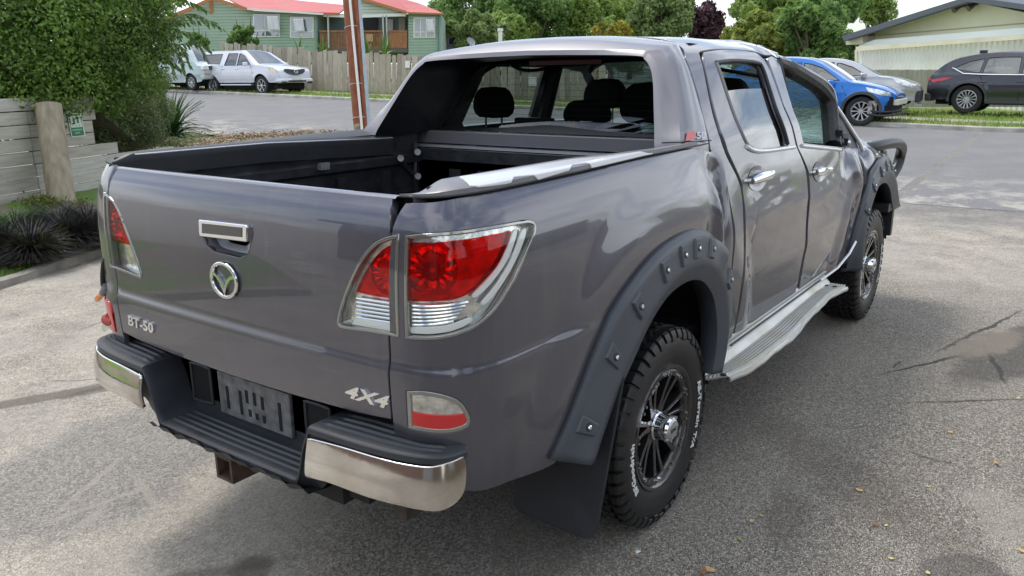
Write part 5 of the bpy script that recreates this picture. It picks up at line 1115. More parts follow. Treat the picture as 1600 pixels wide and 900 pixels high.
# ------------------------------------------------ raised garden behind the wall and gravel bed by the street
E_ = [at(187, 239, 11.6), at(240, 235, 12.4), at(300, 230, 13.3), at(350, 226, 14.0), at(400, 222.5, 14.6), at(480, 217.5, 15.2), at(552, 213.5, 15.7), at(640, 208, 16.2)]
Ey = [e[1] for e in E_]; g = MB(); P = []
for i, e in enumerate(E_):
    s_ = np.array([8.95, [19.5, 18, 16.6, 15.4, 14.2, 12.8, 11.6, 10.6][i]]); row = []
    for k in range(16): f = k/15; q = e[:2]+(s_-e[:2])*f; row.append((q[0], q[1], (e[2]-.03)*(1-f)+(float(G(9, s_[1]))+.01)*f+.05*math.sin(PI*f)+.02*math.sin(5*q[0]+3*q[1])*math.sin(PI*f)))
    P.append(row)
g.grid(P, flip=True); g.build('gravel_bed', mat('gravel_soil', (.26, .20, .14), rough=.95, col2=(.62, .54, .42), vscale=22, bump=1, bscale=45, bdist=.04), smooth=True, kind='structure')
m = MB(); Q = crom(E_, k=4); m.grid([[q+np.array([.0, -.0, -.35]), q+np.array([0, 0, .012+.01*math.sin(i)]), q+np.array([.04, .05, .012+.01*math.sin(i)]), q+np.array([.04, .05, -.35])] for i, q in enumerate(Q)], flip=True); te = m.build('timber_edging', PK[1]); tag(te, 'low grey timber edging along the gravel bed behind the tray', 'edging')
g = MB(); P = []
for i in range(12):
    s = -3+i*.5; a = wallp(s, .05, WZ+(1.13 if s < 1.7 else max(.42, 1.13-1.0*(s-1.7)))); row = []
    for k in range(10):
        f = k/9; q = a[:2]+wn*f*7; hgt = (a[2])*(1-f)+f*.75+.15*math.sin(PI*f); row.append((q[0], q[1], hgt+.04*math.sin(3*q[0]+q[1])))
    P.append(row)
g.grid(P); g.build('raised_garden', mat('garden_soil', (.05, .06, .03), rough=.95, col2=(.12, .12, .07), vscale=6, bump=1, bscale=20, bdist=.05), smooth=True, kind='structure')
# rocks
def rock(c, r, label, m_):
    bm = bmesh.new(); bmesh.ops.create_icosphere(bm, subdivisions=3, radius=1)
    o0 = Vector((rk.uniform(0, 50), 3, 7))
    for v in bm.verts: v.co = v.co*(1+.35*noise.noise(v.co*1.3+o0)+.12*noise.noise(v.co*4+o0)); v.co = Vector((v.co.x*r*1.25, v.co.y*r, v.co.z*r*.65))
    me = bpy.data.meshes.new('rock'); bm.to_mesh(me); bm.free(); me.materials.append(m_); me.polygons.foreach_set('use_smooth', [True]*len(me.polygons)); o = link('rock', me, None, tuple(c)); tag(o, label, 'rock', 'rocks in the garden beds')
RK = mat('garden_rock', (.28, .23, .18), rough=.9, col2=(.46, .40, .33), vscale=5, bump=.8, bscale=12, bdist=.03)
for (px, py, dep, r, l) in ((180, 229, 11.7, .17, 'tan rock beside the right end of the plank wall'), (478, 208, 16.0, .17, 'pale rounded rock on the gravel bed left of the brown pole'), (168, 232, 11.4, .10, 'small tan rock at the foot of the shrub'), (212, 232, 12.2, .09, 'small dark rock among the ground cover plants'), (322, 212, 15.5, .07, 'little rock at the gravel bed edge near the strap leaved plant')):
    rock(at(px, py, dep), r, l, RK)
# ------------------------------------------------ utility pole
p0, p1 = at(563, 214, 15.6), at(541, -60, 15.6); base = p0+(p0-p1)*.12; pole = thing('utility_pole', 'leaning brown timber utility pole with white conduit and pale grey cable guard', 'utility pole', tuple(base))
ax = (p1-p0)/np.linalg.norm(p1-p0); rt = _r-_r@ax*ax; rt /= np.linalg.norm(rt); fw = np.cross(rt, ax); fw *= -np.sign(fw@_f)
WP = mat('brown_pole_wood', (.17, .052, .022), rough=.75, col2=(.30, .10, .042), vscale=4, stretch=(4, 4, .5), bump=.6, bscale=30, bdist=.01)
m = MB(); m.tube([base+(p1-base)*t for t in np.linspace(0, 1.9, 14)], [.112+.02*t for t in np.linspace(0, 1.9, 14)], 18); m.build('pole_shaft', WP, pole, smooth=True)
m = MB(); m.tube([base+(p1-base)*t for t in np.linspace(.0, .17, 4)], .1155, 18, cap=False); m.build('pole_foot', mat('bare_grey_wood', (.30, .24, .17), rough=.9, var=.4, vscale=9), pole, smooth=True)
LN = np.linalg.norm(p1-base); pp_ = lambda t, a, b_: base+(p1-base)*t+rt*a+fw*b_
m = MB(); m.tube([pp_(t, .045+.03*(1-t)-.02*t, .135) for t in np.linspace(.0, 1.9, 10)], .026, 10); m.build('white_conduit', mat('white_pvc', (.75, .73, .68), rough=.5), pole, smooth=True)
m = MB(); m.tube([pp_(t, .125+.02*t, .06) for t in np.linspace(.0, 1.9, 10)], .052, 12); m.build('brown_duct', WP, pole, smooth=True)
m = MB(); s0, s1 = .0, .80; m.obox(pp_((s0+s1)/2, .185, .06), rt, fw, ax, .050, .03, LN*(s1-s0)/2); bev(m.build('cable_guard', mat('pale_grey_guard', (.36, .43, .48), rough=.5, var=.1), pole), .012)
for t in (.20, .37, .66, 1.0, 1.2):
    m = MB(); m.tube([pp_(t, .155*math.cos(a)+.02, .155*math.sin(a)) for a in np.linspace(0, 2*PI, 20, endpoint=False)], .006, 5, closed=True); m.build('steel_strap', ALU, pole)
# ================================================================== BUILDINGS AND FENCES
class Fac:
    def __init__(s, pa, da, pb, db): s.a, s.b = at(*pa, da), at(*pb, db); s.f = vpl(s.a, s.b); t = (s.b-s.a)[:2]; n = np.array([-t[1], t[0], 0]); n /= np.linalg.norm(n); s.n = n*np.sign(n@_f)
    def poly(s, name, pxs, m_, parent, off=0., th=.05, kind=None):   # off: towards the viewer; th: depth away
        V = [s.f(p[0], p[1], off) for p in pxs]; B = [v+s.n*th for v in V]; n = len(V); q = MB(); q.add(V+B, [list(range(n)), list(range(n, 2*n))[::-1]]+[(i, n+i, n+(i+1) % n, (i+1) % n) for i in range(n)])
        return q.build(name, m_, parent, fix=True, kind=kind)
    def rect(s, name, x0, y0, x1, y1, m_, parent, off=0., th=.05): return s.poly(name, [(x0, y0), (x1, y0), (x1, y1), (x0, y1)], m_, parent, off, th)
def boards(name, c1, c2, pitch=.16):
    def f(t, b):
        N = NT(t); x, y, z = N.xyz(); fr_ = N.m('FRACT', N.m('DIVIDE', z, pitch)); h = N.ramp(fr_, 0, .12); c = N.mix(N.ramp(N.noise(.8, 4), .35, .65), c1, c2); c = N.mix(N.m('MULTIPLY', N.m('SUBTRACT', 1.0, h), .25), c, (.05, .08, .06)); N.l(c, b.inputs['Base Color']); b.inputs['Roughness'].default_value = .6
        bp = N.n('ShaderNodeBump'); bp.inputs['Distance'].default_value = .03; bp.inputs['Strength'].default_value = 1.; N.l(h, bp.inputs['Height']); N.l(bp.outputs['Normal'], b.inputs['Normal'])
    return shader(name, f)
def corr(name, col, axis, pitch, depth=.03, col2=None):
    def f(t, b):
        N = NT(t); v = N.xyz()[axis]; s_ = N.m('SINE', N.m('MULTIPLY', v, 2*PI/pitch)); c = N.mix(N.ramp(N.noise(.7, 5), .35, .65), col, col2 or tuple(q*.85 for q in col)); N.l(c, b.inputs['Base Color']); b.inputs['Roughness'].default_value = .5
        bp = N.n('ShaderNodeBump'); bp.inputs['Distance'].default_value = depth; bp.inputs['Strength'].default_value = 1.; N.l(s_, bp.inputs['Height']); N.l(bp.outputs['Normal'], b.inputs['Normal'])
    return shader(name, f)
GW = boards('green_weatherboard', (.30, .41, .32), (.34, .45, .355)); RR = corr('red_roof', (.56, .12, .10), 1, .25, .02, (.48, .12, .10)); FAS = mat('orange_fascia', (.42, .17, .06), rough=.6); WH = mat('white_paint', (.74, .74, .72), rough=.5)
CURT = mat('net_curtain', (.62, .63, .68), rough=.9, var=.25, vscale=3, stretch=(9, 9, .5)); WGL = glass('house_glass', (.75, .78, .80), refl=1.0, base=.10); BRW = mat('deck_timber', (.30, .13, .055), rough=.7, var=.25, vscale=5)
fc = Fac((300, 80), 45, (690, 78), 45.5)
hs = thing('green_house', 'green weatherboard house with red roof and brown timber deck up behind the paling fence', 'house', tuple(fc.f(480, 95)))
fc.poly('wall', [(262, 98), (262, 24), (332, -3), (386, 16), (497, 23), (497, 98)], GW, hs, 0, 7)
fc.poly('wall', [(638, 98), (638, 21), (690, 23), (691, 98)], GW, hs, 0, 7)
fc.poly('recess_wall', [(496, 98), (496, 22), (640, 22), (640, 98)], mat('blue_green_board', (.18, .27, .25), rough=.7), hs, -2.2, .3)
fc.poly('recess_dark_panel', [(562, 76), (562, 27), (590, 27), (590, 76)], mat('recess_near_black', (.03, .035, .04), rough=.8), hs, -2.1, .05)  # flat near-black panel just in front of the recess wall
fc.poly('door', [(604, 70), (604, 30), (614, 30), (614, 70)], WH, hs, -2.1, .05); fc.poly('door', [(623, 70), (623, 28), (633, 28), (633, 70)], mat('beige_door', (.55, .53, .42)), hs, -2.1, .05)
fc.poly('gable_wall', [(556, 26), (556, -3), (575, -2), (634, 21), (634, 26)], boards('pale_green_gable', (.45, .52, .45), (.50, .56, .50)), hs, .15, .2)
fc.poly('beam', [(505, 22), (556, 24), (634, 20.5), (634, 25), (556, 28), (505, 26)], WH, hs, .25, .1)
back = Fac((300, 80), 50, (690, 78), 50.5)
def slope(name, pa, pb, m_, par, offa=.4): # eave pixels on the facade, ridge pixels on a plane further back
    A = [fc.f(p[0], p[1], offa) for p in pa]; B = [back.f(p[0], p[1]) for p in pb]; n = len(A); q = MB(); V = A+B; q.add(V+[v-np.array([0, 0, .08]) for v in V], [list(range(2*n)), list(range(2*n, 4*n))[::-1]]+[(i, 2*n+i, 2*n+(i+1) % (2*n), (i+1) % (2*n)) for i in range(2*n)]); return q.build(name, m_, par, fix=True)
slope('roof', [(385, 13), (440, 17), (500, 21), (530, 20)], [(545, 8), (480, 2), (420, -5), (330, -16)], RR, hs)
slope('roof', [(634, 19), (692, 20.5)], [(655, 5), (590, -9), (560, -14), ][:2], RR, hs)
slope('roof', [(560, -4), (634, 19)], [(655, 5), (585, -14)], RR, hs)
fc.poly('fascia', [(262, 26), (332, -6), (386, 12), (386, 17), (332, 0), (262, 32)], FAS, hs, .45, .1); fc.poly('fascia', [(556, -7), (635, 17), (635, 21), (556, -2)], FAS, hs, .45, .1)
fc.poly('gutter', [(386, 12.5), (505, 20.5), (505, 23.5), (386, 15.5)], WH, hs, .48, .1); fc.poly('gutter', [(634, 18.5), (693, 20.5), (693, 23), (634, 21)], FAS, hs, .48, .1)
fc.poly('gable_vent', [(326, 2), (332, 0), (333, 19), (328, 21)], FAS, hs, .05, .05)
def window(F, x0, y0, x1, y1, par, split=(.5,), sk=0, hopper=None, bar=.75):
    fr_ = F.poly('window', [(x0-2, y0-2), (x1+2, y0-2+sk), (x1+2, y1+2+sk), (x0-2, y1+2)], WH, par, .06, .07); F.poly('curtain', [(x0, y0), (x1, y0+sk), (x1, y1+sk), (x0, y1)], CURT, fr_, .075, .01)
    F.poly('pane', [(x0, y0), (x1, y0+sk), (x1, y1+sk), (x0, y1)], WGL, fr_, .09, .01)
    for s_ in split: x = x0+(x1-x0)*s_; F.rect('mullion', x-.7, y0, x+.7, y1+sk, WH, fr_, .12, .03)
    F.rect('transom', x0, y0+(y1-y0)*bar-.6+sk/2, x1, y0+(y1-y0)*bar+.6+sk/2, WH, fr_, .12, .03)
    if hopper:
        h0, h1 = x0+(x1-x0)*hopper[0], x0+(x1-x0)*hopper[1]; yb = y0+(y1-y0)*.72
        sa = F.poly('open_sash', [(h0, y0+1), (h1, y0+1), (h1+hopper[2], yb), (h0+hopper[2], yb)], WH, fr_, .40, .02); F.poly('sash_pane', [(h0+1.5, y0+2.5), (h1-1.2, y0+2.5), (h1+hopper[2]-1.2, yb-1.5), (h0+hopper[2]+1.5, yb-1.5)], WGL if False else CURT, fr_, .43, .02)
window(fc, 397, 24, 435, 56, hs, (.45,), hopper=(.52, .98, 3)); window(fc, 455, 28, 488, 57, hs, (.5,), hopper=(.10, .55, 3)); window(fc, 648, 29, 678, 57, hs, (.3, .6), hopper=(.58, .95, 3))
fc.rect('deck_floor', 499, 74, 637, 82, mat('dark_deck_edge', (.10, .09, .08)), hs, .05, 2.2); fc.rect('handrail', 499, 47.5, 636, 50, BRW, hs, .12, .08)
for k in range(46):
    x = 500+k*2.35
    if x < 607: fc.rect('baluster', x, 49, x+1.35, 76, BRW, hs, .06, .03)
fc.rect('deck_panel', 608, 49, 636, 75, BRW, hs, .08, .04); fc.rect('lattice', 572, 53, 583, 65, mat('light_timber', (.42, .24, .12)), hs, .12, .03)
for x in (511, 597, 602.5): fc.poly('veranda_post', [(x, 24), (x+2.2, 24), (x+3.6, 75), (x+1.4, 75)], mat('grey_post', (.42, .45, .42)), hs, .25, .15)
fc.rect('downpipe', 494.5, 24, 496.5, 90, mat('teal_pipe', (.10, .20, .19)), hs, .1, .1); fc.rect('downpipe', 684, 23, 686, 90, mat('teal_pipe'), hs, .1, .1)
sh = Fac((684, 76), 52, (730, 74), 52.5); shed = thing('red_and_grey_shed', 'small red and grey building with a dark framed window right of the green house', 'shed', tuple(sh.f(705, 80)))
sh.rect('red_wall', 684, 38, 699, 80, mat('shed_red', (.42, .06, .04), rough=.7), shed, 0, 3); sh.rect('grey_wall', 699, 40, 724, 80, mat('shed_grey', (.20, .20, .21), rough=.7), shed, .02, 3); sh.poly('roof', [(682, 34), (730, 38), (731, 42), (682, 38)], mat('shed_roof', (.13, .13, .14)), shed, .3, 3.4)
wn_ = sh.rect('window', 700, 48, 715, 70, mat('pale_blind', (.42, .44, .47)), shed, .05, .04); sh.rect('pane', 701, 58, 714, 69, mat('dark_pane', (.03, .04, .05), rough=.1), wn_, .07, .02)
c0 = at(735, 66, 44); dish = thing('satellite_dish', 'grey satellite dish beside the small red and grey building', 'satellite dish', tuple(c0-np.array([0, 0, .7]))); m = MB(); P = []
dx = -_f*.6+_r*.5+np.array([0, 0, .35]); dx /= np.linalg.norm(dx); du = np.cross(dx, [0, 0, 1]); du /= np.linalg.norm(du); dv = np.cross(du, dx)
for k in range(6): rr = .26*k/5; P.append([c0+dx*(rr*rr*1.2)+(du*math.cos(a)+dv*math.sin(a))*rr for a in np.linspace(0, 2*PI, 20, endpoint=False)])
m.grid(P, closev=True); m.build('reflector', mat('dish_grey', (.25, .26, .28), rough=.5), dish, smooth=True); m = MB(); m.tube([c0, c0-np.array([0, 0, .7])], .03, 8); m.build('mast', ALU, dish)
c0 = at(782, 72, 34); vent = thing('flue_pipe', 'white flue pipe with a round cap standing above the tray truck cab roof', 'flue', tuple(c0)); m = MB(); m.tube([c0-np.array([0, 0, 1.0]), c0+np.array([0, 0, .62])], .085, 14); m.build('pipe', WH, vent, smooth=True, angle=50); m = MB(); m.tube([c0+np.array([0, 0, .60]), c0+np.array([0, 0, .72])], .12, 14); m.build('cap', WH, vent, smooth=True, angle=50)
# ---- paling fence behind the white pickup
PF = Fac((345, 132), 37.5, (960, 152), 27.5)
pf = thing('paling_fence', 'weathered grey timber paling fence running along the far verge below the green house', 'fence', tuple(PF.f(560, 140)))
PMs = [mat('paling_%d' % i, c, rough=.9, col2=c2, vscale=5, stretch=(3, 3, .8)) for i, (c, c2) in enumerate([((.31, .275, .21), (.44, .40, .32)), ((.24, .21, .165), (.36, .32, .25)), ((.38, .34, .27), (.52, .47, .38)), ((.24, .19, .11), (.40, .27, .12))])]
rf_ = random.Random(9); x = 345
while x < 940:
    w_ = rf_.uniform(5.2, 8.2)*(1+(x-345)/900); tp = 66+(x-345)*.082 if x < 480 else 79+(x-480)*.052; bt_ = 128+(x-345)*.055
    tp += rf_.uniform(-2.2, 2.2); lean = rf_.uniform(-1.6, 1.6)
    PF.poly('paling', [(x+lean, tp), (x+w_*.90+lean, tp+rf_.uniform(-1.5, 1.5)), (x+w_*.92, bt_+4), (x, bt_+4)], PMs[3] if (560 < x < 625 and rf_.random() < .45) else PMs[rf_.randrange(3)], pf, rf_.uniform(0, .05), .022)
    x += w_
for (ya, yb) in ((80, 100), (118, 132)):
    PF.poly('rail', [(345, ya-6), (940, yb+6), (940, yb+10), (345, ya-2)], PMs[1], pf, -.05, .05)
PF.rect('notice', 633, 95, 640, 106, WH, pf, .1, .02); PF.rect('notice', 826, 120, 838, 134, WH, pf, .1, .02)
# ---- cream building on the right
cf = Fac((1338, 150), 37, (1600, 150), 27)
cb = thing('cream_building', 'cream gabled building with grey roof edge and a white corrugated lean-to side wall', 'building', tuple(cf.f(1450, 165)))
CR = mat('cream_cladding', (.80, .79, .56), rough=.7, var=.05, vscale=.6); CRB = mat('cream_beam', (.72, .70, .54), rough=.7, col2=(.60, .56, .44), vscale=1.2)
cf.poly('gable_wall', [(1346, 175), (1346, 53), (1512, 1), (1700, 40), (1700, 175)], CR, cb, 0, 9)
cf.poly('roof_edge', [(1316, 56), (1512, -6), (1720, 24), (1720, 33), (1512, 2.5), (1318, 64)], mat('slate_fascia', (.085, .10, .125), rough=.6), cb, .9, .25)
cf.poly('roof', [(1316, 56), (1512, -6), (1720, 24), (1720, 26), (1512, -3.5), (1316, 59)], mat('slate_roof', (.10, .11, .13), rough=.6), cb, .7, 10)
cf.poly('soffit', [(1321, 63), (1348, 56), (1348, 68), (1322, 70)], CRB, cb, .6, .6)
cf.poly('wall_joint', [(1372, 54.5), (1700, 27), (1700, 29), (1372, 56)], mat('cream_joint_trim', (.42, .40, .27)), cb, .03, .03)  # thin strip of darker cream along the wall joint
cf.poly('lean_to_roof', [(1342, 71), (1366, 62), (1700, 35), (1700, 45), (1342, 75)], mat('pale_mint_sheet', (.76, .82, .79), rough=.5), cb, .5, .6)
cf.poly('gutter_beam', [(1337, 73), (1700, 46), (1700, 54), (1337, 80)], CRB, cb, 1.2, .12)
cf.poly('corrugated_wall', [(1338, 79), (1700, 52), (1700, 175), (1338, 175)], corr('white_corrugated', (.80, .80, .76), 1, .18, .02, (.72, .71, .66)), cb, 1.0, .3)
cf.rect('corner_post', 1335.5, 78, 1339, 175, CRB, cb, 1.05, .2)
m = MB(); c_ = cf.f(1512, 8, .15); m.obox(c_, cf.n, (0, 0, 1), np.cross(cf.n, [0, 0, 1]), .06, .05, .5)
fl = m.build('lamp_bar', mat('lamp_dark', (.12, .10, .09)), cb)
for k in (-1, 1): m = MB(); q = c_+np.cross(cf.n, [0, 0, 1])*k*.4; m.tube([q, q-cf.n*.25-np.array([0, 0, .15])], [.06, .12], 10); m.build('floodlight', mat('lamp_dark'), fl)
# wooden fence in front of it
wf2 = Fac((1335, 160), 27.5, (1600, 160), 24.5); f2 = thing('grey_board_fence', 'pale grey vertical board fence between the silver car and the dark grey suv', 'fence', tuple(wf2.f(1450, 165)))
x = 1330
while x < 1640:
    w_ = 7+(x-1330)*.008; wf2.poly('board', [(x, 109+rf_.uniform(-.5, .5)), (x+w_*.95, 109+rf_.uniform(-.5, .5)), (x+w_*.95, 167), (x, 167)], mat('pale_board_%d' % rf_.randrange(3), (.34, .33, .27) if rf_.random() < .5 else (.40, .38, .32), rough=.9, var=.15, vscale=3, stretch=(3, 3, .6)), f2, rf_.uniform(0, .02), .03); x += w_
# ================================================================== PARKED CARS
CARM = {}
def carpaint(n, c, metal=.4): return mat(n, c, rough=.35, metal=metal, coat=1.0, var=.04, vscale=2)
TRIMP = mat('car_trim_black', (.03, .032, .035), rough=.6); CGL = glass('car_glass', (.30, .34, .34), refl=1.0, base=.12); TY = mat('car_tyre', (.018, .018, .019), rough=.75, bump=.3, bscale=80)
def mkcar(name, label, cat, sil, belt, W_, wheels, R, paint, wins, wind, rearw, loc, head, sill=.32, arch=.07, spokes=9, rimc=None, cladding=False, extra=None, tum=.42, endr=.5, group=None):
    """sil: upper outline (x, z) from the front bumper foot over the roof to the rear foot; x grows forward"""
    root = thing(name, label, cat, (0, 0, 0), group); S = np.array(crom(sil, k=5)); xf, xb = S[:, 0].max(), S[:, 0].min()
    def pf_(x): return 1-.17*np.clip((x-(xf-endr))/endr, 0, 1)**2-.13*np.clip(((xb+endr*.8)-x)/(endr*.8), 0, 1)**2
    def SS(x, z):
        x = np.asarray(x, float); z = np.asarray(z, float); y = W_*pf_(x)*(.955+.045*ss(sill, sill+.35, z)); y = y-.02*ss(.62, .52, z)*ss(.35, .45, z); y = y-np.maximum(0, z-belt)*tum*ss(belt-.02, belt+.1, z)-.035*ss(belt-.25, belt, z)
        for wx in wheels: y = y+.022*ss(R+.22, R+.06, np.hypot(x-wx, z-R))
        return np.stack([x, -y, z], -1)
    # side outline
    cr_ = .045; top_ = [(p[0]*.995, p[1]-cr_) for p in S if p[1]-cr_ > sill+.02]
    out = [(wheels[1]-R-arch-.0, sill)] if False else []
    bot = []
    xs0 = top_[-1][0]; bot.append((xs0, sill+.08)); 
    for wx in sorted(wheels):
        for a in np.linspace(PI, 0, 13):
            px_, pz_ = wx+(R+arch)*math.cos(a), R+(R+arch)*math.sin(a)*.98
            if pz_ >= sill: bot.append((px_, pz_))
    bot.append((top_[0][0], sill+.05)); bot[0] = (max(bot[0][0], xs0), bot[0][1])
    out = bot+top_
    winholes = [w for w in wins]
    for f_, fl_ in ((SS, 1), (mir(SS), -1)):
        b = panel('body_side', f_, out, paint, root, h=.09, thick=.03, holes=winholes, flip=fl_)
        for w in wins: panel('side_window', f_, w, CGL, b, h=.2, lift=-.01, flip=fl_, lip=False)
        for w in wins:
            if fl_ == 1:
                m = MB(); X = SS(np.array([p[0] for p in w]), np.array([p[1] for p in w])); m.tube(list(X), .012, 5, closed=True); m.build('window_trim', TRIMP, b)
    def top(i, t, lift=0, nar=1.0):
        x, z = S[i]; y = -SS(np.array([x*.995]), np.array([max(z-cr_, sill)]))[0][1]; tt = abs(t); return np.array([x-(0), -y*t*nar, z-cr_*tt**3*1.0+lift])
    tt = np.linspace(-1, 1, 11); g = MB(); g.grid([[top(i, t) for t in tt] for i in range(len(S))], flip=False)
    g.build('body_top', paint, root, smooth=True, angle=50)
    def band(nm, lo, hi, m_, nar, off=.008, par=root):
        I_ = [i for i in range(len(S)) if lo <= i/5 <= hi]; P = []
        for i in I_:
            a = S[min(i+1, len(S)-1)]-S[max(0, i-1)]; n = np.array([-(a[1]), 0, a[0]]); n = n/np.linalg.norm(n)*(-1 if n[2] < 0 and True else 1); n = n if n[2] >= 0 else -n
            P.append([top(i, t, 0, nar)+n*off for t in tt])
        q = MB(); q.grid(P); return q.build(nm, m_, par, smooth=True, angle=60)
    band('windscreen', wind[0], wind[1], CGL if True else 0, .88); 
    if rearw: band('rear_window', rearw[0], rearw[1], CGL, .84)
    m = MB(); m.box((xb+.25, -W_*.75, .25), (xf-.3, W_*.75, belt-.15)); m.build('cabin_floor', DARK, root)
    for xs_ in (wheels[0]-1.55, wheels[0]-2.4):
        for s in (-.38, .38): m = MB(); m.box((xs_-.06, s-.22, .6), (xs_+.06, s+.22, belt+.12)); m.box((xs_-.05, s-.12, belt+.12), (xs_+.05, s+.12, belt+.30)); bev(m.build('car_seat', SEATM, root), .04)
    rimc = rimc or mat('alloy_silver', (.55, .56, .58), rough=.3, metal=.7)
    m = MB(); m.lathe([(R*.64, -.09), (R*.70, -.105), (R*.90, -.11), (R*.985, -.085), (R, -.04), (R, .09), (R*.7, .1)], (0, 0, 0), 'y', 32); tyme = m.build('tyre', TY, None, smooth=True); 
    m = MB(); m.lathe([(R*.655, -.098), (R*.63, -.104), (R*.60, -.09), (R*.58, -.03), (R*.56, .03)], (0, 0, 0), 'y', 32)
    for k in range(spokes):
        a = 2*PI*k/spokes; ca, sa = math.cos(a), math.sin(a); pt = lambda r, t, y: (r*ca-t*sa, y, r*sa+t*ca); P = []
        for r, w_, y in ((.04, .018, -.075), (R*.3, .014, -.082), (R*.62, .026, -.095)): P.append([pt(r, -w_, y+.03), pt(r, -w_*.7, y), pt(r, w_*.7, y), pt(r, w_, y+.03)])
        m.grid(P)
    m.lathe([(R*.16, -.06), (R*.15, -.092), (0, -.094)], (0, 0, 0), 'y', 16); rime = m.build('rim', rimc, None, smooth=True, angle=35)
    m = MB(); m.lathe([(0, .0), (R*.6, .0), (R*.6, .08)], (0, 0, 0), 'y', 24); bke = m.build('wheel_back', DARK, None)
    for wx in wheels:
        for sg in (-1, 1):
            w_ = bpy.data.objects.new('wheel', None); COL.objects.link(w_); w_.parent = root; w_.location = (wx, sg*(W_-.115), R); w_.rotation_euler = (0, 0, 0 if sg < 0 else PI)
            for me_ in (tyme, rime, bke): c = me_.copy(); COL.objects.link(c); c.parent = w_
    for o in (tyme, rime, bke): bpy.data.objects.remove(o)
    for wx in wheels:   # wheel housings
        for sg in (-1, 1):
            m = MB(); m.grid([[(wx+(R+arch+.01)*math.cos(a), sg*(W_-.03), R+(R+arch+.01)*math.sin(a)), (wx+(R+arch)*math.cos(a), sg*(W_-.42), R+(R+arch)*math.sin(a)), (wx, sg*(W_-.42), R)] for a in np.linspace(-.4, PI+.4, 18)]); m.build('wheel_housing', DARK, root)
    if cladding:
        for wx in wheels:
            for f_ in (SS, mir(SS)):
                P = []
                for a in np.linspace(-.12, PI+.12, 26):
                    row = []
                    for r, o in ((R+arch-.012, -.02), (R+arch-.012, .022), (R+arch+.05, .024), (R+arch+.058, .004)):
                        q = np.array([[wx+r*math.cos(a), R+r*math.sin(a)]]); X_ = f_(q[:, 0], q[:, 1])[0]; row.append(X_+np.array([0, np.sign(X_[1])*o, 0]))
                    P.append(row)
                m = MB(); m.grid(P); m.build('arch_cladding', mat('grey_cladding', (.055, .058, .063), rough=.55), root, smooth=True, angle=40)
        for f_, fl_ in ((SS, 1), (mir(SS), -1)): panel('sill_cladding', f_, [(wheels[1]+R+arch, sill-.03), (wheels[0]-R-arch, sill-.03), (wheels[0]-R-arch, sill+.13), (wheels[1]+R+arch, sill+.13)], MATS['grey_cladding'], root, h=.15, flip=fl_, lift=.012)
    if extra: extra(root, SS, top, S, band)
    root.location = loc; root.rotation_euler = (0, 0, head); WL[root.name] = Vector(loc); return root
def pnl(nm, f_, poly, m_, par, lift=.006, h=.1, fl=1, th=.01): return panel(nm, f_, poly, m_, par, h=h, lift=lift, flip=fl, thick=th)
HL = mat('headlamp_clear', (.72, .74, .76), rough=.12, metal=.5, coat=1, var=.3, vscale=12); PLT = mat('plate_white', (.72, .72, .70), rough=.5)
def mirror_(root, x, z, W_, paint):
    for s in (-1, 1):
        m = MB(); m.box((x-.06, s*(W_+.02)-.0, z-.02), (x+.08, s*(W_+.20), z+.13)); o = m.build('wing_mirror', paint, root); bev(o, .04, 3)
def line(f_, pts, r, nm, m_, par, off=.002):
    q = np.array(pts); X = f_(q[:, 0], q[:, 1]); m = MB(); m.tube([x+np.array([0, np.sign(x[1])*off, 0]) for x in X], r, 4, cap=False); m.build(nm, m_, par)
# blue suv with its front corner torn off
BLU = carpaint('bright_blue_paint', (.004, .17, .60), .25)
def xb1(root, SS, top, S, band):
    pnl('headlight', SS, [(1.98, .80), (1.70, .88), (1.42, .93), (1.50, .83), (1.80, .74), (2.0, .72)], HL, root, .012); pnl('headlight', mir(SS), [(1.98, .80), (1.70, .88), (1.42, .93), (1.50, .83), (1.80, .74), (2.0, .72)], HL, root, .012, fl=-1)
    mirror_(root, .62, .98, .92, BLU)
    for p in ([(.98, .42), (.98, .75), (.86, .98)], [(-.15, .34), (-.10, .6), (-.15, .98)], [(-1.1, .95), (-.95, .55)]): line(SS, p, .006, 'door_gap', DARK, root)
    for x in (.10, -1.0): line(SS, [(x, .86), (x-.2, .865)], .014, 'door_handle', BLU, root, .02)
    # torn front corner: dark cavity, hanging bumper strips, bright bumper beam
    m = MB(); m.box((1.55, -.84, .30), (2.06, .84, .70)); m.build('crash_cavity', DARK, root)
    m = MB(); m.box((2.06, -.80, .50), (2.18, .74, .64)); bev(m.build('bumper_beam', mat('pale_beam', (.60, .57, .50), rough=.5, metal=.2), root), .02)
    for z, w_, t_ in ((.27, .03, 0), (.36, .025, .12)):
        m = MB(); m.tube(crom([(1.52, -.88, z+.02), (1.80, -.93, z-.01), (2.08, -.84+t_*.3, z), (2.24, -.5, z+.04), (2.26, .2, z+.05)], k=4), w_, 6); m.build('hanging_bumper_strip', TRIMP, root, smooth=True)
    m = MB(); m.obox((1.62, -.90, .46), (1, .1, .1), (0, 1, 0), (0, 0, 1), .10, .012, .15); m.build('torn_liner', mat('scraped_liner', (.50, .48, .44), rough=.7, col2=(.12, .12, .12), vscale=9, bump=.6, bscale=20), root)
    for k in range(5): m = MB(); m.obox((1.9+.05*k, -.82+.05*k, .52+.03*(k % 3)), (1, k*.3, .2), (0, 1, k*.2), (.1, 0, 1), .05, .02, .03); m.build('broken_bit', TRIMP if k % 2 else BLU, root)
suvs = [(2.02, .62), (2.12, .72), (2.05, .83), (1.75, .96), (1.3, 1.06), (1.02, 1.11), (.6, 1.36), (.18, 1.60), (-.3, 1.69), (-1.0, 1.70), (-1.6, 1.62), (-2.05, 1.35), (-2.32, 1.02), (-2.38, .75), (-2.36, .45)]
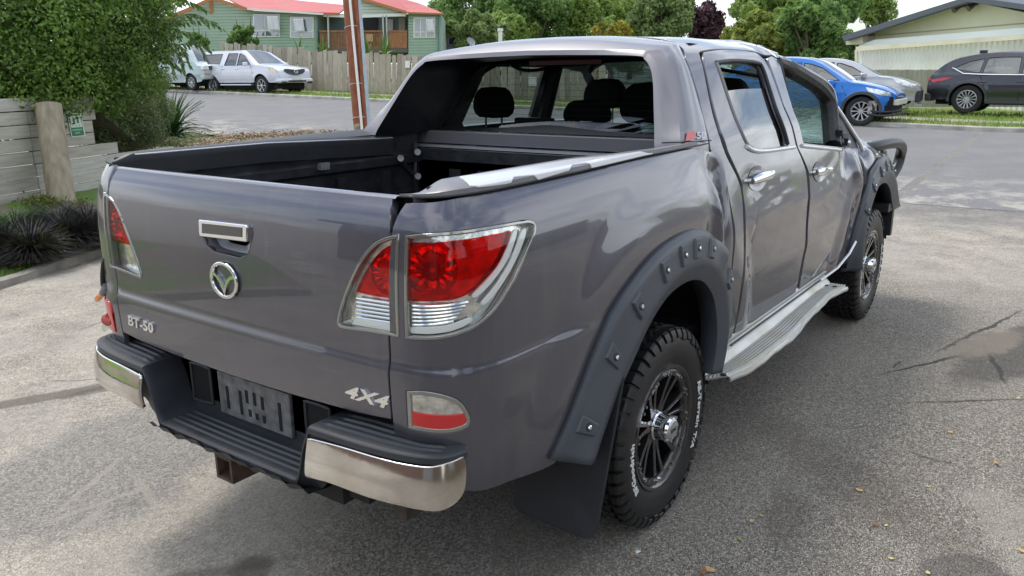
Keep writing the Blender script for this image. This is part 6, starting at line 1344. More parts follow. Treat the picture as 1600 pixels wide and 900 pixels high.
sw1 = [[(.80, 1.10), (.35, 1.40), (.05, 1.50), (-.12, 1.53), (-.12, 1.08)], [(-.20, 1.08), (-.20, 1.535), (-.7, 1.545), (-1.0, 1.52), (-1.08, 1.10)], [(-1.15, 1.12), (-1.08, 1.51), (-1.45, 1.44), (-1.85, 1.24)]]
fw_ = un(1340, 197, 'z', .385); hd = -PI/2+.05
# the front wheel of the blue car touches the ground under that pixel
def park(px, py, dep, wx, W_, hd): # root location so that the near front (or rear) wheel stands under the pixel
    c = at(px, py, dep); c[2] = float(G(c[0], c[1]))+(.10 if c[0] > xr(c[1])+.3 else .0); o = np.array([wx*math.cos(hd)+W_*math.sin(hd), wx*math.sin(hd)-W_*math.cos(hd), 0]); return c-o
def parkz(px, py, z0, wx, W_, hd): c = un(px, py, 'z', z0); o = np.array([wx*math.cos(hd)+W_*math.sin(hd), wx*math.sin(hd)-W_*math.cos(hd), 0]); return c-o
mkcar('parked_suv', 'bright blue suv with a smashed front corner parked across the street', 'suv', suvs, 1.04, .92, [1.36, -1.34], .355, BLU, sw1, (5.0, 7.6), (10.6, 12), tuple(parkz(1342, 197, .40, 1.36, .92, hd)), hd, cladding=True, extra=xb1, spokes=10)
SLV = carpaint('silver_car_paint', (.42, .43, .45), .6)
def xb2(root, SS, top, S, band):
    pnl('headlight', SS, [(2.0, .78), (1.70, .90), (1.40, .95), (1.50, .85), (1.80, .72), (2.0, .68)], HL, root, .012); mirror_(root, .62, .98, .88, SLV)
    m = MB(); m.box((2.0, -.78, .30), (2.14, .78, .62)); bev(m.build('black_bumper_grille', TRIMP, root), .03); m = MB(); m.box((2.02, -.84, .20), (2.2, .84, .27)); m.build('front_splitter', SLV, root)
silv = [(2.05, .55), (2.14, .66), (2.05, .80), (1.75, .92), (1.3, 1.02), (1.0, 1.06), (.55, 1.30), (.1, 1.48), (-.4, 1.55), (-1.0, 1.53), (-1.6, 1.42), (-2.1, 1.2), (-2.28, .95), (-2.3, .45)]
sw2 = [[(.72, 1.05), (.30, 1.28), (0, 1.38), (-.12, 1.40), (-.12, 1.02)], [(-.20, 1.02), (-.20, 1.41), (-.8, 1.41), (-1.05, 1.05)]]
mkcar('parked_hatchback', 'silver hatchback with black lower front parked behind the blue suv', 'car', silv, 1.0, .88, [1.32, -1.28], .32, SLV, sw2, (5.0, 7.4), (10.4, 11.8), tuple(np.array([23.0, 4.25, .56])), -PI/2+.12, extra=xb2, spokes=7)
GRY = carpaint('charcoal_suv_paint', (.040, .041, .055), .5)
def xb3(root, SS, top, S, band):
    tl = [(-2.36, .93), (-2.05, .99), (-1.80, 1.00), (-2.0, .93), (-2.3, .86)]
    pnl('tail_light', SS, tl, mat('car_tail_red', (.55, .02, .03), rough=.2, coat=1), root, .014); pnl('tail_light', mir(SS), tl, MATS['car_tail_red'], root, .014, fl=-1)
    m = MB(); m.box((-2.44, -.85, .93), (-2.36, .85, 1.0)); m.build('tail_strip', MATS['car_tail_red'], root); m = MB(); m.box((-2.50, -.84, .34), (-2.30, .84, .58)); bev(m.build('rear_bumper_cladding', MATS['grey_cladding'], root), .05)
    m = MB(); m.box((-2.51, -.80, .50), (-2.49, -.55, .54)); m.build('reflector', MATS['car_tail_red'], root); mirror_(root, .62, .98, .93, GRY)
    line(SS, [(.7, 1.06), (-.12, 1.055), (-1.1, 1.075), (-1.55, 1.10), (-1.80, 1.24), (-1.86, 1.26)], .020, 'chrome_window_line', CHROME, root, .012)
    for p in ([(-.15, .34), (-.10, .6), (-.15, 1.02)], [(-1.12, 1.05), (-1.0, .78), (-.92, .40)], [(.95, .4), (.9, 1.0)]): line(SS, p, .006, 'door_gap', DARK, root)
    for x in (-.02, -.95): line(SS, [(x, .88), (x-.2, .885)], .015, 'door_handle', GRY, root, .02)
    m = MB(); m.box((-1.35, -.02, 1.66), (-1.15, .02, 1.75)); m.build('roof_antenna', GRY, root)
gs = [(p[0], p[1]) for p in suvs[:9]]+[(-1.0, 1.68), (-1.6, 1.60), (-1.98, 1.47), (-2.36, 1.12), (-2.44, .90), (-2.46, .40)]
mkcar('parked_suv', 'charcoal grey suv with red tail light and chrome window line on the grass at right', 'suv', gs, 1.04, .93, [1.38, -1.38], .395, GRY, sw1, (5.0, 7.6), (10.4, 12), tuple(parkz(1508, 177.5, .52, -1.36, .93, -PI/2-.05)), -PI/2-.05, cladding=True, extra=xb3, spokes=14)
# white pickup with canopy
WHP = carpaint('pearl_white_paint', (.66, .68, .74), .15)
utes = [(2.50, .50), (2.62, .62), (2.60, .85), (2.50, 1.02), (2.1, 1.14), (1.5, 1.22), (1.25, 1.25), (.75, 1.54), (.30, 1.78), (-.2, 1.82), (-.8, 1.82), (-1.5, 1.83), (-2.2, 1.82), (-2.55, 1.72), (-2.72, 1.28), (-2.74, .9), (-2.72, .55)]
uw = [[(1.0, 1.22), (.50, 1.56), (.20, 1.66), (.12, 1.66), (.12, 1.19)], [(.02, 1.19), (.02, 1.67), (-.6, 1.68), (-.72, 1.2)], [(-1.05, 1.26), (-1.0, 1.66), (-2.35, 1.66), (-2.5, 1.30)]]
def xb4(root, SS, top, S, band):
    hl = [(2.55, .95), (2.35, 1.08), (1.95, 1.13), (2.1, .98), (2.45, .86)]
    for f_, fl_ in ((SS, 1), (mir(SS), -1)): pnl('headlight', f_, hl, mat('warm_headlamp', (.70, .60, .50), rough=.15, coat=1, metal=.3, var=.3, vscale=8), root, .012, fl=fl_)
    m = MB(); m.prism(crom([(-.50, 1.02), (0, .99), (.50, 1.02), (.42, .86), (0, .78), (-.42, .86)], True, 4), 2.60, 2.655, lambda u, v, w: (w+.0-.16*u*u, u, v)); gg = m.build('grille', mat('dark_grille', (.06, .065, .07), rough=.4), root, fix=True)
    m = MB(); m.tube([(2.668, .085*math.cos(a), .92+.065*math.sin(a)) for a in np.linspace(0, 2*PI, 18, endpoint=False)], .012, 5, closed=True); m.tube([(2.67, -.07, .95), (2.675, 0, .89), (2.67, .07, .95)], .012, 5); m.build('grille_emblem', CHROME, gg)
    m = MB(); m.box((2.3, -.86, .48), (2.72, .86, .66)); bev(m.build('front_bumper', WHP, root), .08, 3); m = MB(); m.box((2.70, -.45, .52), (2.73, .45, .58)); m.build('lower_intake', TRIMP, root)
    m = MB(); m.box((2.725, -.25, .60), (2.74, .25, .70)); m.build('number_plate', PLT, root)
    m = MB(); [m.tube([(x, s*.55, .5), (x, s*.78, .5)], .05, 8) for x in (2.68,) for s in (-1, 1)]; m.build('fog_light', TRIMP, root, kind='stuff')
    mirror_(root, .85, 1.18, .93, WHP)
    for sg in (-1, 1): m = MB(); m.box((-.95, sg*.86, .40), (1.05, sg*1.0, .45)); m.build('side_step', SILV, root)
    for p in ([(1.08, .5), (1.1, .9), (.98, 1.2)], [(.07, .48), (.08, 1.2)], [(-.90, .5), (-.95, .9), (-.85, 1.2)], [(-2.7, 1.22), (-1.0, 1.22)]): line(SS, p, .007, 'panel_gap', DARK, root)
    for x in (.2, -.7): line(SS, [(x, 1.06), (x-.2, 1.065)], .015, 'door_handle', CHROME, root, .02)
hd4 = -PI/2+.02
mkcar('parked_pickup', 'white double cab pickup with a canopy parked on the far left side of the street', 'pickup truck', utes, 1.18, .925, [1.58, -1.62], .385, WHP, uw, (6.0, 8.3), None, tuple(parkz(409, 149, 1.03, 1.58, .925, hd4)), hd4, extra=xb4, spokes=6, sill=.45, arch=.09)
# pale green van behind
PGR = carpaint('pale_mint_van_paint', (.40, .50, .50), .1)
vans = [(2.0, .45), (2.15, .55), (2.18, .80), (2.10, 1.0), (1.75, 1.12), (1.15, 1.65), (.7, 1.86), (-.5, 1.90), (-1.8, 1.88), (-2.2, 1.7), (-2.3, 1.1), (-2.3, .5)]
vw = [[(1.30, 1.15), (1.02, 1.55), (.55, 1.65), (.55, 1.12)], [(.45, 1.12), (.45, 1.66), (-.6, 1.68), (-.6, 1.12)], [(-.7, 1.12), (-.7, 1.68), (-1.9, 1.66), (-2.0, 1.12)]]
def xb5(root, SS, top, S, band):
    m = MB(); m.box((2.14, -.50, .84), (2.215, .50, 1.0)); gg = m.build('grille', mat('dark_grille'), root); 
    for s in (-1, 1):
        m = MB(); m.box((2.05, s*.52, .84), (2.21, s*.82, .99)); bev(m.build('headlight', HL, root), .02); m = MB(); m.box((2.14, s*.5, .62), (2.235, s*.76, .69)); m.build('indicator', mat('amber_indicator', (.6, .22, .12), rough=.3), root)
    m = MB(); m.box((2.0, -.86, .45), (2.24, .86, .64)); bev(m.build('front_bumper', PGR, root), .04); m = MB(); m.box((2.24, -.25, .50), (2.25, .25, .61)); m.build('number_plate', PLT, root); mirror_(root, 1.25, 1.2, .85, WH)
mkcar('parked_van', 'pale green van parked behind the white pickup and half hidden by the hedge', 'van', vans, 1.10, .86, [1.35, -1.3], .33, PGR, vw, (4.2, 5.9), None, tuple(np.array([18.6, 30.9, float(G(18.6, 30.9))+.06])), -PI/2+.05, extra=xb5, spokes=8, endr=.35)
# ================================================================== TREES AND PLANTS
def leafmat(name, c1, c2, c3=None, rough=.5, trans=.25):
    def f(t, b):
        N = NT(t); g = N.n('ShaderNodeNewGeometry'); a = N.mix(g.outputs['Random Per Island'], c1, c2)
        a = N.mix(N.ramp(N.noise(1.3, 3), .4, .62, 0, .7), a, c3 or tuple(q*.55 for q in c1)); N.l(a, b.inputs['Base Color']); b.inputs['Roughness'].default_value = rough
        tr = N.n('ShaderNodeBsdfTranslucent'); N.l(a, tr.inputs['Color']); mi = N.n('ShaderNodeMixShader'); mi.inputs['Fac'].default_value = trans; N.l(b.outputs[0], mi.inputs[1]); N.l(tr.outputs[0], mi.inputs[2]); N.l(mi.outputs[0], t.nodes['Material Output'].inputs['Surface'])
    return shader(name, f)
def leaves(C, N_, size, asp=.55, droop=0.):
    """C: centres (n,3), N_: outward directions; returns verts, faces of pointed leaves"""
    n = len(C); d = rng.normal(size=(n, 3)); nn = N_*1.0+d*.75+np.array([0, 0, .35]); nn /= np.linalg.norm(nn, axis=1)[:, None]
    t = np.cross(nn, rng.normal(size=(n, 3))); t /= np.linalg.norm(t, axis=1)[:, None]; t[:, 2] -= droop; w = np.cross(nn, t); s = (size*rng.uniform(.6, 1.35, n))[:, None]
    V = np.stack([C-t*s, C+w*s*asp+nn*s*.12, C+t*s, C-w*s*asp+nn*s*.12], 1).reshape(-1, 3); F = np.arange(4*n).reshape(n, 4); return V, F
def blob(c, r, n, flat=1.0, shell=.55, seed=0):
    """leaf centres in a lumpy ball with twig clusters and gaps"""
    d = rng.normal(size=(n, 3)); d /= np.linalg.norm(d, axis=1)[:, None]; k = rng.randint(0, 1 << 20, 1)[0]; cl = rng.normal(size=(26, 3)); cl /= np.linalg.norm(cl, axis=1)[:, None]
    lump = (d@cl.T).max(1); rad = r*(shell+(1-shell)*rng.uniform(0, 1, n)**.5)*(.80+.30*ss(.72, .98, lump)); P = d*rad[:, None]; P[:, 2] *= flat; P += rng.normal(size=P.shape)*r*.04; return np.asarray(c)+P, d
def fast(name, V, F, m_, parent, org=None):
    org = wl(parent) if parent is not None and org is None else Vector(org or (0, 0, 0)); me = bpy.data.meshes.new(name); nv, nf, k = len(V), len(F), F.shape[1]
    me.vertices.add(nv); me.vertices.foreach_set('co', (np.asarray(V)-np.array(org)).astype(np.float32).ravel()); me.loops.add(nf*k); me.loops.foreach_set('vertex_index', F.astype(np.int32).ravel()); me.polygons.add(nf)
    me.polygons.foreach_set('loop_start', np.arange(0, nf*k, k, dtype=np.int32)); me.materials.append(m_); me.update(calc_edges=True); me.validate(); return link(name, me, parent, org)
BARK = mat('bark', (.07, .055, .04), rough=.95, col2=(.16, .13, .10), vscale=8, stretch=(3, 3, .6), bump=1, bscale=15, bdist=.02)
def tree(name, label, cat, base, blobs, nleaf, size, m_, group=None, trunk_r=.12, asp=.55, shell=.5, limbs=True, droop=0.):
    t = thing(name, label, cat, tuple(base), group); base = np.array(base, float); V = []; F = []; b0 = 0; tot = sum(b[1]**2 for b in blobs)
    for (c, r, *fl) in blobs:
        P, d = blob(c, r, max(20, int(nleaf*r*r/tot)), fl[0] if fl else 1.0, shell); v, f = leaves(P, d, size, asp, droop); V.append(v); F.append(f+b0); b0 += len(v)
    fast('crown', np.concatenate(V), np.concatenate(F), m_, t)
    m = MB(); cen = np.mean([b[0] for b in blobs], 0); top_ = base*.35+cen*.65; pts = crom([base-np.array([0, 0, .2]), base*.7+top_*.3+np.array([.05, .03, 0])*trunk_r*5, top_], k=4); m.tube(pts, list(np.linspace(trunk_r*1.25, trunk_r*.6, len(pts))), 8)
    if limbs:
        for (c, r, *_) in blobs: s_ = pts[len(pts)//2+random.randrange(len(pts)//2)]; c = np.array(c); m.tube([s_, s_*.45+c*.55+np.array([0, 0, -.1*r]), c, c+(c-s_)*.25], [trunk_r*.5, trunk_r*.32, trunk_r*.18, trunk_r*.06], 5)
    m.build('trunk', BARK, t, smooth=True); return t
# the big hedge tree at left
LM1 = leafmat('glossy_green_leaf', (.08, .16, .025), (.30, .48, .09), (.06, .12, .02), .36, .5)
LM2 = leafmat('small_dull_leaf', (.13, .20, .07), (.34, .44, .18), (.13, .15, .08), .6, .4)
B = [(at(x, y, d), r) for x, y, d, r in ((-40, -40, 9.6, 1.0), (60, -50, 9.8, 1.0), (150, -30, 10.2, .9), (200, 10, 10.8, .62), (225, -40, 11, .5), (-30, 70, 9.4, .85), (55, 50, 9.5, .8), (130, 50, 10, .75), (190, 70, 10.7, .58), (20, 125, 9.3, .55), (85, 120, 9.6, .55), (150, 115, 10.2, .55), (-50, 140, 9.2, .6), (215, 110, 10.9, .40), (-20, 165, 9.2, .30), (60, 160, 9.4, .27), (235, 55, 11, .35))]
tree('hedge_tree', 'large dense dark green hedge tree overhanging the plank wall at the left edge', 'tree', at(60, 230, 11.2), B, 80000, .027, LM1, trunk_r=.14, shell=.45)
B = [(at(x, y, d), r) for x, y, d, r in ((195, 150, 11.3, .42), (170, 190, 11.2, .35), (215, 195, 11.5, .33), (240, 130, 11.7, .25), (165, 150, 11.1, .35), (238, 200, 11.9, .24), (190, 222, 11.5, .20), (225, 222, 12.0, .16), (160, 215, 11.3, .22), (250, 170, 12, .22), (140, 190, 11.0, .25), (152, 208, 10.9, .16), (170, 224, 11.2, .15), (160, 196, 10.8, .18), (205, 228, 11.8, .15), (182, 212, 11.0, .2))]
tree('small_leaved_shrub', 'grey green small leaved shrub under the right side of the hedge tree', 'shrub', at(195, 228, 11.6), B, 42000, .018, LM2, trunk_r=.03, shell=.25)
# hanging compound leaves of a sumac-like tree at the right of the hedge
fr_t = thing('drooping_leaf_tree', 'tree with long drooping compound leaves reaching right from the hedge', 'tree', tuple(at(255, 222, 12.6))); LM3 = leafmat('drooping_leaf', (.07, .15, .02), (.16, .27, .05), (.05, .11, .02), .45)
m = MB(); m.tube([at(205, 226, 12.6), at(212, 120, 12.4), at(225, 40, 12.2), at(235, -40, 12)], [.05, .04, .03, .02], 6); m.build('trunk', BARK, fr_t)
for (x0, y0, x1, y1, x2, y2) in ((250, 40, 300, 22, 346, 44), (250, 60, 290, 50, 318, 82), (252, 75, 280, 70, 296, 102), (250, 20, 282, 0, 322, 14), (250, 50, 262, 75, 270, 118), (252, 30, 285, 32, 335, 34), (255, 80, 300, 66, 330, 76), (250, 10, 270, -14, 305, -8), (250, 62, 275, 78, 285, 112), (248, 90, 262, 92, 282, 108)):
    C = crom([at(x0, y0, 12.2), at(x1, y1, 12.0), at(x2, y2, 11.9)], k=8); V = []; F = []; b0 = 0
    for i in range(2, len(C)):
        for s in (-1, 1, 0):
            c = C[i]+rng.normal(size=3)*.01; ln = rng.uniform(.10, .17)*(1-.3*i/len(C)); dr = np.array([0, 0, -.8])+(_r*.45+_f*s*.6)*1.0+rng.normal(size=3)*.15; dr /= np.linalg.norm(dr); w = np.cross(dr, _f+rng.normal(size=3)*.4); w /= np.linalg.norm(w); w *= ln*.16
            V += [c, c+dr*ln*.4+w, c+dr*ln, c+dr*ln*.4-w]; F.append([b0, b0+1, b0+2, b0+3]); b0 += 4
    m = MB(); m.tube(C, list(np.linspace(.008, .002, len(C))), 4); br = m.build('frond_stem', BARK, fr_t); fast('leaflets', np.array(V), np.array(F), LM3, br)
# strap-leaved plant by the gravel bed
def strap(name, label, c, n, ln, wd_, m_, up=1.0, parts=True, group=None, spread=1.0, kinds=None):
    t = thing(name, label, 'plant', tuple(c), group); c = np.array(c, float); bl = MB()
    for i in range(n):
        a = rng.uniform(0, 2*PI); e = rng.uniform(.25, 1.25)*spread; L_ = ln*rng.uniform(.65, 1.1); d = np.array([math.cos(a), math.sin(a), 0]); s_ = np.array([-math.sin(a), math.cos(a), 0]); P = []; K = 6
        for k in range(K+1):
            f = k/K; r_ = L_*(math.sin(e)*f*.8+.25*f*f); z = L_*(math.cos(e)*up*f*1.1-.75*f*f*math.sin(e)); q = c+d*(r_+.03)+np.array([0, 0, max(.01, z)]); w = s_*wd_*(1-f**2.5)*(.6+.8*f*(1-f)*2)+1e-4; P.append([q-w, q-np.array([0, 0, wd_*.3]), q+w])
        if parts: q_ = MB(); q_.grid(P); q_.build('leaf', m_, t, smooth=True)
        else: bl.grid(P)
    if not parts: o = bl.build('blades', m_, t, smooth=True, kind='stuff')
    return t
LM4 = leafmat('strap_leaf', (.025, .085, .02), (.07, .17, .04), (.015, .05, .014), .35, .15)
strap('strap_leaf_plant', 'big clump of dark green strap leaves on the gravel bed beside the street', at(270, 214, 12.6), 150, .72, .022, LM4, 1.15)
for (px, py, dep, n, ln, l) in ((505, 78, 36, 24, .9, 'spiky green plant growing behind the fence just left of the brown pole'), (467, 78, 36, 14, .6, 'small spiky plant above the fence below the right hand white window'), (575, 80, 36, 18, .8, 'spiky green plant behind the fence just right of the brown pole'), (602, 82, 36, 26, .95, 'spiky green plant in front of the deck posts behind the fence')):
    strap('spiky_plant', l, at(px, py+6, dep), n, ln, .035, LM3, 1.4, False)
# black and green tussocks in the bank
MG = leafmat('black_tussock_blade', (.016, .013, .016), (.10, .09, .095), (.03, .028, .028), .4, .05); MGG = leafmat('green_tussock_blade', (.02, .05, .018), (.07, .13, .035), (.02, .035, .02), .45, .1)
def tus(px, py, z, n, ln, m_, label): strap('grass_tussock', label, un(px, py, 'z', z), int(n*1.5), ln*1.12, .0055, m_, .95, False, 'tussocks planted along the bank', 1.25)
tus(8, 392, .14, 900, .42, MG, 'black grass tussock at the left edge of the bank'); tus(48, 398, .12, 900, .42, MG, 'black grass tussock second from the left on the bank'); tus(28, 372, .2, 700, .40, MGG, 'dark green grass tussock behind the black ones at left')
tus(80, 380, .14, 500, .40, MGG, 'green grass tussock between the black tussocks'); tus(112, 378, .14, 900, .42, MG, 'black grass tussock below the round post'); tus(140, 366, .15, 900, .44, MG, 'black grass tussock nearest the tail lamp of the grey truck'); tus(160, 372, .12, 700, .40, MG, 'black grass tussock half hidden behind the tail lamp'); tus(95, 362, .2, 700, .40, MG, 'black grass tussock at the back of the bank left of the post'); tus(-25, 395, .15, 800, .44, MGG, 'green grass tussock cut by the left edge'); tus(66, 400, .10, 350, .34, leafmat('yellow_green_blade', (.08, .11, .03), (.22, .26, .07), None, .5, .2), 'yellowish grass tussock at the front of the bank')
# creeping plant at the post foot and ground cover
def cover(name, label, pts, n, size, m_, kind='stuff', h=.06):
    C = []; 
    for (p, r) in pts: q = rng.normal(size=(n, 3))*[r, r, 0]; q[:, 2] = np.abs(rng.normal(size=n))*h; C.append(p+q)
    C = np.concatenate(C); V, F = leaves(C, np.tile([0, 0, 1.], (len(C), 1)), size, .6); o = fast(name, V, F, m_, None, (0, 0, 0)); tag(o, label, 'ground cover', kind=kind)
cover('creeping_plant', 'yellow green creeper at the foot of the round post', [(at(x, y, d), .10) for x, y, d in ((60, 318, 8.9), (78, 322, 8.9), (95, 326, 9.0), (110, 322, 9.2), (118, 325, 9.2), (70, 316, 9.0))], 260, .018, leafmat('creeper_leaf', (.10, .14, .02), (.28, .30, .06), None, .5, .3), h=.04)
cover('ground_cover', 'low green ground cover under the shrub', [(at(x, y, d), .18) for x, y, d in ((200, 225, 12), (225, 222, 12.6), (250, 218, 13), (275, 222, 13.4), (292, 216, 14.2), (215, 232, 12.2), (262, 228, 12.8), (160, 228, 11.2), (175, 234, 11.5), (150, 222, 11.0))], 480, .020, LM2)
cover('gravel_litter', 'brown leaf litter and stones on the gravel bed', [(at(x, y, d), .5) for x, y, d in ((330, 217, 15), (380, 214, 15.6), (430, 212, 16), (500, 210, 16.5), (300, 222, 14.4), (350, 220, 14.8), (460, 214, 16), (420, 217, 15), (520, 215, 15.8), (280, 228, 13.6))], 900, .026, leafmat('litter', (.20, .13, .07), (.50, .42, .30), None, .8, .05), h=.02)
# grass blades on the near lawn and kerb strip
C = []
for i in range(14000):
    j = rng.uniform(6, len(kl)-8); k = int(j); p = kl[k]*(1-(j-k))+kl[k+1]*(j-k); n_ = KN[k]; d = .11+abs(rng.normal())*.16 if rng.uniform() < .6 else rng.uniform(.1, 3.6); q = p+n_*d; f = min(1, d/3.2); C.append((q[0], q[1], .035+WZ*float(ss(0, .9, f))))
C = np.array(C); n = len(C); a = rng.uniform(0, 2*PI, n); h = rng.uniform(.02, .06, n); w = np.stack([np.cos(a), np.sin(a), 0*a], 1)*.004; tip = np.stack([np.cos(a+1)*.02, np.sin(a+1)*.02, h], 1)
V = np.stack([C-w, C+w, C+tip], 1).reshape(-1, 3); o = fast('lawn_grass', V, np.arange(3*n).reshape(n, 3), leafmat('lawn_blade', (.07, .15, .02), (.20, .34, .06), (.10, .18, .03), .5, .3), None, (0, 0, 0)); tag(o, 'short green grass between the old kerb and the tussocks', 'grass', kind='stuff')
n = 26000; y = rng.uniform(-4, 34, n); x = xr(y)+.16+np.abs(rng.uniform(0, 1, n))**1.2*7; C = np.stack([x, y, G(x, y)+.10], 1); ok = ~((x-xr(y) > 1.5) & (x-xr(y) < 2.8) & (rng.uniform(0, 1, n) > .12)); C = C[ok]; n = len(C); a = rng.uniform(0, 2*PI, n); h = rng.uniform(.04, .14, n); w = np.stack([np.cos(a), np.sin(a), 0*a], 1)*.013; tip = np.stack([np.cos(a+1)*.04, np.sin(a+1)*.04, h], 1)
o = fast('verge_grass', np.stack([C-w, C+w, C+tip], 1).reshape(-1, 3), np.arange(3*n).reshape(n, 3), leafmat('verge_blade', (.12, .22, .03), (.30, .42, .08), (.26, .30, .08), .6, .3), None, (0, 0, 0)); tag(o, 'rough green grass on the far verge', 'grass', kind='stuff')
# background trees
TG1 = leafmat('tree_leaf_mid', (.22, .34, .07), (.44, .58, .16), (.17, .27, .06), .6, .55); TG2 = leafmat('tree_leaf_dark', (.13, .24, .06), (.31, .46, .13), (.10, .19, .055), .6, .55); TG3 = leafmat('tree_leaf_yellow', (.22, .29, .05), (.42, .46, .10), (.18, .24, .05), .6, .45)
TG4 = leafmat('tree_leaf_gold', (.30, .28, .03), (.50, .44, .06), None, .6, .3); TG5 = leafmat('tree_leaf_purple', (.07, .030, .040), (.18, .08, .095), None, .6, .35); TG6 = leafmat('tree_leaf_light', (.18, .27, .08), (.36, .46, .17), (.13, .21, .06), .6, .45)
def bt(label, cx, cy, rx, ry, dep, m_, nb=9, n=6000, name='broadleaf_tree', size=.16, cat='tree', pts=None, grp='trees behind the street'):
    s = dep/FPX; B = []; rr = random.Random(int(cx*7+cy))
    nb = int(nb*2.0); n = int(n*1.7)
    for k in range(nb):
        a = 2.4*k; q = math.sqrt((k+.5)/nb); x = cx+rx*.85*q*math.cos(a)+rr.uniform(-4, 4); y_ = cy+ry*.85*q*math.sin(a)+rr.uniform(-4, 4); B.append((at(x, y_, dep+rr.uniform(-1, 1)*rx*s*.7), min(rx, ry)*s*rr.uniform(.26, .50)))
    for k in range(4): B.append((at(cx+rx*rr.uniform(-.6, .6), cy+ry+14+rr.uniform(0, 16), dep+.5), min(rx, ry)*s*.5))
    b = at(cx, cy+ry, dep); b[2] = 0.3+.02*dep; tree(name, label, cat, b, B, n, size, m_, grp, trunk_r=.18, shell=.3)
bt('tall green tree right of the red and grey building', 735, 10, 60, 40, 60, TG2, 9, 6000)
bt('light green bush like tree left of the white flue pipe', 745, 52, 55, 28, 52, TG6, 8, 5000)
bt('dark green tree above the middle of the cab roof', 835, 20, 58, 50, 58, TG2, 10, 8000)
bt('mid green tree filling the gap behind the flue pipe', 790, 50, 45, 35, 56, TG1, 7, 4500)
bt('yellowing low tree just above the cab roof', 955, 48, 38, 14, 50, TG4, 6, 2500)
bt('mid green tree above the high brake light', 915, 20, 50, 50, 60, TG1, 9, 6500)
bt('light green tree left of the purple tree', 1035, 25, 52, 42, 57, TG6, 10, 6500)
bt('mid green tree behind the yellowing low tree', 985, 22, 45, 45, 63, TG1, 8, 5000)
bt('dark purple leaved tree above the cab roof', 1103, 36, 25, 32, 60, TG5, 14, 4200)
bt('yellow green tree left of the blue suv', 1185, 55, 52, 36, 48, TG3, 9, 6500)
bt('tall mid green tree right of the purple tree', 1205, 12, 62, 40, 58, TG1, 9, 6500)
bt('dark green tree above the blue suv', 1265, 55, 55, 48, 46, TG2, 11, 8000)
bt('tall airy tree left of the cream gable', 1370, 12, 34, 26, 62, TG1, 8, 3200, size=.13)
bt('dark tree reaching up to the cream roof edge', 1300, 15, 42, 38, 52, TG2, 7, 3500)
bt('small dark tree at the corner of the cream building', 1325, 75, 24, 24, 44, TG2, 5, 2200)
bt('round dark bush against the green house wall', 381, 58, 24, 18, 41.5, TG2, 6, 2600, 'round_bush', .10, 'bush')
bt('low dark green bush behind the pale green van', 310, 66, 22, 12, 42, TG2, 4, 1200, 'round_bush', .10, 'bush')
bt('dark green trees seen behind the green house roof', 250, -10, 40, 30, 70, TG2, 5, 2500)
# unseen surroundings added behind the camera for the paint and chrome to mirror
for i, (x, y, r) in enumerate(((-9, -15, 2.8), (-1, -18, 3.0), (7, -19, 2.8))):
    B = [((x+rng.uniform(-1.5, 1.5), y+rng.uniform(-1.5, 1.5), 2.4+k*.9), r*.55) for k in range(4)]
    tree('reflection_tree', 'dark green boundary tree %s beyond the yard fence out of the frame' % ('nearest the rear end', 'in the middle', 'nearest the street')[i], 'tree', (x, y, 0), B, 1500, .22, TG2, 'trees round the yard out of the frame', trunk_r=.2)
wk = thing('reflection_building', 'brown brick workshop beyond the yard behind the camera', 'building', (-13, -2, 0)); m = MB(); m.box((-19, -13, 0), (-12, 10, 3.0)); m.build('wall', mat('brick_brown', (.20, .13, .10), rough=.85), wk); m = MB(); m.box((-19.5, -13.5, 3.0), (-11.5, 10.5, 3.3)); m.build('roof', mat('slate_roof'), wk)
m = MB(); m.box((-12.03, -5, .1), (-11.98, -2, 2.6)); m.build('roller_door', mat('door_grey', (.3, .3, .31), rough=.5), wk)
hz_ = thing('reflection_house', 'grey brown house across the yard out of the frame', 'house', (3, -17, 0)); m = MB(); m.box((-2, -22, 0), (7, -16, 2.7)); m.build('wall', mat('pale_wall', (.24, .22, .20), rough=.7), hz_); m = MB(); m.prism([(-15.6, 2.7), (-22.4, 2.7), (-19, 4.6)], -2.4, 7.4, lambda u, v, w: (w, u, v)); m.build('roof', mat('slate_roof'), hz_, fix=True)
for k in range(3): m = MB(); m.box((-.8+3*k, -16.02, 1.0), (.6+3*k, -15.96, 2.1)); m.build('window', mat('dark_gloss'), hz_)
yf = thing('reflection_fence', 'dark stained board fence along the yard out of the frame', 'fence', (0, -11, 0)); m = MB(); m.box((-9, -11.1, 0), (14, -11, 1.7)); m.build('boards', mat('dark_fence', (.10, .075, .05), rough=.9), yf)
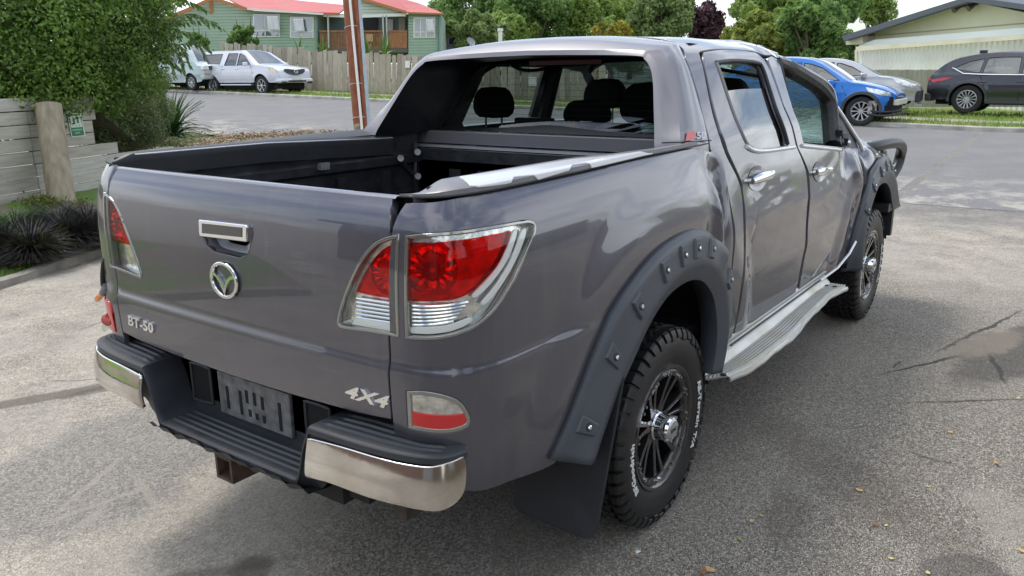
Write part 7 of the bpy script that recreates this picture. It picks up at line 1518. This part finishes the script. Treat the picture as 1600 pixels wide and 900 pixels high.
# ------------------------------------------------ leaves and litter lying on the asphalt
LV = [mat('dry_leaf_tan', (.50, .33, .14), rough=.7, var=.3, vscale=60), mat('dry_leaf_yellow', (.62, .52, .18), rough=.7, var=.2, vscale=60), mat('dry_leaf_brown', (.28, .13, .06), rough=.8, var=.3, vscale=60), mat('fresh_leaf_green', (.26, .36, .05), rough=.6)]
def leafobj(px, py, ln, kind, label, grp='fallen leaves on the asphalt'):
    c = un(px, py, 'z', GZ+.004); a = rk.uniform(0, 2*PI); d = np.array([math.cos(a), math.sin(a), 0]); s_ = np.array([-d[1], d[0], 0]); K = 6; P = []; cu = rk.uniform(.1, .45); wf_ = rk.uniform(.18, .34)
    for k in range(K+1):
        f = k/K-.5; w = wf_*ln*max(.02, math.cos(PI*f))**.8; z = ln*cu*abs(f)*1.2; P.append([c+d*ln*f+s_*w+np.array([0, 0, z+ln*cu*.5*w/ln]), c+d*ln*f+np.array([0, 0, z+.001]), c+d*ln*f-s_*w*(.9)+np.array([0, 0, z+ln*cu*.7*w/ln])])
    m = MB(); m.grid(P); o = mk('fallen_leaf', m.v, m.f, LV[kind], None, True, org=tuple(c)); tag(o, label, 'leaf', grp)
for px, py, ln, kd, l in ((1343, 766, .035, 0, 'curled tan leaf lying right of the rear wheel'), (1485, 675, .030, 0, 'tan leaf near the dark pothole patch at right'), (1556, 724, .035, 0, 'long tan leaf at the right edge of the asphalt'), (1432, 766, .018, 3, 'small green leaf on the asphalt at right'), (1450, 760, .024, 1, 'pale yellow leaf beside the small green leaf'), (1367, 820, .028, 2, 'curled brown leaf at the lower right'), (1384, 821, .020, 1, 'small yellow leaf beside the curled brown leaf'),
    (1503, 797, .018, 2, 'brown leaf left of the pair near the dark repair patch'), (1524, 806, .018, 2, 'brown leaf right of the pair near the dark repair patch'), (1392, 873, .020, 1, 'thin yellow leaf near the bottom edge'), (1450, 896, .022, 1, 'yellow leaf cut by the bottom edge'), (1598, 861, .035, 0, 'tan leaf cut by the right edge'), (1175, 815, .022, 1, 'yellow green leaf right of the rear tyre'), (1156, 842, .024, 3, 'greenish leaf below the rear tyre'), (1182, 876, .018, 0, 'small tan leaf near the bottom middle'),
    (1110, 890, .045, 0, 'large tan leaf at the bottom edge below the rear tyre'), (1098, 896, .05, 2, 'large brown leaf at the bottom edge below the rear tyre'), (988, 872, .022, 2, 'brown leaf beside the white chip'), (1135, 668, .030, 2, 'brown leaf beside the rear wheel near the step'), (1190, 806, .022, 0, 'tan leaf between the rear tyre and the bottom edge'), (1345, 664, .018, 1, 'bright yellow leaf on the asphalt right of the wheel'), (1393, 557, .018, 1, 'small yellow leaf on open asphalt'), (1410, 508, .016, 1, 'tiny yellow leaf past the front wheel'),
    (1240, 605, .022, 2, 'reddish leaf near the side step'), (1392, 636, .018, 1, 'thin pale leaf in the middle of the asphalt'), (1350, 534, .020, 1, 'curved pale leaf behind the front wheel'), (1590, 622, .026, 1, 'pale leaf at the right edge by the pothole'), (1515, 518, .016, 1, 'tiny pale leaf on the pothole patch'), (364, 869, .016, 1, 'small yellow leaf on the dark asphalt at the lower left'), (1543, 566, .014, 1, 'tiny pale leaf below the pothole patch'), (1469, 808, .014, 1, 'pale yellow leaf above the dark repair patch'), (1218, 783, .012, 1, 'tiny yellow leaf right of the rear wheel'), (15, 421, .05, 0, 'orange brown leaf on the grass strip by the kerb')):
    leafobj(px, py, ln, kd, l)
for i in range(70):
    px, py = rk.uniform(1150, 1600), rk.uniform(430, 900)
    leafobj(px, py, rk.uniform(.005, .009), rk.choice([0, 1, 2, 1]), 'tiny fleck of dry leaf scattered on the asphalt right of the truck', 'tiny leaf flecks on the asphalt')
c = un(997, 863, 'z', GZ+.003); m = MB(); m.add([c+np.array(p) for p in ((-.012, 0, 0), (.010, -.008, .002), (.012, .010, .001), (-.004, .012, .003), (0, 0, .009))], [(0, 1, 4), (1, 2, 4), (2, 3, 4), (3, 0, 4), (3, 2, 1, 0)]); o = m.build('glass_chip', WHT); tag(o, 'small white broken chip on the asphalt below the rear tyre', 'chip')
bpy.context.view_layer.update()
